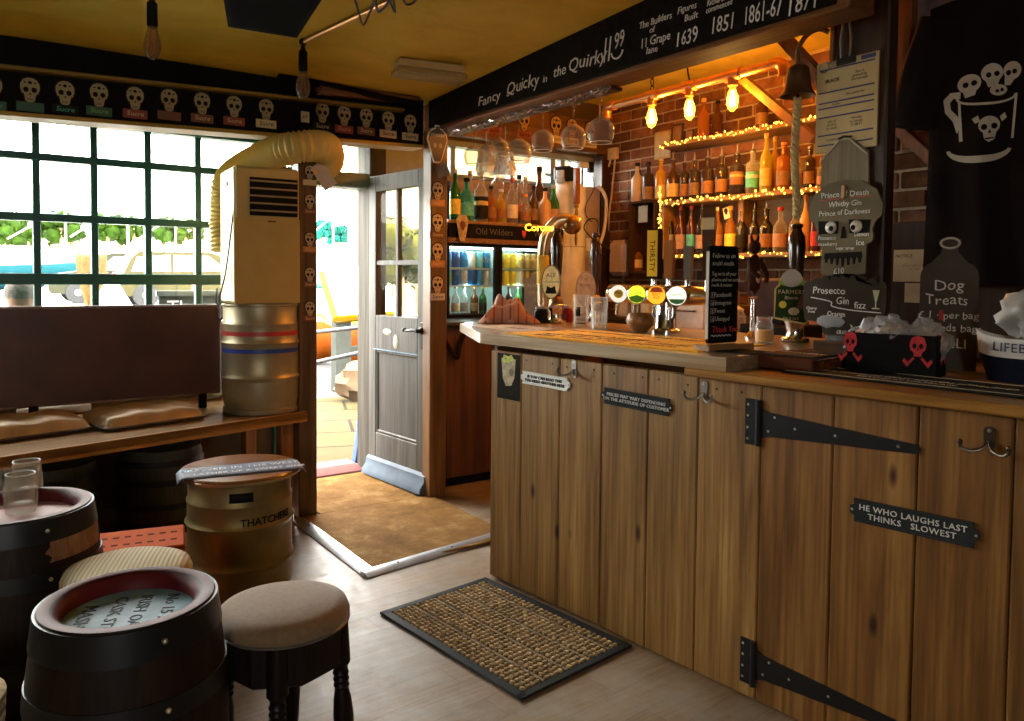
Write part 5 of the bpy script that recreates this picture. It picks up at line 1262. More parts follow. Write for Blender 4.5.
# ------------------------------------------------------------------ copper pipe lamp with three glowing bulbs
PX = 3.2
pts = [onX(612, 112, PX), onX(652, 96, PX), onX(690, 84, PX), onX(733, 73, PX), onX(776, 60, PX)]
za = sum(p.z for p in pts)/5; pts = [Vector((PX, p.y, za)) for p in pts]
lp = thing('pipe_lamp', 'copper pipe lamp with three glowing filament bulbs hung above the bar', 'lamp', T(0, 0, 0))
m = MB(); m.tube([pts[0], pts[-1]], .024, 16); m.obj('pipe', COPPER, lp)
for p, s in ((pts[0], 1), (pts[-1], -1)):
    m = MB(); m.tube(smoothpath([p+Vector((0, -.03*s, 0)), p+Vector((0, .02*s, 0)), p+Vector((0, .045*s, -.025)), p+Vector((0, .048*s, -.07))], 4), .030, 14)
    m.obj('elbow', COPPER, lp)
AMB = (1.0, .42, .07)
for k in (1, 2, 3):
    p = pts[k]
    m = MB(); m.tube([p+Vector((0, .05, 0)), p+Vector((0, -.05, 0))], .032, 14); m.tube([p, p-Vector((0, 0, .055))], [.030, .026], 14); m.obj('tee_socket', COPPER, lp)
    b = p-Vector((0, 0, .06))
    m = MB(); m.lathe([(.014, .005), (.016, -.01), (.028, -.05), (.031, -.075), (.024, -.105), (.010, -.122), (0, -.126)], 20, T(*b)); bo = m.obj('bulb', GLASS('amber_bulb_glass', (1, .75, .35), .08, .05), lp)
    m = MB()
    for j in range(6):
        a = 2*PI*j/6; m.tube([b+Vector((.006*math.cos(a), .006*math.sin(a), -.02)), b+Vector((.013*math.cos(a+.5), .013*math.sin(a+.5), -.095))], .0028, 5)
    m.tube([b+Vector((0, 0, -.015)), b+Vector((0, 0, -.10))], .004, 6)
    m.obj('filament', GLOW('hot_filament', (1, .55, .12), 60), bo)
    point('bulb_light', b-Vector((0, 0, .06)), BULB_W, AMB, .03)
m = MB(); p = pts[1]
for k in range(8):
    z = p.z+.035+k*.04; r_ = .012
    m.tube([(p.x+(r_*math.cos(a) if k % 2 else 0), p.y+(0 if k % 2 else r_*math.cos(a)), z+.024*math.sin(a)) for a in [2*PI*i/12 for i in range(12)]], .003, 5, True)
m.obj('chain', BLACKM, lp)
m = MB(); p = pts[2]; m.tube(smoothpath([p+Vector((0, 0, .02)), p+Vector((0, .02, .10)), p+Vector((0, .01, .2)), p+Vector((0, .05, .26)), Vector((p.x, p.y+.03, 2.68))], 5), .005, 6); m.obj('flex', BLACKM, lp)
# pendant bulbs, unlit, on the room's conduit
def pendant(label, px, top, bot, depthp, conduit=None):
    a = onY(px, top, depthp); b = onY(px, bot, depthp); L = a.z-b.z
    t = thing('pendant_bulb', label, 'pendant light', T(a.x, a.y, a.z))
    m = MB(); m.tube([(0, 0, .1 if conduit is None else .02), (0, 0, -.02)], .006, 8); m.ball((0, 0, -.005), .012); m.obj('ceiling_flex', BLACKM, t)
    m = MB(); m.lathe([(.010, 0), (.019, -.01), (.020, -.09), (.016, -.10)], 18, T(0, 0, -.01)); m.obj('socket', BLACK, t)
    m = MB(); m.lathe([(.014, -.10), (.018, -.115), (.030, -.165), (.032, -.185), (.024, -.21), (.010, -.228), (0, -.232)], 22); m.obj('bulb', GLASS('unlit_bulb', (.85, .70, .48), .15, .03, (.4, .3, .18)), t)
    m = MB()
    for j in range(5): aa = 2*PI*j/5; m.tube([(.005*math.cos(aa), .005*math.sin(aa), -.12), (.012*math.cos(aa), .012*math.sin(aa), -.20)], .0012, 4)
    m.obj('filament', COPPER, t)
    return a
A1 = pendant('unlit filament bulb on the copper conduit beside the black speaker', 303, 47, 99, 3.35, 1)
A0 = pendant('unlit filament bulb hanging at the top of the frame by the window', 152, -2, 55, 3.2)
cz = lambda y: 2.61-(2.61-2.262)*(y+2.1)/6.9
q = onZ(392, -12, 2.40); e = Vector((q.x, q.y, cz(q.y)-.012)); A1b = Vector((A1.x, A1.y, cz(A1.y)-.012))
m = MB(); m.tube([A1b, e], .010, 12); t = thing('conduit_pipe', 'copper conduit running along the ceiling to the filament bulb', 'pipe', T(0, 0, 0)); m.obj('tube', COPPER, t)
m = MB(); m.tube([A1b, Vector((A1.x, A1.y, A1.z))], .009, 8); m.ball(A1b, .018); m.obj('elbow_box', BLACKM, t)
# black wire squiggle under the ceiling
SQ = [(353, -6), (357, 6), (363, 25), (370, 12), (375, -2), (378, 12), (388, 3), (384, -4), (390, 2), (395, 12), (393, -4)]
m = MB(); sq = [onZ(x, y, 2.27) for x, y in SQ]; m.tube(smoothpath(sq, 4), .0045, 6); t = thing('wire_lettering', 'bent black wire decoration hanging from the ceiling at the top of the frame', 'wire decoration', T(0, 0, 0)); m.obj('wire', BLACKM, t)
m = MB(); m.tube(smoothpath([onZ(x, y, 2.27) for x, y in ((402, -4), (406, 4), (413, 3), (418, -3))], 5), .0045, 6); m.tube([sq[0], Vector((sq[0].x, sq[0].y, cz(sq[0].y)-.002))], .003, 5); m.obj('wire', BLACKM, t)
# black speaker box under the ceiling
c = onZ(270, 8, 2.22)
t = thing('ceiling_speaker', 'black wedge shaped loudspeaker mounted against the ceiling', 'loudspeaker', T(c.x, c.y, 0))
zt = cz(c.y)-.004
m = MB()
fp = [onZ(x, y, 2.17) for x, y in ((219, -28), (336, -22), (297, 38), (228, 27))]; ctr = sum(fp, Vector())/4
fp = [Vector((p_.x-c.x, p_.y-c.y, 2.17)) for p_ in fp]; ctr = Vector((ctr.x-c.x, ctr.y-c.y, 0))
vs = fp+[Vector((ctr.x+(p_.x-ctr.x)*1.03, ctr.y+(p_.y-ctr.y)*1.03, cz(c.y+ctr.y+(p_.y-ctr.y)*1.03)-.004)) for p_ in fp]
m.add(vs, [(3, 2, 1, 0), (4, 5, 6, 7), (0, 1, 5, 4), (1, 2, 6, 5), (2, 3, 7, 6), (3, 0, 4, 7)]); m.obj('cabinet', P('speaker_black', (.004, .004, .004), .7, spec=.03), t, 0)
m = MB(); m.prism([(ctr.x+(p_.x-ctr.x)*.88, ctr.y+(p_.y-ctr.y)*.88) for p_ in fp], 2.165, 2.17); m.obj('grille', P('speaker_grille', (.004, .004, .004), .9, spec=.02), t)
# emergency light
e0, e1 = onZ(396, 68, 2.29), onZ(462, 76, 2.29); ee = (e0+e1)/2; ed = (e1-e0).normalized(); Le = (e1-e0).length/2
t = thing('emergency_light', 'unlit cream emergency light fitting on the yellow ceiling', 'ceiling light', fr((ee.x, ee.y, cz(ee.y)-.055), ed, ZV.cross(ed)) )
m = MB(); m.box(-Le, Le, -.05, .05, .012, .05, bev=.006); m.obj('housing', P('cream_housing', (.52, .38, .16), .5), t)
m = MB(); m.box(-Le-.012, Le+.012, -.06, .06, -.028, .014, bev=.012); m.obj('diffuser', GLASS('yellowed_diffuser', (.85, .75, .5), .35, .15, (.5, .42, .22)), t)
m = MB(); m.tube([(-Le*.85, 0, -.005), (Le*.85, 0, -.005)], .010, 10); m.obj('tube_lamp', P('dead_tube', (.6, .56, .42), .4), t)

# ------------------------------------------------------------------ things hung on the post
PFX = 2.418
def pfr(px, py, x=PFX): q = onX(px, py, x); return fr((x, q.y, q.z), -YV)
CM = pfr(846, 104, 2.412)
t = thing('clipped_paper', 'licence sheet with blue ruled lines clipped to the post', 'paper', CM)
W2 = (onX(815, 100, 2.412).y-onX(877, 100, 2.412).y)/2; H2 = (onX(846, 58, 2.412).z-onX(846, 150, 2.412).z)/2
m = MB(); m.box(-W2, W2, -H2, H2, -.004, 0); m.obj('backing_board', P('tan_board', (.30, .22, .12), .7), t)
m = MB(); m.box(-W2+.002, W2-.002, -H2+.002, H2-.002, 0, .0012); m.obj('sheet', P('cream_sheet', (.55, .42, .21), .7, var=.15, scale=6), t)
BLU = P('navy_rule', (.03, .04, .16), .6); GP = P('grey_print', (.2, .17, .12), .7)
m = MB()
for y in (.83, .33, .10, -.02, -.22, -.62, -.84): m.box(-W2*.9, W2*.88, y*H2-.0025, y*H2+.0025, .0012, .0018)
m.box(W2*.45, W2*.9, H2*.88, H2*.97, .0012, .0018)
m.obj('ruled_line', BLU, t)
text(t, 'PREMISES\nLICENCE', .014, GP, (-W2*.35, H2*.90, .002)); text(t, 'BLACK', .017, BLK, (-W2*.45, H2*.57, .002))
for x, y, s in ((.42, .58, 'Part A\ngranted by\nthe borough'), (-.45, -.40, 'sale of\nalcohol\nby retail'), (.35, -.40, 'Monday\nto Sunday\n11 till 11'), (-.4, -.73, 'conditions'), (.3, .22, 'the quirky bar'), (-.3, .04, 'holder')): text(t, s, .0115, GP, (x*W2, y*H2, .002))
m = MB(); m.tube([(-W2*.74+.018*math.cos(2*PI*i/16), H2*.9+.018*math.sin(2*PI*i/16), .0016) for i in range(16)], .002, 4, True); m.obj('crest', GP, t)
tc_ = thing('bulldog_clip', 'black clip with hooks holding the ruled sheet on the post', 'clip', CM @ T(0, H2, .006))
m = MB(); m.box(-.035, .035, -.022, .008, -.006, .006, bev=.004); m.obj('jaw', BLACKM, tc_)
m = MB()
for s in (-1, 1): m.tube(smoothpath([(s*.015, 0, .004), (s*.018, .06, .004), (s*.012, .12, .006), (s*.02-.01, .17, .01), (s*.03-.015, .19, .02)], 5), .0045, 8)
m.tube(smoothpath([(-.01, .16, .0), (-.02, .2, .015), (0, .23, .02), (.03, .215, .02), (.03, .18, .012)], 5), .007, 8); m.obj('lever', STEEL, tc_)
# key like hook and dark iron hook above
m = MB(); m.ball((0, 0, 0), .035, (1, .9, .4), 14, 10); q = onX(850, 8, 2.41); t = thing('iron_boss', 'dark iron hook boss on the post at the top of the frame', 'hook', fr((2.412, q.y, q.z), -YV)); m.obj('boss', BLACKM, t)
# wooden plaque on string
HM = pfr(845, 165, 2.410)
t = thing('wooden_plaque', 'plain weathered six sided wooden plaque hung on string above the skull board', 'plaque', HM)
w_ = (onX(820, 160, 2.41).y-onX(868, 160, 2.41).y)/2; h_ = (onX(845, 150, 2.41).z-onX(845, 200, 2.41).z)/2
m = MB(); m.prism([(-w_, -h_), (w_, -h_), (w_*.95, h_*.45), (w_*.3, h_), (-w_*.3, h_), (-w_*.95, h_*.45)], -.004, .004); m.obj('board', WOOD('weathered_plaque', (.14, .11, .06), (.22, .175, .10), (.29, .235, .15), 1, 1, .7), t)
m = MB(); m.tube([(-w_*.95, h_*.3, .006), (-.012, h_*1.08, .008), (.012, h_*1.08, .008), (w_*.95, h_*.3, .006)], .0028, 6); m.obj('string', P('pale_cord', (.55, .5, .42), .7), t)
m = MB(); m.tube([(-.02, h_*1.06, .008), (0, h_*1.12, .012), (.025, h_*1.08, .008)], .004, 6); m.obj('bow', BLACKM, t)
# skull chalkboard
SM = pfr(845, 228, 2.396)
kx = (onX(808, 228, 2.396).y-onX(882, 228, 2.396).y)/2; ky = (onX(845, 180, 2.396).z-onX(845, 276, 2.396).z)/2
t = thing('skull_chalkboard', 'skull shaped chalkboard with googly eyes listing gin drinks', 'chalkboard', SM)
half = [(.0, 1.0), (.45, .95), (.82, .76), (1.0, .45), (.98, .22), (.82, .12), (.74, -.05), (.78, -.20), (.74, -.30), (.60, -.36), (.60, -.95), (.3, -.99)]
SKO = [(x*kx, y*ky) for x, y in half]+[(-x*kx, y*ky) for x, y in half[::-1] if x > 0]
m = MB(); m.prism(SKO, 0, .008); m.obj('board', P('olive_grey_board', (.125, .095, .043), .75, var=.15), t)
m = MB()
for s in (-1, 1): m.prism([(s*kx*.42+x, ky*.02+y) for x, y in [(-.035*1.0, -.022), (.035, -.022), (.038, .02), (-.038, .024)]], .008, .009)
m.prism([(-.010, -.035), (.012, -.035), (.004, .005), (-.004, .005)], .008, .009)
for k in range(-3, 4): m.prism([(k*kx*.15-.007, -ky*.62), (k*kx*.15+.007, -ky*.62), (k*kx*.15+.004, -ky*.80+abs(k)*.004), (k*kx*.15-.004, -ky*.80+abs(k)*.004)], .008, .0088)
m.prism([(-kx*.5, -ky*.52), (kx*.5, -ky*.50), (kx*.52, -ky*.62), (-kx*.52, -ky*.64)], .008, .0086)
m.obj('skull_markings', P('dark_board_paint', (.012, .010, .008), .7), t)
for s in (-1, 1):
    m = MB(); m.ball((s*kx*.34+.0, ky*.02, .010), .021, (1, 1, .45), 18, 8); eo = m.obj('googly_eye', P('googly_white', (.72, .68, .58), .3), t)
    m = MB(); m.ball((s*kx*.34-.006*s, ky*.02-.004, .019), .009, (1, 1, .3), 12, 6); m.obj('pupil', BLACK, eo)
for s_, x, y, sz in (('Prince of Death', 0, .70, .027), ('Whitby Gin', .02, .50, .025), ('Prince of Darkness', .0, .32, .024), ('Prosecco', -.45, -.20, .018), ('strawberry', -.43, -.33, .016), ('Lemon', .48, -.15, .019), ('Ice', .45, -.32, .024), ('sugar syrup', .05, -.42, .014), ('£10', -.1, -.90, .026)): text(t, s_, sz, CHALK, (x*kx, y*ky, .0090), wob=.1, thin=.002)
m = MB(); m.box(-kx*.7, -kx*.1, ky*.60, ky*.615, .008, .0088); m.box(kx*.15, kx*.75, ky*.62, ky*.635, .008, .0088); m.obj('red_underline', REDINK, t)
m = MB(); m.box(-.007, .007, ky*.60, ky*.88, .008, .02, bev=.003); m.obj('peg', WOOD('clothes_peg', (.25, .1, .03), (.4, .2, .07), (.5, .3, .12), 1), t)
# prosecco cloud board
GM2 = pfr(844, 305, 2.380)
gx = (onX(803, 305, 2.38).y-onX(885, 305, 2.38).y)/2; gy = (onX(844, 274, 2.38).z-onX(844, 336, 2.38).z)/2
t = thing('cloud_chalkboard', 'wavy edged chalkboard advertising a prosecco gin fizz below the skull board', 'chalkboard', GM2)
top = []
for k in range(9): top += arc(-gx+gx*2*(k+.5)/9, gy*(.55+.3*math.sin(PI*(k+.5)/9)), gx/8.5, 180, 0, 6)
m = MB(); m.prism([(-gx, -gy*.2)]+top+[(gx, -gy*.1), (gx*.95, -gy*.45), (gx*.3, -gy*.7), (gx*.2, -gy), (-gx*.45, -gy), (-gx*.55, -gy*.6), (-gx*.95, -gy*.55)], 0, .008); m.obj('board', P('slate_board', (.05, .04, .03), .75), t)
text(t, 'Prosecco', .032, CHALK, (-gx*.35, gy*.45, .0086), wob=.1); text(t, 'Gin', .032, CHALK, (.0, gy*.13, .0086), wob=.1); text(t, 'fizz', .032, CHALK, (gx*.42, gy*.0, .0086), wob=.1); text(t, 'Orange', .022, CHALK, (-gx*.15, -gy*.3, .0086), wob=.1); text(t, 'Cherry\nfrom', .014, CHALK, (-gx*.78, -gy*.2, .0086), wob=.1, line=.8); text(t, '£8.00', .018, CHALK, (gx*.0, -gy*.88, .0086), wob=.1)
m = MB(); m.tube(smoothpath([(-gx*.8, gy*.22, .009), (-gx*.3, gy*.1, .009), (-gx*.25, -gy*.05, .009), (gx*.2, -gy*.15, .009), (gx*.9, -gy*.2, .009)], 6), .0018, 5); m.obj('swirl', CHALK, t)
m = MB(); m.tube([(gx*.75, gy*.45, .009), (gx*.78, gy*.1, .009), (gx*.78, -.0-gy*.05, .009)], .002, 5); m.tube([(gx*.70, -gy*.07, .009), (gx*.86, -gy*.07, .009)], .002, 5); m.prism([(gx*.70, gy*.5), (gx*.86, gy*.5), (gx*.80, gy*.15), (gx*.76, gy*.15)], .008, .0092); m.obj('glass_drawing', P('pale_lime_chalk', (.55, .55, .35), .8), t)
m = MB(); m.ball((-gx*.3, -gy*.55, .008), .035, (1.5, .6, .12), 14, 8, wob=.3); m.obj('grey_smear', P('grey_smear', (.30, .31, .33), .8), t)
m = MB(); m.prism([(gx*.2, -gy*.6), (gx*.5, -gy*.95), (gx*.28, -gy*.95)], .008, .01); m.obj('paper_scrap', P('scrap_white', (.6, .56, .48), .7), t)
# ship's bell with plaited rope
bq = onX(798, 82, 2.40)
t = thing('bar_bell', 'bronze ship\'s bell on a curved bracket beside the post', 'bell', T(2.40, bq.y, bq.z))
dpx = 2.62/770
m = MB(); m.lathe([(.0, .055), (.028, .055), (.036, .046), (.040, .02), (.044, -.015), (.052, -.035), (.062, -.05), (.058, -.05), (.045, -.03), (.03, .02), (0, .03)], 32); m.obj('bell_body', P('dull_bronze', (.17, .105, .05), .38, .8), t)
m = MB(); m.ball((0, 0, -.053), .010); m.tube([(0, 0, .02), (0, 0, -.05)], .003, 6); m.obj('clapper', BLACKM, t)
m = MB(); m.tube(smoothpath([(0, 0, .055), (0, .005, .085), (0, -.0, .12), (0, -.03, .155), (.0, -.075, .165), (.015, -.105, .15)], 6), .009, 10); m.obj('bracket', P('bronze_bracket', (.30, .16, .06), .35, .8), t)
m = MB(); L = .42
for s in range(3):
    m.tube([(.007*math.cos(i*.55+s*2*PI/3)+.003*math.sin(i*.1), .007*math.sin(i*.55+s*2*PI/3)-.0+.006*math.sin(i*.05), -.055-L*i/90) for i in range(91)], .0085, 6)
m.obj('rope', P('tan_rope', (.58, .43, .19), .9, var=.25, scale=120), t)
# black wire stay below the pipe lamp
# ------------------------------------------------------------------ tee shirt
SDEP = 2.62
c = deep(1012, 110, SDEP); c = Vector((c.x, c.y, 0)); tcf = tocam(c) @ RY(math.radians(8))
zt = deep(1012, -18, SDEP).z
t = thing('t_shirt', 'black t-shirt printed with skulls in a tankard hanging at the right', 't-shirt', T(0, 0, zt) @ tcf)
def shirt(side):
    out = []
    hw = .255; Hs = 1.0; N = 26
    def wid(v):  # body half width by drop
        return hw*(1.0-.03*math.sin(v*PI))
    def P_(u, v, s):
        x = (2*u-1)*wid(v); y = -.03-v*Hs-.035*abs(2*u-1)**1.6*(1-v)
        dz = .052*math.cos((2*u-1)*PI/2)**.8 if abs(2*u-1) < 1 else 0
        fold = .012*math.sin(u*21+1.5*math.sin(v*3))*(.25+v)*(1-abs(2*u-1)**4)
        return (x, y, s*(dz)+fold*(1 if s > 0 else .5))
    return P_
fn = shirt(1)
m = MB(); m.grid(lambda u, v: fn(u, v, 1), 72, 48); m.grid(lambda u, v: fn(u, v, -1), 72, 48)
TEE = P('black_cotton', (.014, .009, .008), .9, var=.25, scale=6, spec=.08)
m.obj('body', TEE, t, 70)
for s in (-1, 1):
    m = MB(); pa, pb = Vector((s*.205, -.115, 0)), Vector((s*.298, -.475, .0))
    m.tube(smoothpath([pa, pa.lerp(pb, .5)+Vector((s*.012, .0, .0)), pb], 6), [.088-.0012*i for i in range(13)], 18, flat=.5); m.obj('sleeve', TEE, t, 70)
m = MB(); m.tube([(.085*math.cos(a), -.035-.035*max(0, -math.sin(a))+.0*a, .05*(-math.sin(a))) for a in [2*PI*i/32 for i in range(32)]], .010, 8, True); m.obj('collar', TEE, t)
SKW = P('print_white', (.62, .57, .47), .8)
PM = T(-.035, -.205, 0)
def onfront(pts):
    out = []
    for x, y in pts:
        out.append((x, y))
    return out
def printobj(name, polys, mat, lift, parent):
    m = MB()
    for poly in polys:
        n = len(poly)
        if sum(poly[i][0]*poly[(i+1) % n][1]-poly[(i+1) % n][0]*poly[i][1] for i in range(n)) < 0: poly = poly[::-1]
        bm2 = bmesh.new(); f = bm2.faces.new([bm2.verts.new((x, y, 0)) for x, y in poly])
        bmesh.ops.triangulate(bm2, faces=[f])
        for _ in range(2): bmesh.ops.subdivide_edges(bm2, edges=[e for e in bm2.edges if e.calc_length() > .012], cuts=1, use_grid_fill=False)
        bmesh.ops.triangulate(bm2, faces=bm2.faces[:])
        bm2.verts.index_update()
        vs = []
        for v in bm2.verts:
            vv = (-.03-v.co.y)/1.0
            for _ in range(4):
                hw_ = .255*(1-.03*math.sin(max(0, min(1, vv))*PI)); uu_ = (v.co.x/hw_+1)/2; vv = (-.03-v.co.y-.035*abs(2*uu_-1)**1.6*(1-vv))/1.0
            q = fn(max(.01, min(.99, uu_)), vv, 1); vs.append((v.co.x, v.co.y, q[2]+lift))
        m.add(vs, [tuple(v.index for v in f.verts) for f in bm2.faces]); bm2.free()
    return m.obj(name, mat, parent, 70)
px2 = SDEP/770  # metres per pixel at the shirt
def sp(x, y): return ((x-1012)*px2-.0, (110-y)*px2+.0-(zt-deep(1012, 110, SDEP).z))
def ov(cx, cy, a, b, n=18, rot=0): return [sp(cx+a*math.cos(2*PI*i/n)*math.cos(rot)-b*math.sin(2*PI*i/n)*math.sin(rot), cy+a*math.cos(2*PI*i/n)*math.sin(rot)+b*math.sin(2*PI*i/n)*math.cos(rot)) for i in range(n)]
def ringpoly(cx, cy, a, b, a2, b2, t0, t1, n=14):
    o = [sp(cx+a*math.cos(math.radians(t0+(t1-t0)*i/n)), cy+b*math.sin(math.radians(t0+(t1-t0)*i/n))) for i in range(n+1)]
    return o+[sp(cx+a2*math.cos(math.radians(t1-(t1-t0)*i/n)), cy+b2*math.sin(math.radians(t1-(t1-t0)*i/n))) for i in range(n+1)]
prn = printobj('tankard_print', [ringpoly(988, 97, 26, 9, 23.5, 6.5, -5, 185), ringpoly(983, 148, 28, 15, 25, 8, 8, 175),
    [sp(*p) for p in ((966, 90), (957, 90), (951, 97), (953, 110), (960, 119), (964, 132), (967, 122), (964, 114), (958, 107), (957, 100), (960, 96), (966, 97))],
    ov(973, 83, 10, 9.5), [sp(*p) for p in ((967, 88), (980, 87), (978, 95), (970, 97))], ov(992, 75, 9.5, 9.5), [sp(*p) for p in ((986, 81), (999, 80), (997, 88), (989, 89))], [sp(*p) for p in ((964, 100), (966, 100), (969, 140), (966, 140))], [sp(*p) for p in ((1012, 97), (1014, 97), (1012, 140), (1010, 140))],
    ov(1009, 74, 7.5, 9), [sp(*p) for p in ((1003, 80), (1012, 81), (1008, 88), (1003, 88))], ov(998, 92, 7.5, 5.5),
    ov(991, 126, 9.5, 9), [sp(*p) for p in ((985, 131), (998, 130), (996, 140), (991, 143), (987, 140))],
    [sp(*p) for p in ((976, 119), (981, 116), (983, 122), (979, 124))], [sp(*p) for p in ((1000, 118), (1004, 114), (1006, 119), (1002, 123))]], SKW, .0025, t)
printobj('print_shadows', [ov(970, 84, 2.6, 2.8), ov(977, 83, 2.6, 2.8), ov(989, 77, 2.4, 2.6), ov(996, 76, 2.4, 2.6), ov(1006, 76, 2.2, 2.6), ov(1011, 75, 2, 2.4), ov(997, 93, 1.8, 1.8), ov(1001, 92, 1.6, 1.8),
    ov(986.5, 128, 2.8, 3), ov(995.5, 127, 2.8, 3), [sp(990, 134), sp(993, 134), sp(991.5, 130)], [sp(987, 139), sp(996, 138), sp(995, 139.4), sp(988, 140.4)]], P('print_black', (.012, .010, .010), .8), .004, prn)
MBh = MB(); MBh.tube([(-.19, -.06, 0), (-.1, -.01, 0), (0, .02, 0), (.1, -.01, 0), (.19, -.06, 0)], .007, 8); MBh.tube(smoothpath([(0, .02, 0), (0, .07, 0), (.02, .10, 0), (0, .13, 0)], 5), .003, 6)
hz_ = MBh.obj('hanger', BLACKM, t)
m = MB(); m.tube([(c.x, c.y, zt+.13), (c.x, .2, zt+.13)], .012, 10); m.tube([(c.x, c.y, zt+.13), (c.x, 1.30, zt+.13), (2.485, 1.40, zt+.13)], .012, 10); tag(m.obj('hanging_rail', BLACKM), 'dark rail above the frame carrying the black t-shirt', 'rail')
# ------------------------------------------------------------------ back bar : shelves with fairy lights
SHW = WOOD('warm_shelf_wood', (.14, .06, .015), (.27, .13, .035), (.38, .20, .06), 1, 1, .4)
SX0, SX1 = 3.96, 4.19
yS = lambda px, x=SX0: onX(px, 200, x).y
Yl, Yr = yS(660), yS(824)
Z2, Z3, Z1 = onX(740, 194, SX0).z, onX(740, 253, SX0).z, onX(740, 130, SX0).z
sh = thing('bottle_shelves', 'open wooden wall shelves holding spirits behind the bar', 'shelf unit', T(0, 0, 0))
for z, y0, y1 in ((Z2, Yr-.06, Yl), (Z3, Yr-.06, Yl), (Z1, yS(818), yS(659))):
    MB().box(SX0, SX1, y0, y1, z-.028, z, bev=.003).obj('shelf_board', SHW, sh)
MB().box(SX0+.01, SX1, Yl-.03, Yl+.0, Z3-.03, Z2-.028, bev=.003).obj('side_panel', SHW, sh)
MB().box(SX0+.01, SX1, Yr-.06, Yr-.03, Z3-.03, Z2-.028, bev=.003).obj('side_panel', SHW, sh)
MB().box(SX0+.08, SX1, yS(735), yS(730), Z3, Z2-.028, bev=.003).obj('divider', SHW, sh)
m = MB(); m.box(SX1-.01, SX1, Yr-.03, Yl-.03, Z3, Z2-.02); m.obj('back_panel', WOOD('shelf_back', (.05, .02, .006), (.10, .045, .012), (.15, .07, .02), 1), sh)
# fairy lights : garlands of warm bulbs on a thin wire
FG = GLOW('fairy_glow', (1, .62, .08), 2.6)
FB = None
def garland(label, pts, n, jit, seed):
    global FB
    t = thing('fairy_light_string', label, 'fairy lights', T(0, 0, 0), group='strings of fairy lights on the shelves'); r_ = random.Random(seed)
    pts = [Vector(p) for p in pts]; L = [0]
    for a, b in zip(pts, pts[1:]): L.append(L[-1]+(b-a).length)
    def at(s):
        for i in range(len(pts)-1):
            if s <= L[i+1]: return pts[i].lerp(pts[i+1], (s-L[i])/(L[i+1]-L[i]))
        return pts[-1]
    wire = []
    for i in range(n):
        p = at(L[-1]*(i+.5)/n)+Vector((-r_.uniform(.004, .018), r_.uniform(-jit, jit)*.5, r_.uniform(-jit, jit)))
        if FB is None: mm = MB(); mm.ball((0, 0, 0), .0052, (1, 1, 1.3), 8, 6); o = mm.obj('light_bulb', FG, t); FB = o
        else: o = FB.copy(); COL.objects.link(o); o.parent = t
        o.matrix_local = T(*p) @ S(*[r_.uniform(.7, 1.35)]*3); wire.append(p)
    m = MB(); m.tube(wire, .0012, 4); m.obj('wire', P('copper_wire', (.3, .16, .05), .4, .6), t)
garland('fairy lights along the front of the middle bottle shelf', [(SX0, Yl, Z2-.012), (SX0, Yr-.05, Z2-.012)], 70, .022, 1)
garland('fairy lights along the front of the lower bottle shelf', [(SX0, Yl, Z3-.012), (SX0, Yr-.05, Z3-.012)], 48, .018, 2)
garland('fairy lights along the top shelf', [(SX0, yS(659), Z1-.012), (SX0, yS(818), Z1-.012)], 60, .018, 3)
garland('fairy lights hanging down the left side of the bottle shelves', [(SX0, Yl, Z1-.3), (SX0, Yl-.01, Z2+.0), (SX0+.005, Yl-.01, Z3-.02)], 42, .02, 4)
point('shelf_glow', (SX0-.10, (Yl+Yr)/2, Z2-.14), 2.6, (1, .55, .15), .12)
point('shelf_glow', (SX0-.10, (Yl+Yr)/2, Z1-.10), 2.2, (1, .55, .15), .12)
# ---- bottles
BM = {}
def bmat(key, col, fac, body=None): return GLASS('bottle_'+key, col, fac, .06, body or col)
GL = {'clear': bmat('clear', (.90, .90, .88), .16, (.6, .6, .58)), 'smoke': bmat('smoke', (.42, .33, .25), .30, (.10, .07, .05)), 'green': bmat('green', (.10, .45, .12), .4, (.04, .22, .05)), 'teal': bmat('teal', (.25, .75, .60), .35, (.1, .42, .33)),
      'blue': bmat('blue', (.05, .15, .75), .45, (.02, .06, .5)), 'amber': bmat('amber', (.75, .35, .06), .4, (.45, .18, .03)), 'brown': bmat('brown', (.22, .09, .03), .6, (.10, .04, .012)),
      'dark': P('bottle_dark', (.018, .014, .013), .12, coat=.5), 'gold': bmat('gold', (.95, .70, .15), .45, (.7, .42, .05)), 'frost': P('bottle_frosted_orange', (.62, .36, .16), .35),
      'white': P('bottle_cream', (.55, .47, .36), .45), 'plum': P('bottle_plum', (.07, .012, .016), .15, coat=.5), 'yellow': bmat('yellow', (.9, .85, .25), .4, (.6, .5, .08))}
LB = lambda n, c: P('label_'+n, c, .6, var=.2, scale=50)
L_ = {'white': LB('white', (.66, .62, .54)), 'yellow': LB('yellow', (.78, .56, .06)), 'black': LB('black', (.025, .022, .02)), 'orange': LB('orange', (.28, .12, .03)), 'red': LB('red', (.5, .04, .04)), 'pink': LB('pink', (.42, .25, .19)),
      'teal': LB('teal', (.10, .50, .45)), 'gold': LB('gold', (.6, .42, .14)), 'grey': LB('grey', (.35, .35, .33)), 'cream': LB('cream', (.58, .48, .3)), 'tan': LB('tan', (.22, .12, .055))}
CAPM = {'black': BLACK, 'red': P('cap_red', (.5, .04, .03), .4), 'cork': P('cap_cork', (.62, .38, .14), .7), 'orange': P('cap_orange', (.75, .28, .03), .45), 'gold': BRASS, 'steel': STEEL, 'white': WHITE, 'pour': STEEL, 'blue': P('cap_blue', (.03, .08, .4), .4)}
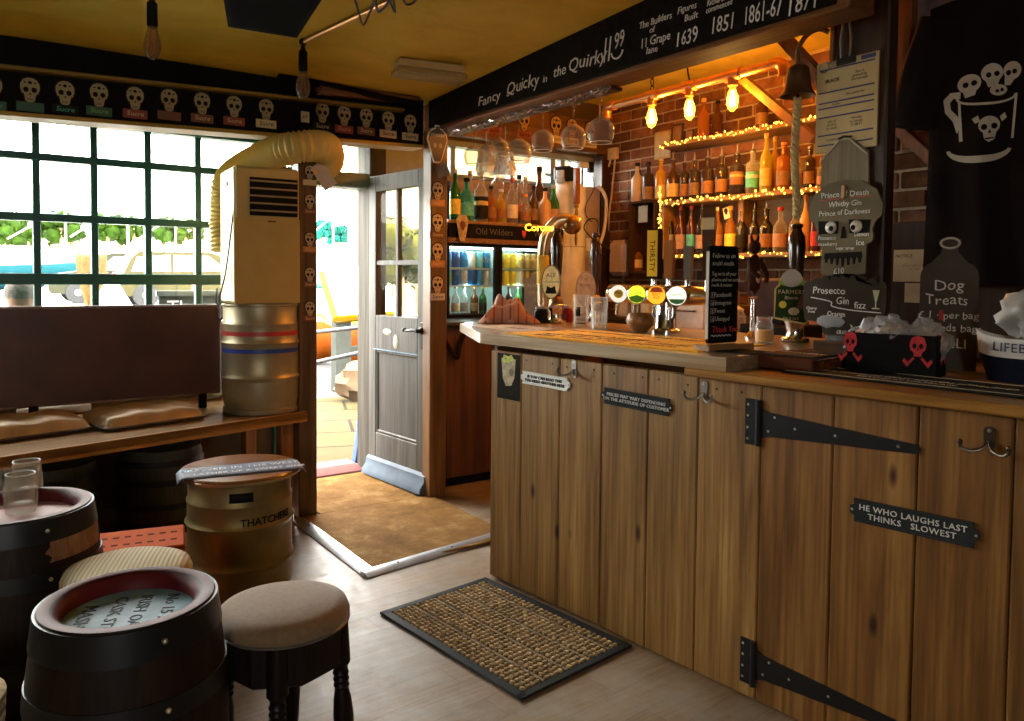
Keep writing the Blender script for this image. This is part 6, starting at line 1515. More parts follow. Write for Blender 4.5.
PROF = {
 'round': lambda r, h: [(r*.9, 0), (r, .012), (r, h*.56), (r*.9, h*.63), (r*.45, h*.73), (r*.34, h*.78), (r*.32, h*.95), (r*.38, h*.955), (r*.38, h*.985), (r*.3, h*.985)],
 'wine': lambda r, h: [(r*.9, 0), (r, .01), (r, h*.55), (r*.85, h*.63), (r*.48, h*.74), (r*.36, h*.80), (r*.34, h*.96), (r*.40, h*.965), (r*.40, h*.99), (r*.3, h*.99)],
 'squat': lambda r, h: [(r*.92, 0), (r, .015), (r, h*.50), (r*.95, h*.58), (r*.62, h*.68), (r*.36, h*.73), (r*.34, h*.93), (r*.42, h*.94), (r*.42, h*.98), (r*.3, h*.98)],
 'shoulder': lambda r, h: [(r*.94, 0), (r, .012), (r, h*.66), (r*.93, h*.71), (r*.55, h*.75), (r*.36, h*.77), (r*.34, h*.93), (r*.44, h*.935), (r*.44, h*.97), (r*.3, h*.97)]}
BC = {}
def bottle(prof, h, r, gl, lab, cap, label, M, group, lab_z=(.12, .42), logo=None):
    t = thing('bottle', label, 'bottle', M, group=group)
    key = (prof, round(h, 3), round(r, 3), gl)
    if key in BC: o = bpy.data.objects.new('glass_body', BC[key]); COL.objects.link(o); o.parent = t
    else: m = MB(); m.lathe(PROF[prof](r, h), 20); BC[key] = m.obj('glass_body', GL[gl], t, 50).data
    if lab:
        m = MB(); m.lathe([(r+.0008, h*lab_z[0]), (r+.0008, h*lab_z[1])], 20, caps=False); lo = m.obj('label', L_[lab], t)
        if logo: m = MB(); m.lathe([(r+.0014, h*(lab_z[0]*.4+lab_z[1]*.6)), (r+.0014, h*(lab_z[0]*.2+lab_z[1]*.8))], 20, caps=False); m.obj('label_band', L_[logo], lo)
    q = .40*r
    if cap == 'pour':
        m = MB(); m.lathe([(q*.9, h*.965), (q, h*.985), (q*.7, h*1.0), (q*.35, h*1.02), (q*.25, h*1.13)], 12); m.tube([(0, 0, h*1.12), (-.004, .0, h*1.17)], .0025, 6); m.obj('pourer', CAPM['pour'], t)
    elif cap: m = MB(); m.lathe([(q*1.05, h*.93), (q*1.08, h*.935), (q*1.08, h*1.02), (0, h*1.025)], 14); m.obj('cap', CAPM[cap], t)
    return t
glw = {'smoke': 'smoky', 'clear': 'clear', 'green': 'green', 'teal': 'teal', 'blue': 'blue', 'amber': 'amber', 'brown': 'brown', 'dark': 'black', 'gold': 'golden', 'frost': 'frosted orange', 'white': 'cream matt', 'plum': 'dark plum', 'yellow': 'yellow'}
def row_on_shelf(items, z, xdepth, wording, group, plane='X'):
    for i, (px, ptop, w_, prof, gl, lab, cap, *ex) in enumerate(items):
        dx = ex[0] if ex else 0
        q = onX(px, 200, xdepth+dx) if plane == 'X' else onY(px, 200, xdepth+dx)
        top = onX(px, ptop, xdepth+dx).z if plane == 'X' else onY(px, ptop, xdepth+dx).z
        h = max(.15, top-z); dep = (Vector((q.x, q.y, 0)).dot(Vector((FW.x, FW.y, 0)).normalized())); r = w_*dep/F_PX/2
        if cap == 'pour': h /= 1.12
        lw = ('with %s label' % lab) if lab else ('with %s cap' % cap if cap and cap != 'pour' else 'with metal pourer')
        bottle(prof, h, r, gl, lab, cap, '%s bottle %s, %s from left %s' % (glw[gl], lw, ORD[i], wording), T(q.x, q.y, z+.001), group, logo=ex[1] if len(ex) > 1 else None, lab_z=ex[2] if len(ex) > 2 else (.12, .42))
row_on_shelf([(648, 163, 11, 'shoulder', 'smoke', 'tan', 'black'), (660.5, 160, 11, 'shoulder', 'gold', 'gold', 'cork'), (672.5, 154, 12, 'squat', 'brown', 'gold', 'pour'), (684, 157, 9, 'shoulder', 'smoke', 'orange', 'pour'), (694, 155, 11, 'shoulder', 'smoke', 'tan', 'pour'),
  (707, 152, 12, 'shoulder', 'smoke', 'orange', 'pour'), (721, 150, 12, 'shoulder', 'smoke', 'orange', 'pour'), (736.5, 148, 14, 'shoulder', 'smoke', 'orange', 'pour', 0, 'gold', (.25, .55)), (752, 145, 13, 'shoulder', 'clear', 'teal', 'pour', 0, 'white', (.15, .5)),
  (765.5, 135, 12, 'round', 'yellow', 'gold', 'cork'), (774, 138, 10, 'round', 'gold', None, 'cork', .09), (783, 144, 14, 'shoulder', 'amber', 'tan', 'orange'), (797, 150, 10, 'shoulder', 'clear', 'pink', 'red'), (809, 148, 11, 'shoulder', 'smoke', 'tan', 'steel'), (820, 158, 7, 'shoulder', 'clear', 'pink', 'pour')], Z2, SX0+.09, 'on the middle shelf', 'spirits on the middle shelf')
row_on_shelf([(670.5, 207, 8, 'wine', 'dark', 'grey', 'red'), (681, 207, 10, 'wine', 'plum', 'pink', 'red'), (691.5, 207, 9, 'wine', 'plum', 'teal', 'red'), (702, 203, 11, 'round', 'dark', 'pink', 'pour'), (718, 208, 11, 'squat', 'amber', 'orange', 'gold'), (731, 207, 11, 'round', 'amber', 'yellow', 'orange'),
  (742, 205, 11, 'round', 'dark', 'black', 'pour'), (755, 205, 11, 'round', 'dark', 'orange', 'pour'), (767, 203, 14, 'squat', 'dark', 'orange', 'pour'), (781, 208, 14, 'squat', 'clear', 'pink', 'red'), (795, 208, 11, 'round', 'clear', 'red', 'steel'), (806, 196, 11, 'round', 'frost', None, 'orange'), (816, 204, 9, 'round', 'plum', 'red', 'black')], Z3, SX0+.09, 'on the lower shelf', 'spirits on the lower shelf')
row_on_shelf([(702, 100, 12, 'round', 'amber', None, 'cork'), (716, 102, 10, 'round', 'brown', None, 'black'), (760, 92, 12, 'round', 'brown', 'tan', 'black')], Z1, SX0+.10, 'on the top shelf', 'bottles on the top shelf')
for i, (px, py, w_, h_) in enumerate(((677, 104, .10, .16), (690, 108, .06, .10))):
    q = onX(px, py, SX0+.14); t = thing('picture_frame', 'dark picture frame on the top shelf, %s' % ('taller one' if i == 0 else 'smaller one beside the amber bottle'), 'picture frame', fr((q.x, q.y, Z1+.001), -YV) @ RX(-.12))
    m = MB(); m.box(-w_/2, w_/2, 0, h_, -.006, .006, bev=.003); m.obj('frame', DKWOOD, t); m = MB(); m.box(-w_*.38, w_*.38, h_*.1, h_*.9, .006, .007); m.obj('picture', P('brown_picture', (.25, .14, .05), .5, var=.4), t)
# bottle standing on a small dark cabinet at the left of the shelves
bx = thing('wall_cubby', 'small dark open cubby on the brick wall left of the bottle shelves', 'cubby', T(0, 0, 0))
c0, c1 = onX(629, 202, 3.98), onX(657, 271, 3.98); cy0, cy1, cz0, cz1 = c1.y+.03, c0.y, c1.z, c0.z
m = MB(); m.box(3.98, 4.19, cy0, cy1, cz1-.018, cz1, bev=.002); m.box(3.98, 4.19, cy0, cy1, cz0-.018, cz0, bev=.002); m.box(3.98, 4.19, cy0, cy0+.018, cz0, cz1-.018); m.box(3.98, 4.19, cy1-.018, cy1, cz0, cz1-.018); m.box(4.17, 4.19, cy0, cy1, cz0, cz1); m.obj('carcass', P('cubby_brown', (.05, .025, .012), .55), bx)
q = onX(637, 190, 4.07); bottle('round', onX(637, 164, 4.07).z-cz1, .043, 'white', None, 'black', 'cream matt bottle with black cap standing on the small dark cubby', T(q.x, q.y, cz1+.001), None)
q = onX(637, 240, 4.07); bottle('squat', .20, .045, 'amber', 'cream', 'black', 'amber bottle with cream label inside the small dark cubby', T(q.x, q.y, cz0+.001), None)
q = onX(643, 214, 3.965); t = thing('hanging_tag', 'pale blue card tag on a black ribbon hanging on the cubby', 'tag', fr((3.965, q.y, q.z), -YV)); m = MB(); m.box(-.045, .045, -.06, .06, 0, .002); m.obj('card', P('pale_blue_card', (.28, .42, .55), .6), t)
m = MB(); m.tube([(-.03, .055, .003), (0, .10, .004), (.03, .055, .003)], .004, 5); m.obj('ribbon', BLACK, t)
q = onX(726, 213, 3.93); t = thing('skull_tag', 'small skull tag hanging from the middle shelf', 'tag', fr((3.935, q.y, q.z), -YV) @ RZ(.25)); m = MB(); m.box(-.022, .022, -.035, .035, 0, .002); m.obj('card', P('tan_card', (.45, .33, .18), .6), t); m = MB(); m.prism([(x*.35, y*.35) for x, y in SK], .002, .0028); m.obj('skull_print', BLACK, t)
m = MB(); m.tube([(0, .035, .001), (0, .07, .001)], .0015, 4); m.obj('string', BLACK, t)
for i, (px, lab) in enumerate(((757, 'diamond'), (769, 'triangle'))):
    pass
# paper towel dispenser and pipes on the brick wall
q = onX(617, 258, 4.10)
t = thing('towel_dispenser', 'pale curved paper towel dispenser on the brick wall', 'dispenser', fr((4.19, q.y, q.z), -YV))
m = MB(); m.box(-.095, .095, -.14, .14, 0, .11, bev=.035); m.obj('casing', P('pinkish_white_plastic', (.55, .45, .40), .35), t); m = MB(); m.box(-.02, .02, -.145, -.14, .04, .09); m.obj('slot', BLACK, t)
m = MB(); m.tube([(4.17, q.y, q.z-.142), (4.17, q.y, q.z-.26), (4.17, q.y-.3, q.z-.26), (4.17, q.y-.3, .925)], .014, 8); tag(m.obj('water_pipe', STEEL), 'steel pipe below the paper towel dispenser', 'pipe')
def cable(name, label, pts, r, mat, k=6): m = MB(); m.tube(smoothpath(pts, k), r, 6); tag(m.obj(name, mat), label, 'cable')
WC = P('cream_cable', (.55, .48, .38), .5)
cable('white_cable', 'cream cable looping under the wall box beside the brick corner', [onX(600, 100, 4.17), onX(600, 140, 4.17), onX(603, 165, 4.17), onX(608, 167, 4.17), onX(611, 158, 4.17)], .008, WC)
cable('white_cable', 'cream cable running down the bricks to the dispenser', [onX(615, 160, 4.18), onX(612, 190, 4.18), onX(609, 215, 4.18), onX(608, 235, 4.18)], .008, WC)
q = onX(614, 154, 4.18); t = thing('junction_box', 'cream junction box on the brick wall beneath the pipe lamp', 'junction box', fr((4.19, q.y, q.z), -YV)); m = MB(); m.box(-.05, .05, -.045, .045, 0, .04, bev=.006); m.obj('case', P('cream_box', (.55, .42, .22), .5), t)
m = MB(); m.ball((0, 0, .04), .008, (1, 1, .5), 8, 4); m.obj('screw', STEEL, t)
for i, (px, w_) in enumerate(((604, .03), (598, .02))):
    a, b = onY(px, 190, 4.62), onY(px, 300, 4.62)
struct('trim_16', MB().box(onY(600, 200, 4.6).x, onY(609, 200, 4.6).x, 4.58, 4.69, .9, 2.26, bev=.004), DKWOOD)
t = thing('hanging_picture', 'tan framed print on the bricks under the top shelf', 'picture', fr((4.19, onX(663, 145, 4.19).y, onX(663, 145, 4.19).z), -YV)); m = MB(); m.box(-.08, .08, -.10, .10, 0, .008); m.obj('frame', P('tan_frame', (.45, .32, .12), .6), t); m = MB(); m.box(-.068, .068, -.088, .088, .008, .009); m.obj('print', P('cream_print', (.55, .45, .25), .6), t)

# ------------------------------------------------------------------ under the bar window : boiler, cooler, bottle shelf
BOARD = struct('trim_17', MB().box(2.72, 4.19, 4.672, 4.698, .9, 1.985, bev=.003), WOOD('honey_wall_boards', (.16, .08, .02), (.30, .17, .055), (.42, .27, .10), 0, .8, .5))
q = onY(568, 240, 4.50)
t = thing('white_boiler', 'white round topped water boiler right of the spirit bottles', 'boiler', T(q.x, 4.50, 1.02))
hb = onY(568, 181, 4.5).z-1.02
m = MB(); m.lathe([(.125, 0), (.13, .01), (.13, hb-.09), (.122, hb-.05), (.09, hb-.018), (.05, hb-.003), (0, hb)], 32); m.obj('tank', P('boiler_white', (.74, .71, .64), .35), t)
m = MB(); m.lathe([(.131, hb*.5), (.131, hb*.5+.008)], 32, caps=False); m.obj('seam', P('grey_seam', (.4, .38, .34), .5), t)
q = onY(566, 176, 4.52); t = thing('wall_camera', 'black box shaped camera on a bracket at the bar window', 'camera', T(q.x, 4.52, q.z) @ RZ(.5)); m = MB(); m.box(-.085, .085, -.07, .07, -.05, .065, bev=.015); m.obj('casing', P('camera_black', (.02, .02, .022), .35), t)
m = MB(); m.box(-.13, -.085, -.03, .03, -.065, -.03, bev=.005); m.box(-.125, -.10, -.03, .03, -.03, .03, bev=.005); m.obj('bracket', P('pale_bracket', (.42, .48, .55), .4), t)
m = MB(); m.tube([(0, .05, 0), (0, .17, .02)], .012, 8); m.obj('arm', STEEL, t)
q = onY(590, 165, 4.55); t = thing('power_box', 'white power adaptor with cables on the window frame', 'adaptor', T(q.x, 4.6, q.z)); m = MB(); m.box(-.07, .02, -.02, .03, -.02, .025, bev=.006); m.obj('plug_case', P('adaptor_grey', (.55, .56, .58), .4), t); m = MB(); m.box(.03, .075, -.02, .03, -.05, .035, bev=.008); m.obj('transformer', BLACK, t)
a = onY(577, 168, 4.30); b = onY(577, 204, 4.30)
t = thing('hanging_mallet', 'red brown wooden pump handle hanging on a chain in front of the boiler', 'mallet', T(a.x, 4.30, b.z)); L = a.z-b.z
m = MB(); m.box(-.022, .022, -.018, .018, 0, L, bev=.006); m.obj('handle', WOOD('red_mallet', (.14, .04, .012), (.25, .08, .025), (.35, .13, .05), 2), t); m = MB(); m.lathe([(.012, -.03), (.017, -.02), (.015, 0)], 14); m.lathe([(.006, -.16), (.014, -.13), (.006, -.10), (.013, -.07), (.007, -.03)], 12); m.lathe([(.007, -.30), (.012, -.25), (.007, -.20), (.006, -.16)], 12); m.obj('brass_fitting', P('aged_brass', (.26, .15, .05), .35, .8), t)
m = MB(); m.tube([(0, 0, L), (0, .305, 2.285-b.z)], .003, 5); m.obj('cord', BLACK, t)
cable('white_cable', 'pale hose looping from the window frame to the pumps', [onY(598, 186, 4.5), onY(606, 200, 4.45), onY(603, 235, 4.4), onY(590, 262, 4.3)], .014, P('pale_hose', (.55, .50, .46), .4))
cable('black_cable', 'black cable dangling behind the second hand pump', [onY(592, 175, 4.56), onY(594, 188, 4.5), onY(586, 205, 4.4), onY(586, 215, 4.35), onY(592, 222, 4.3)], .0035, BLACK)
cable('black_cable', 'tangle of black cables at the head of the second hand pump', [Vector((p2.x, p2.y, TOPZ+.47)), deep(598, 222, 4.0), deep(590, 219, 4.0), deep(584, 228, 3.98), deep(594, 240, 3.98), deep(604, 246, 4.0), deep(610, 251, 4.0), deep(603, 256, 4.0), deep(596, 250, 3.98)], .0035, BLACK)
t = thing('steel_casing', 'pinkish grey steel casing beside the boiler', 'casing', T(0, 0, 0)); a_, b_ = onY(583, 200, 4.58).x, onY(599, 200, 4.58).x; m = MB(); m.box(a_, b_, 4.56, 4.66, 1.02, 2.0, bev=.01); m.obj('panel', P('pinkish_grey', (.42, .33, .28), .4, .2), t)
m = MB(); m.box(a_+.02, a_+.06, 4.555, 4.56, 1.5, 1.6); m.obj('plate', WHITE, t)
# cabinet below, worktop ledge and glass fronted bottle cooler
t = thing('back_cabinet', 'reddish brown panelled back bar cabinet with black ledge at the end of the bar', 'cabinet', T(0, 0, 0))
MB().box(2.30, 4.19, 4.02, 4.66, .06, .99, bev=.004).obj('carcass', WOOD('red_brown_panel', (.05, .018, .008), (.10, .037, .015), (.15, .06, .025), 2, .7, .45), t)
MB().box(2.31, 4.19, 4.06, 4.66, 0, .06).obj('plinth', BLACK, t)
m = MB(); m.box(2.235, 4.19, 3.985, 4.66, .99, 1.018, bev=.008); m.obj('ledge', P('black_ledge', (.03, .022, .018), .3, coat=.3), t)
m = MB(); m.prism(arc(0, 0, .16, 180, 270, 8)+[(0, 0)], 3.99, 4.01, T(2.30, 0, .99) @ Matrix(((1, 0, 0, 0), (0, 0, 1, 0), (0, 1, 0, 0), (0, 0, 0, 1))) @ T(.16, 0, 0)) if False else m.tube(smoothpath([(2.31, 4.0, .985), (2.33, 4.0, .93), (2.39, 4.0, .84), (2.43, 4.0, .80), (2.44, 4.0, .86), (2.47, 4.0, .93), (2.53, 4.0, .985)], 6), .014, 8); m.obj('carved_bracket', P('dark_carving', (.025, .012, .007), .4), t)
FX0, FX1, FY, FZ0, FZ1 = 2.56, 3.40, 4.40, 1.02, 1.515
t = thing('bottle_cooler', 'black double door bottle cooler with lit shelves of cans', 'fridge', T(0, 0, 0))
m = MB(); m.box(FX0, FX1, 4.64, 4.66, FZ0, FZ1); m.box(FX0, FX0+.03, FY, 4.64, FZ0, FZ1); m.box(FX1-.03, FX1, FY, 4.64, FZ0, FZ1); m.box(FX0+.03, FX1-.03, FY, 4.64, FZ1-.02, FZ1); m.box(FX0+.03, FX1-.03, FY, 4.64, FZ0, FZ0+.015); m.box(FX0, FX1, FY-.02, FY+.02, FZ1, FZ1+.09, bev=.004); m.obj('cabinet', BLACK, t)
m = MB(); m.box(FX0+.03, FX1-.03, 4.632, 4.639, FZ0+.015, FZ1-.02); m.obj('liner', P('cooler_liner', (.55, .72, .68), .5), t)
def fdoor(x0, x1):
    m = MB(); m.box(x0, x0+.028, FY-.035, FY-.005, FZ0, FZ1, bev=.003); m.box(x1-.028, x1, FY-.035, FY-.005, FZ0, FZ1, bev=.003); m.box(x0+.028, x1-.028, FY-.035, FY-.005, FZ1-.022, FZ1); m.box(x0+.028, x1-.028, FY-.035, FY-.005, FZ0, FZ0+.022); d_ = m.obj('door', BLACK, t)
    MB().box(x0+.028, x1-.028, FY-.022, FY-.018, FZ0+.02, FZ1-.02).obj('door_glass', PANE('cooler_glass', (.92, .97, .96), .06), d_)
fdoor(FX0, 2.975); fdoor(2.98, FX1)
RZ1, RZ2 = 1.355, 1.235
m = MB()
for z in (RZ1, RZ2): 
    m.box(FX0+.03, FX1-.03, FY+.01, FY+.02, z-.012, z-.002); 
    for k in range(9): m.box(FX0+.03, FX1-.03, FY+.03+k*.024, FY+.034+k*.024, z-.008, z-.002)
m.obj('wire_shelf', P('pale_shelf_edge', (.55, .72, .72), .4), t)
MB().box(FX0+.05, FX1-.05, FY+.01, FY+.03, FZ1-.035, FZ1-.022).obj('light_strip', GLOW('cool_strip', (.75, 1, .97), 5), t)
for x in (2.77, 3.18): point('cooler_light', (x, FY+.05, FZ1-.06), 2.4, (.75, 1, .95), .04); point('cooler_light', (x, FY+.03, RZ2-.03), .7, (.8, 1, .95), .03)
# cans
CANM = {'blue': P('can_blue', (.03, .28, .62), .3, .3), 'cyan': P('can_cyan', (.15, .55, .62), .3, .3), 'white': P('can_white', (.62, .68, .66), .35, .2), 'yellow': P('can_yellow', (.75, .62, .06), .35, .2), 'tan': P('can_tan', (.45, .36, .14), .35, .3), 'deep': P('can_deep', (.02, .12, .38), .3, .3)}
CANO = {}
def can(x, y, z, col, label, group, h=.105, r=.030):
    t = thing('drink_can', label, 'can', T(x, y, z), group=group)
    for nm_, prof, mt in (('can_body', [(r*.85, 0), (r, .006), (r, h-.012), (r*.82, h-.002)], CANM[col]), ('can_top', [(r*.82, h-.002), (r*.80, h), (r*.7, h-.003), (0, h-.003)], P('can_aluminium', (.7, .72, .72), .25, .9))):
        k = (nm_, col)
        if k not in CANO: m = MB(); m.lathe(prof, 16, caps=False); o = m.obj(nm_, mt, t); CANO[k] = o
        else: o = CANO[k].copy(); COL.objects.link(o); o.parent = t
seqA = ['blue', 'deep', 'blue', 'white', 'cyan', 'blue']; seqB = ['cyan', 'yellow', 'yellow', 'tan', 'tan', 'tan']
for ti, (z, nmz) in enumerate(((RZ1, 'top'), (RZ2, 'second'))):
    for i in range(6): can(FX0+.063+i*.062, FY+.055, z, (seqA if ti == 0 else ['cyan', 'deep', 'white', 'deep', 'blue', 'white'])[i], '%s can, %s from the left on the %s rack behind the left cooler door' % ((seqA if ti == 0 else ['cyan', 'deep blue', 'white', 'deep blue', 'blue', 'white'])[i].replace('deep', 'deep blue') if ti == 0 else ['cyan', 'deep blue', 'white', 'deep blue', 'blue', 'white'][i], ORD[i], nmz), 'cans in the bottle cooler')
    for i in range(6): can(2.98+.05+i*.062, FY+.055, z, (seqB if ti == 0 else ['white', 'yellow', 'yellow', 'white', 'tan', 'tan'])[i], '%s can, %s from the left on the %s rack behind the right cooler door' % ((seqB if ti == 0 else ['white', 'yellow', 'yellow', 'white', 'tan', 'tan'])[i], ORD[i], nmz), 'cans in the bottle cooler')
for i, (x, gl, lb, cp) in enumerate(((2.62, 'clear', 'grey', 'steel'), (2.69, 'clear', 'white', 'steel'), (2.76, 'clear', 'grey', 'steel'), (2.84, 'brown', 'tan', 'orange'), (2.91, 'green', 'black', 'gold'), (3.05, 'green', 'grey', 'steel'), (3.13, 'dark', 'grey', 'black'), (3.21, 'green', 'black', 'steel'), (3.30, 'brown', 'yellow', 'gold'))):
    bottle('round', .19, .027, gl, lb, cp, 'small %s bottle, %s from the left on the cooler floor' % (glw[gl], ORD[i]), T(x, FY+.06, FZ0+.016), 'bottles on the cooler floor')
# spirit shelf above the cooler
SZ = 1.665
t = thing('spirit_shelf', 'brown shelf of spirit bottles with chalked black fascia above the cooler', 'shelf', T(0, 0, 0))
MB().box(2.56, 3.52, 4.34, 4.67, SZ-.022, SZ, bev=.003).obj('shelf_board', SHW, t)
m = MB(); m.box(2.56, 3.52, 4.335, 4.35, SZ-.115, SZ-.022, bev=.002); fa = m.obj('fascia', CHB, t)
FXF = fr((0, 4.3345, SZ-.07), XV)
text(fa, 'Old Wilders', .06, P('dim_chalk_letter', (.11, .105, .10), .9), (2.92, 0, .0005), M=FXF, wob=.06); text(fa, 'Whiskeys', .06, MATS['dim_chalk_letter'], (3.37, 0, .0005), M=FXF, wob=.06)
m = MB(); m.prism([(-.018, .02), (.018, .02), (.016, -.005), (0, -.03), (-.016, -.005)], 0, .003, FXF @ T(3.165, 0, 0)); m.obj('red_shield', P('shield_red', (.55, .03, .03), .5), fa)
MB().box(2.56, 3.52, 4.34, 4.36, SZ-.15, SZ-.115, bev=.003).obj('lower_trim', ORW, t)
m = MB(); m.box(2.53, 2.555, 4.36, 4.66, 1.02, SZ-.022); m.box(3.49, 3.52, 4.36, 4.66, 1.02, SZ-.022); m.obj('upright', DKWOOD, t)
q = onY(462, 228, 4.32); cs = thing('coffin_tag', 'coffin shaped pictured tag hanging on the spirit shelf fascia', 'tag', fr((q.x, 4.318, q.z), XV)); m = MB(); m.prism([(-.02, -.085), (.02, -.085), (.045, .05), (.025, .085), (-.025, .085), (-.045, .05)], 0, .006); m.obj('card', P('coffin_card', (.40, .30, .16), .6, var=.5, scale=50), cs)
m = MB(); m.prism([(x*.5, y*.5) for x, y in SK], .006, .007); m.obj('figure_print', P('red_black_print', (.15, .03, .02), .6), cs)
row_on_shelf([(448, 182, 12, 'squat', 'blue', None, 'blue', .08), (455, 170, 11, 'wine', 'green', 'yellow', 'steel'), (466.5, 179, 15, 'round', 'teal', 'teal', 'black'), (481, 172, 14, 'round', 'clear', 'black', 'steel', 0, 'gold', (.06, .50)), (491, 187, 11, 'round', 'amber', 'orange', 'black'), (501, 190, 12, 'round', 'yellow', 'orange', 'white'),
  (512, 179, 12, 'round', 'clear', 'white', 'red'), (525, 195, 12, 'round', 'clear', 'orange', 'orange'), (533.5, 187, 10, 'wine', 'brown', 'tan', 'black'), (545, 189, 12, 'round', 'frost', None, 'black'), (553.5, 186, 12, 'wine', 'green', 'pink', 'steel')], SZ, 4.42, 'in front row above the cooler', 'spirits above the cooler', 'Y')
row_on_shelf([(470, 172, 12, 'round', 'clear', 'white', 'steel'), (497, 166, 14, 'shoulder', 'clear', 'red', 'white'), (519, 176, 12, 'round', 'clear', 'red', 'black'), (525, 178, 11, 'round', 'clear', 'white', 'steel'), (539, 168, 14, 'squat', 'brown', 'tan', 'black')], SZ, 4.58, 'in back row above the cooler', 'spirits above the cooler, back row', 'Y')
# back counter along the brick with sink clutter
t = thing('back_counter', 'dark back counter running under the bottle shelves', 'counter', T(0, 0, 0)); MB().box(3.62, 4.19, 2.0, 4.0, .02, .88, bev=.004).obj('carcass', P('dark_carcass', (.03, .02, .014), .5), t)
m = MB(); m.box(3.58, 4.19, 2.0, 4.0, .88, .915, bev=.006); m.obj('counter_top', P('grey_counter_top', (.20, .17, .14), .35), t)
t = thing('glass_washer', 'steel glass washer on the back counter behind the taps', 'glass washer', T(0, 0, 0)); a_ = onX(705, 280, 3.75).y; b_ = onX(668, 280, 3.75).y
m = MB(); m.box(3.75, 4.10, a_, b_, .916, 1.22, bev=.012); m.obj('cabinet', P('warm_steel', (.50, .33, .24), .32, .5), t); m = MB(); m.box(3.742, 3.75, a_+.03, b_-.03, 1.13, 1.19); m.obj('control_panel', P('orange_panel', (.5, .25, .08), .4), t); m = MB(); m.tube([(3.735, a_+.05, 1.09), (3.735, b_-.05, 1.09)], .008, 8); m.obj('handle', CHROME, t)
for i, (px, col, nmc) in enumerate(((628, (.5, .48, .44), 'grey'), (640, (.08, .16, .35), 'blue'), (650, (.5, .46, .4), 'cream'))):
    q = onX(px, 285, 3.95); t = thing('carton', '%s carton on the back counter below the cubby' % nmc, 'carton', T(3.95, q.y, .916)); m = MB(); m.box(-.05, .05, -.045, .045, 0, .27+.02*i, bev=.004); m.obj('box_body', P('carton_'+nmc, col, .5), t); m = MB(); m.box(-.052, -.05, -.035, .035, .12, .2); m.obj('label', L_['white'], t)
t = thing('steel_tray', 'round steel tray standing upright behind the chalkboard', 'tray', fr((3.0, onX(746, 290, 3.0).y, onX(746, 290, 3.0).z), -YV) ) if False else None
q = onX(763, 300, 3.68); t = thing('cash_till', 'dark till with angled screen on the back counter', 'till', T(3.85, q.y, .916)); m = MB(); m.box(-.16, .16, -.17, .17, 0, .12, bev=.01); m.obj('drawer_case', BLACK, t); m = MB(); m.box(-.02, .02, -.16, .16, 0, .24, M=T(-.03, 0, .16) @ RY(-.4), bev=.006); m.obj('screen', P('till_screen', (.10, .08, .09), .12), t); m = MB(); m.box(-.05, .05, -.04, .04, .12, .2); m.obj('stand', BLACK, t)
q = onX(735, 300, 3.72); t = thing('storage_jar', 'glass storage jar with a lid on the back counter', 'jar', T(3.72, q.y, .916)); m = MB(); m.lathe([(.06, 0), (.065, .01), (.065, .16), (.05, .19)], 24); m.obj('glass_body', CLEAR, t); m = MB(); m.lathe([(.052, .19), (.055, .2), (.03, .215), (.012, .225), (.014, .24), (0, .245)], 20); m.obj('lid', MATS['lid_glass'], t)
q = onX(692, 290, 3.62)
# ------------------------------------------------------------------ outside : harbour quay in hard sunlight
GZ = -.15
PALEG = P('pale_quay_concrete', (.62, .60, .54), .85, var=.12, scale=2)
struct('ground', MB().box(-60, 80, 4.86, 140, GZ-.4, GZ-.02), PALEG)
def flags():
    m, nt, bs = nodes('yellow_flagstones'); v = coords(nt, (1, 1, 1), rot=(0, 0, .35))
    br = nt.nodes.new('ShaderNodeTexBrick'); br.inputs['Scale'].default_value = 1; br.inputs['Brick Width'].default_value = .9; br.inputs['Row Height'].default_value = .6; br.inputs['Mortar Size'].default_value = .018
    br.inputs['Color1'].default_value = (.05, .038, .015, 1); br.inputs['Color2'].default_value = (.042, .033, .015, 1); br.inputs['Mortar'].default_value = (.012, .009, .005, 1)
    lk(nt, v, br.inputs['Vector']); lk(nt, mix2(nt, br.outputs['Color'], ramp(nt, noisetex(nt, coords(nt, (1, 1, 1)), 4, 6, .7), [(.3, (.7, .68, .6)), (.7, (1.1, 1.1, 1.1))]), .8, 'MULTIPLY'), bs.inputs['Base Color']); bs.inputs['Roughness'].default_value = .85; bs.inputs['Specular IOR Level'].default_value = .05; return m
struct('path_flagstones', MB().box(-3, 6, 4.86, 8.6, GZ-.06, GZ), flags())
struct('road', MB().box(-40, 40, 8.6, 14.5, GZ-.05, GZ-.005), P('grey_road', (.05, .05, .052), .85, var=.2, scale=12))
m = MB(); m.box(1.52, 2.2, 4.86, 5.12, GZ, -.01, bev=.01)
for k in range(3):
    pass
def tiles():
    m_, nt, bs = nodes('pink_step_tiles'); br = nt.nodes.new('ShaderNodeTexBrick'); br.offset = 0; br.inputs['Scale'].default_value = 1; br.inputs['Brick Width'].default_value = .2; br.inputs['Row Height'].default_value = .2; br.inputs['Mortar Size'].default_value = .008
    br.inputs['Color1'].default_value = (.10, .034, .032, 1); br.inputs['Color2'].default_value = (.12, .055, .05, 1); br.inputs['Mortar'].default_value = (.05, .03, .025, 1)
    lk(nt, coords(nt, (1, 1, 1)), br.inputs['Vector']); lk(nt, br.outputs['Color'], bs.inputs['Base Color']); bs.inputs['Roughness'].default_value = .6; bs.inputs['Specular IOR Level'].default_value = .1; return m_
struct('step', m, tiles())
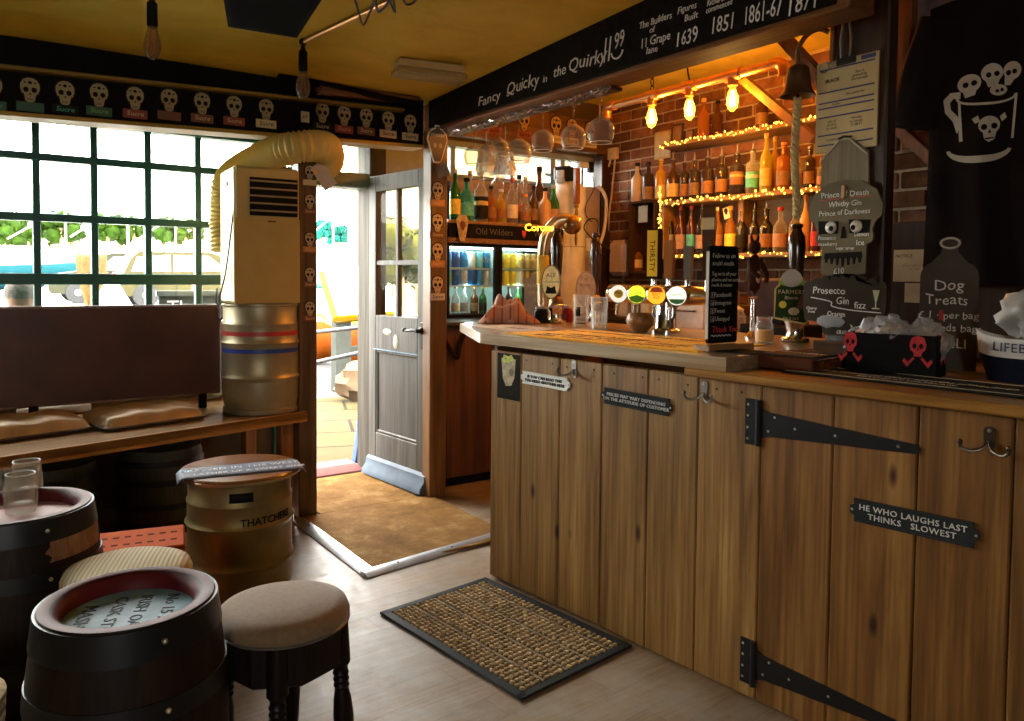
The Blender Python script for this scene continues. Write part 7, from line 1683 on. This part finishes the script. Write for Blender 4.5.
# handrail
t = thing('handrail', 'grey tubular handrail outside the open door', 'handrail', T(0, 0, 0))
RAILM = P('rail_grey', (.045, .05, .055), .45, .2)
for py0, py1 in ((333, 327), (364, 352)):
    a, b = onY(308, py0, 5.9), onY(364, py1, 5.35); m = MB(); m.tube([a+(a-b)*1.5, a, b, b+Vector((.03, -.02, 0))], .016, 10); m.ball(b, .024); m.obj('rail', RAILM, t)
b = onY(364, 340, 5.35); m = MB(); m.tube([(b.x+.03, 5.33, GZ), (b.x+.03, 5.33, 1.25)], .03, 10); m.obj('post', RAILM, t)
a = onY(308, 340, 5.9); e = a+(a-onY(364, 333, 5.35))*1.5; m = MB(); m.tube([(e.x, e.y, GZ), (e.x, e.y, 1.1)], .024, 10); m.obj('post', RAILM, t)
# white topped table board on timber legs
q0, q1 = deep(336, 317, 9.4), deep(372, 314, 9.6)
t = thing('outdoor_table', 'white sloping table board with yellow edge on grey legs beyond the door', 'table', T(0, 0, 0))
r0, r1 = deep(322, 272, 11.2), deep(372, 262, 11.5)
m = MB(); vs = [q0, q1+(q1-q0)*.6, r1+(q1-q0)*.6, r0]; m.add([v for v in vs]+[v-Vector((0, 0, .06)) for v in vs], [(0, 1, 2, 3), (7, 6, 5, 4), (0, 4, 5, 1), (1, 5, 6, 2), (2, 6, 7, 3), (3, 7, 4, 0)]); m.obj('board', P('bright_white_board', (.85, .85, .82), .4), t)
m = MB(); m.tube([r0-Vector((0, 0, .03)), q0-Vector((0, 0, .03)), q1+(q1-q0)*.6-Vector((0, 0, .03))], .05, 6); m.obj('edging', P('yellow_edging', (.10, .055, .001), .8, spec=.05), t)
MB().box(q0.x+.02, q0.x+.22, q0.y+.05, q0.y+.2, GZ, q0.z-.05).obj('leg', P('grey_timber', (.03, .033, .028), .7), t)
m = MB(); m.box(q0.x+.2, q0.x+1.2, q0.y+.08, q0.y+.16, q0.z-.50, q0.z-.38); m.obj('cross_bar', P('grey_timber', (.03, .033, .028), .7), t)
q = r1+(q1-q0)*.3; MB().box(q.x-.1, q.x+.1, q.y-.2, q.y-.05, GZ, q.z-.06).obj('leg', MATS['grey_timber'], t)
for i, (px, py, d_, col, nmc) in enumerate(((318, 305, 12.5, (.85, .35, .03), 'orange'), (361, 322, 12, (.8, .3, .03), 'orange'), (360, 374, 8.9, (.40, .26, .12), 'brown'))):
    q = deep(px, py, d_); 
    if i < 2:
        t = thing('mooring_buoy', 'orange buoy on the quay %s the white table' % ('left of' if i == 0 else 'under'), 'buoy', T(q.x, q.y, GZ)); m = MB(); m.ball((0, 0, .35), .34, (1, 1, 1.0), 16, 10); m.obj('float', P('orange_buoy', (.10, .022, .001), .7, spec=.05), t); m = MB(); m.tube([(.12*math.cos(2*PI*k/12), 0, .72+.08*math.sin(2*PI*k/12)) for k in range(12)], .03, 6, True); m.obj('ring', YELLOW, t)
    else:
        t = thing('canvas_sack', 'brown canvas sack slumped by the table leg outside', 'sack', T(q.x, q.y, GZ)); m = MB(); m.ball((0, 0, .22), .24, (1.2, .8, .95), 16, 10, wob=.35, seed=5); m.obj('sack_body', P('canvas_brown', (.06, .035, .014), .9), t)
# thin blue A board edge by the jamb
q = onZ(364, 455, GZ)
t = thing('blue_board', 'narrow blue pavement board leaning beside the door frame', 'pavement board', T(2.245, 5.02, GZ)); m = MB(); m.add([(-.05, 0, 0), (.10, .0, 0), (.10, .0, .62), (.04, .0, .62), (-.05, .06, 0), (.10, .06, 0), (.10, .06, .62), (.04, .06, .62)], [(0, 1, 2, 3), (4, 7, 6, 5), (0, 3, 7, 4), (1, 5, 6, 2), (3, 2, 6, 7), (0, 4, 5, 1)]); m.obj('panel', P('bright_blue_board', (.008, .05, .25), .5), t, 0)
# chalk A board seen low in the window
q = onY(184, 299, 5.6)
t = thing('pavement_sign', 'grey chalked pavement sign outside the window beside the keg', 'pavement sign', fr((q.x+.06, 5.6, GZ), XV))
hh = onY(184, 293, 5.6).z-GZ
m = MB(); m.box(-.22, .22, 0, hh, -.02, .0, bev=.005); m.obj('board', P('sign_grey', (.025, .032, .03), .6), t); m = MB(); m.box(-.235, .235, hh-.02, hh+.015, -.03, .006); m.obj('frame', P('sign_frame', (.06, .07, .065), .6), t)
text(t, 'These', .12, WHITE, (-.02, hh-.10, .001), wob=.06)
q = onY(197, 289, 6.2); t = thing('traffic_cone', 'red orange traffic cone outside the window', 'cone', T(q.x, 6.2, GZ)); h_ = onY(197, 283, 6.2).z-GZ
m = MB(); m.lathe([(.16, 0), (.16, .03), (.12, .04), (.035, h_), (0, h_)], 18); m.obj('cone_body', P('cone_red', (.8, .07, .02), .5), t); m = MB(); m.lathe([(.088, h_*.42), (.070, h_*.62)], 18, caps=False); m.obj('reflective_band', WHITE, t)
# the seated man outside : back of head, neck and shoulders
q = onY(22, 296, 5.05)
t = thing('person', 'man with short grey hair in a pale shirt seated outside, back to the window', 'person', T(q.x, 5.05, q.z) @ RZ(-.35))
m = MB()
def body(u, v):
    a = 2*PI*u
    prof = [(-1.25, .20, .15), (-.85, .20, .14), (-.50, .205, .13), (-.30, .225, .12), (-.19, .195, .10), (-.145, .10, .075), (-.12, .062, .062), (-.08, .058, .062), (-.055, .066, .080), (-.01, .076, .094), (.04, .078, .098), (.075, .070, .088), (.10, .048, .062), (.112, .0, .0)]
    k = v*(len(prof)-1); i = min(int(k), len(prof)-2); f = k-i; z, rx, ry = [prof[i][j]*(1-f)+prof[i+1][j]*f for j in range(3)]
    return (rx*math.cos(a), ry*math.sin(a), z)
m.grid(body, 28, 52, cu=True)
for s in (-1, 1):
    m.ball((s*.079, .0, .0), .026, (.35, .8, 1.2), 10, 8)
    m.tube(smoothpath([(s*.19, 0, -.24), (s*.245, .02, -.38), (s*.25, .10, -.54), (s*.20, .26, -.58)], 5), [.062-.0016*k for k in range(16)], 12)
m.ball((0, .10, -.01), .018, (.8, 1.2, 1.2), 10, 8)
for s in (-1, 1): m.tube([(s*.09, .0, -1.2), (s*.11, .38, -1.22), (s*.12, .42, -1.55)], [.09, .075, .055], 12)
po = m.obj('body', P('skin_tone', (.16, .075, .045), .6, var=.08), t, 70)
m = MB()
def shirtf(u, v):
    a = 2*PI*u; prof = [(-1.26, .215, .165), (-.85, .21, .152), (-.50, .215, .142), (-.30, .236, .13), (-.19, .204, .11), (-.145, .108, .083), (-.13, .075, .073)]
    k = v*(len(prof)-1); i = min(int(k), len(prof)-2); f = k-i; z, rx, ry = [prof[i][j]*(1-f)+prof[i+1][j]*f for j in range(3)]
    return (rx*math.cos(a), ry*math.sin(a), z)
m.grid(shirtf, 28, 24, cu=True)
for s in (-1, 1): m.tube(smoothpath([(s*.18, 0, -.235), (s*.245, .015, -.37), (s*.252, .05, -.45)], 5), [.076-.0006*k for k in range(11)], 12)
m.obj('shirt', P('pale_shirt', (.75, .74, .70), .8), t, 70)
m = MB()
def hairf(u, v):
    a = PI+PI*u*1.0; b = v*PI*.62
    x = .082*math.sin(b)*math.cos(a); y = .103*math.sin(b)*math.sin(a)*(1.0); z = .022+.094*math.cos(b)
    n_ = 1+.03*mnoise.noise(Vector((x*60, y*60, z*60))); return (x*n_, y*n_+.002, z)
m.grid(hairf, 26, 20)
m.grid(lambda u, v: (.081*math.sin(v*PI*.42)*math.cos(PI*u), .100*math.sin(v*PI*.42)*math.sin(PI*u), .024+.0945*math.cos(v*PI*.42)), 26, 12)
m.obj('hair', P('grey_hair', (.075, .065, .055), .9, var=.35, scale=160, bmp=.5), t, 70)
m = MB()
for s in (-1, 1): m.ball((s*.028, .094, .015), .009, (1.2, .5, .7), 8, 6)
m.obj('eyes', P('eye_dark', (.1, .08, .07), .3), t)
struct('trim_18', MB().box(q.x-.7, q.x+.9, 4.90, 5.38, GZ, q.z-1.30, bev=.01), P('bench_stone', (.55, .52, .46), .8))
# white folded parasol
q = onY(112, 300, 7.0); hh = onY(118, 283, 7.0).z-GZ
t = thing('folded_parasol', 'white folded parasol standing outside the window', 'parasol', T(q.x, 7.0, GZ)); m = MB(); m.lathe([(.24, hh-.95), (.21, hh-.5), (.16, hh-.2), (.05, hh), (.0, hh+.02)], 10); m.obj('canopy', P('white_canvas', (.85, .85, .84), .8), t, 20); m = MB(); m.tube([(0, 0, 0), (0, 0, hh-.4)], .025, 8); m.lathe([(.25, 0), (.25, .06), (.05, .09)], 16); m.obj('pole', STEEL, t)
q = onY(102, 276, 7.6); t = thing('wicker_chair', 'tan hooded wicker chair outside the window', 'chair', T(q.x-.08, 7.6, GZ) @ S(.6, .6, 1)); hz_ = onY(102, 254, 7.6).z-GZ
m = MB(); m.grid(lambda u, v: (.17*math.sin(v*PI*.5+.25)*math.cos(PI*u)*1.1, .13*math.sin(PI*u), hz_-.55+.55*v**.7), 14, 10); m.obj('hood', P('tan_wicker', (.09, .045, .006), .8, var=.5, scale=30), t, 60, solid=.03)
m = MB(); m.box(-.2, .2, -.2, .2, .38, .46, bev=.03); m.obj('seat', MATS['tan_wicker'], t); m = MB()
m.box(-.03, .03, .1, .16, .46, hz_-.4); m.obj('back_post', MATS['tan_wicker'], t)
for x in (-.16, .16):
    for y in (-.16, .16): MB().box(x-.02, x+.02, y-.02, y+.02, 0, .38).obj('leg', MATS['tan_wicker'], t)
# parked cars
struct('ground_parking', MB().box(-60, 80, 19, 26, GZ-.3, .45), P('pale_tarmac', (.5, .5, .46), .9, spec=.1))
def car(label, c, yaw, col, kind='suv', s=.85):
    t = thing('car', label, 'car', T(c[0], c[1], .452) @ RZ(yaw) @ S(s, s, s))
    prof = [(-2.15, .32), (-2.2, .62), (-2.12, .92), (-1.95, .98), (-1.75, 1.42), (-1.55, 1.60), (.35, 1.62), (.62, 1.55), (1.15, 1.05), (1.95, .93), (2.15, .78), (2.2, .45), (2.1, .30)]
    m = MB(); m.prism(prof, -.86, .86, Matrix(((1, 0, 0, 0), (0, 0, 1, 0), (0, 1, 0, 0), (0, 0, 0, 1)))); m.obj('bodywork', P('car_'+col[0], col[1], .5, spec=.1), t, 20)
    m = MB()
    for y in (-.868, .868):
        M = Matrix(((1, 0, 0, 0), (0, 0, 1, y), (0, 1, 0, 0), (0, 0, 0, 1)))
        m.prism([(-1.78, 1.02), (-1.62, 1.45), (-.72, 1.52), (-.72, 1.03)], -.004, .004, M); m.prism([(-.64, 1.03), (-.64, 1.52), (.35, 1.52), (.92, 1.06)], -.004, .004, M)
    m.obj('window', P('car_glass', (.06, .08, .09), .08, spec=.8), t)
    for x in (-1.38, 1.38):
        for y in (-.80, .80):
            m = MB(); m.lathe([(.20, -.10), (.33, -.10), (.345, -.05), (.345, .05), (.33, .10), (.20, .10)], 22, T(x, y, .345) @ RX(PI/2)); w_ = m.obj('wheel', P('tyre', (.03, .03, .032), .8), t)
            m = MB(); m.lathe([(.0, -.102), (.2, -.098), (.21, -.08), (.21, .08), (.2, .098), (0, .102)], 16, T(x, y, .345) @ RX(PI/2)); m.obj('hub', P('alloy', (.6, .6, .6), .3, .7), w_)
    m = MB(); m.box(2.14, 2.20, -.75, -.45, .62, .78, bev=.02); m.box(2.14, 2.20, .45, .75, .62, .78, bev=.02); m.obj('headlamp', P('lamp_white', (.8, .8, .78), .2), t)
    m = MB(); m.box(-2.22, -2.14, -.82, -.62, .72, 1.0, bev=.02); m.box(-2.22, -2.14, .62, .82, .72, 1.0, bev=.02); m.obj('tail_lamp', P('lamp_red', (.5, .03, .02), .3), t)
    m = MB(); m.box(2.10, 2.26, -.84, .84, .32, .5, bev=.04); m.box(-2.26, -2.10, -.84, .84, .32, .5, bev=.04); m.obj('bumper', P('bumper_grey', (.18, .18, .17), .5), t); return t
q = onZ(78, 297, GZ+.45); q = onY(98, 292, 12.0)
car('olive grey car parked beyond the white folded parasol', (onY(122, 290, 24.4).x, 24.4), PI, ('olive', (.022, .022, .013)))
car('tan car parked beyond the chalked pavement sign', (onY(190, 290, 21.2).x, 21.2), 0, ('tan', (.035, .03, .012)))
# harbour wall, boats, sheds
struct('wall_harbour', MB().box(-60, 60, 26, 26.5, GZ-.3, .75), P('harbour_wall', (.65, .63, .58), .85))
def boat(label, px, y, ln, col, py=266):
    q = onY(px, py, y); t = thing('boat', label, 'boat', T(q.x, y, .63))
    pts = [(-ln/2, .0), (ln*.38, 0), (ln/2, .7), (-ln/2, .7)]
    m = MB(); n = 14
    def h_(u, v): x = (u-.5)*ln; b = .75*math.sqrt(max(0, 1-(max(0, u-.45)/.55)**2)); return (x, (2*v-1)*b, .08+.75*abs(2*v-1)**1.5+.2*u**3)
    m.grid(h_, 20, 10); m.obj('hull', P('hull_'+col[0], col[1], .7, spec=.05), t, 60, solid=.06)
    m = MB(); m.box(-ln*.25, ln*.12, -.5, .5, .3, 1.5, bev=.06); m.obj('cabin', P('cabin_white', (.8, .8, .78), .4), t); m = MB(); m.box(-ln*.2, ln*.125, -.505, .505, 1.0, 1.3); m.obj('cabin_window', P('car_glass', (0, 0, 0)), t)
    m = MB(); m.tube([(-ln*.05, 0, .8), (-ln*.05, 0, 4.2)], .04, 8); m.tube([(-ln*.05, 0, 3.2), (-ln*.4, 0, 1.9)], .03, 6); m.obj('mast', STEEL, t)
boat('blue hulled boat moored at the far left of the window view', 6, 30, 5, ('blue', (.006, .04, .05)), 262)
boat('white boat with a brown stripe moored beyond the parked cars', 74, 35, 5.5, ('brown', (.06, .03, .004)), 266); boat('grey boat moored beyond the third window column', 136, 31, 5.2, ('grey', (.03, .035, .035)), 270)
boat('yellow boat moored beyond the window nearest the hose', 182, 36, 5, ('yellow', (.1, .08, .005)), 268); boat('green boat moored beyond the doorway', 338, 32, 4.5, ('green', (.1, .3, .25)), 262)
def house(label, px, y, wd, h, roof, wall, base=0.0, nwin=3, dpt=6):
    q = onY(px, 250, y); t = thing('house', label, 'house', T(q.x, y, base))
    MB().box(-wd/2, wd/2, 0, dpt, 0, h).obj('walls', wall, t); m = MB(); m.prism([(-.3, h), (dpt+.3, h), (dpt/2, h+dpt*.42)], -wd/2-.2, wd/2+.2, Matrix(((0, 0, 1, 0), (1, 0, 0, 0), (0, 1, 0, 0), (0, 0, 0, 1)))); m.obj('roof', roof, t, 0)
    for k in range(nwin):
        x = -wd/2+wd*(k+.5)/nwin
        for z in ((h*.2, h*.42), (h*.6, h*.82)): m = MB(); m.box(x-.45, x+.45, -.05, .02, *z); w_ = m.obj('window', P('house_window', (.22, .25, .28), .2), t)
    m = MB(); m.box(wd*.3, wd*.3+.7, dpt*.4, dpt*.6, h+dpt*.2, h+dpt*.55); m.obj('chimney', P('chimney_brick', (.4, .2, .12), .8), t)
HW = P('house_white', (.82, .80, .76), .8); HT = P('house_teal', (.006, .04, .04), .9, spec=.05); HC = P('house_cream', (.14, .11, .04), .8); RR = P('roof_red', (.10, .04, .012), .8); RG = P('roof_slate', (.28, .30, .33), .7)
house('teal painted harbour house beyond the doorway', 324, 62, 3.2, 1.7, RG, HT, .78, 2, 2.6); house('cream harbour house with red roof beyond the doorway', 349, 66, 3.0, 1.9, RR, HC, .78, 2, 2.6); house('white harbour house beyond the first window column', 15, 70, 4.2, 1.8, RG, HW, .78, 3, 3)
house('white harbour house beyond the second window column', 66, 76, 4.4, 2.0, HC, HW, .78, 3, 3); house('cream harbour house beyond the third window column', 122, 70, 4.0, 1.8, HW, HC, .78, 3, 3); house('white harbour house beyond the fourth window column', 176, 76, 4.4, 2.0, HW, HW, .78, 3, 3)
struct('water', MB().box(-60, 80, 26.5, 44, GZ-.3, .70), P('bright_harbour_water', (.5, .55, .56), .15))
struct('ground_far_quay', MB().box(-60, 80, 44, 94, GZ-.3, .78), PALEG)
# orange brick building close by, seen through the high bar window
def clad():
    m, nt, bs = nodes('orange_brick_cladding'); br = nt.nodes.new('ShaderNodeTexBrick'); br.inputs['Scale'].default_value = 1; br.inputs['Brick Width'].default_value = .5; br.inputs['Row Height'].default_value = .17; br.inputs['Mortar Size'].default_value = .02
    br.inputs['Color1'].default_value = (.12, .05, .018, 1); br.inputs['Color2'].default_value = (.10, .04, .014, 1); br.inputs['Mortar'].default_value = (.2, .17, .11, 1)
    lk(nt, coords(nt, (1, 1, 1), rot=(PI/2, 0, 0)), br.inputs['Vector']); lk(nt, br.outputs['Color'], bs.inputs['Base Color']); bs.inputs['Roughness'].default_value = .8; return m
xl = onY(512, 180, 12).x
t = thing('brick_building', 'orange brick building close outside the bar window', 'building', T(xl, 12, GZ)); MB().box(0, 7, 0, 5, 0, 6.5).obj('walls', clad(), t); m = MB(); m.box(1.4, 2.0, -.06, .02, 3.2, 4.6); m.obj('window', P('house_window', (0, 0, 0)), t); m = MB(); m.prism([(-.3, 6.5), (5.3, 6.5), (2.5, 8.4)], -.2, 7.2, Matrix(((0, 0, 1, 0), (1, 0, 0, 0), (0, 1, 0, 0), (0, 0, 0, 1)))); m.obj('roof', RG, t, 0)
m = MB(); m.box(-1.6, 0, .5, 4, 0, 4.6); m.obj('side_wing', HC, t)
# planting seen through the door glass and hill trees
LEAF = P('sunlit_leaves', (.012, .028, .0015), .7, var=.5, scale=2.5); LEAF2 = P('dark_leaves', (.004, .045, .035), .8, var=.4, scale=.6); GOLDL = P('golden_leaves', (.035, .032, .002), .7, var=.5, scale=3)
def foliage(m, r, n, leaf, seed):
    rr_ = random.Random(seed); clumps = [(Vector((rr_.uniform(-1, 1)*r*.55, rr_.uniform(-1, 1)*r*.55, rr_.uniform(-.5, .6)*r)), rr_.uniform(.35, .6)*r) for _ in range(9)]
    for c, q in clumps: m.ball(c, q*.85, (1, 1, .9), 10, 7, wob=.5, seed=rr_.random()*9)
    for _ in range(n):
        c, q = rr_.choice(clumps); d_ = Vector((rr_.gauss(0, 1), rr_.gauss(0, 1), rr_.gauss(0, 1))).normalized(); p = c+d_*q*rr_.uniform(.85, 1.1); a = d_.cross(Vector((rr_.random(), rr_.random(), rr_.random()))).normalized()*leaf; b = d_.cross(a).normalized()*leaf*.6+d_*leaf*.4
        m.add([p-a, p+b, p+a, p-b], [(0, 1, 2, 3)], tint=rr_.uniform(.6, 1.3))
def tree(label, px, y, r, zc, leafm, seed, nm_='tree', n=260, base=GZ):
    q = onY(px, 250, y); t = thing(nm_, label, 'tree' if nm_ == 'tree' else 'shrub', T(q.x, y, base)); m = MB(); foliage(m, r, n, r*.10, seed); m.obj('crown', leafm, t, 60, M=T(0, 0, zc))
    m = MB(); m.tube(smoothpath([(0, 0, 0), (.05*r, 0, zc*.5), (-.05*r, 0, zc)], 4), [r*.12]*9, 8); m.obj('trunk', P('bark', (.2, .13, .07), .9), t)
tree('golden green shrub seen through the open door\'s upper panes', 400, 9.0, .50, 1.75, GOLDL, 1, 'shrub', 420); tree('golden green shrub behind the door\'s right hand panes', 420, 9.4, .62, 1.6, GOLDL, 2, 'shrub', 420)
q = onY(414, 300, 8.3); t = thing('yellow_kayak', 'yellow and orange kayak leaning outside, seen through the door glass', 'kayak', T(q.x, 8.3, GZ) @ RY(.30)); m = MB(); m.ball((0, 0, .95), .95, (.26, .16, 1), 16, 14); m.obj('hull', P('kayak_yellow', (.09, .035, .001), .6, spec=.05), t); m = MB(); m.ball((0, -.05, .35), .3, (.75, .5, 1), 14, 10); m.obj('bow_stripe', P('kayak_orange', (.09, .02, .002), .6, spec=.05), t)
for i, (px, py, y, r, lm) in enumerate(((3, 232, 46, .85, LEAF), (19, 230, 47, .95, LEAF), (29, 236, 46, .5, LEAF), (50, 226, 46, .95, LEAF), (62, 228, 47, 1.0, LEAF), (73, 226, 46, .7, LEAF), (108, 228, 47, .85, LEAF), (120, 231, 46, .95, LEAF), (134, 228, 47, .8, LEAF), (148, 228, 46, .6, LEAF), (163, 230, 47, .8, LEAF), (174, 232, 46, .75, LEAF), (186, 231, 47, .75, LEAF), (197, 231, 46, .6, LEAF), (321, 232, 56, 1.0, LEAF2), (337, 234, 57, 1.0, LEAF2), (352, 236, 56, .8, LEAF2))):
    zc_ = onY(px, py, y).z-.78; tree('sunlit tree on the far quay, %s from the left' % ORD[i], px, y+2*(i % 2), r, zc_, lm, 20+i, base=.78)
m = MB()
def hill(u, v):
    x = -140+u*300; y = 95+v*80; h = (10.6-7.6*max(0, min(1, (x-5)/45))+2.5*mnoise.noise(Vector((x*.02, 2.3, 0)))+1.2*mnoise.noise(Vector((x*.09, y*.05, 1))))*math.sin(min(1, v*1.7+.02)*PI*.5)
    return (x, y, h*1.25-1)
m.grid(hill, 90, 14)
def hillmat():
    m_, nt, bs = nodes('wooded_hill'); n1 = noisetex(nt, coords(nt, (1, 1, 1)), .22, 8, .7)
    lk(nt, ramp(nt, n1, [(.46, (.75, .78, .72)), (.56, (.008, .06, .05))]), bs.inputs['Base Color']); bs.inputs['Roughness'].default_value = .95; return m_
struct('hills', m, hillmat())
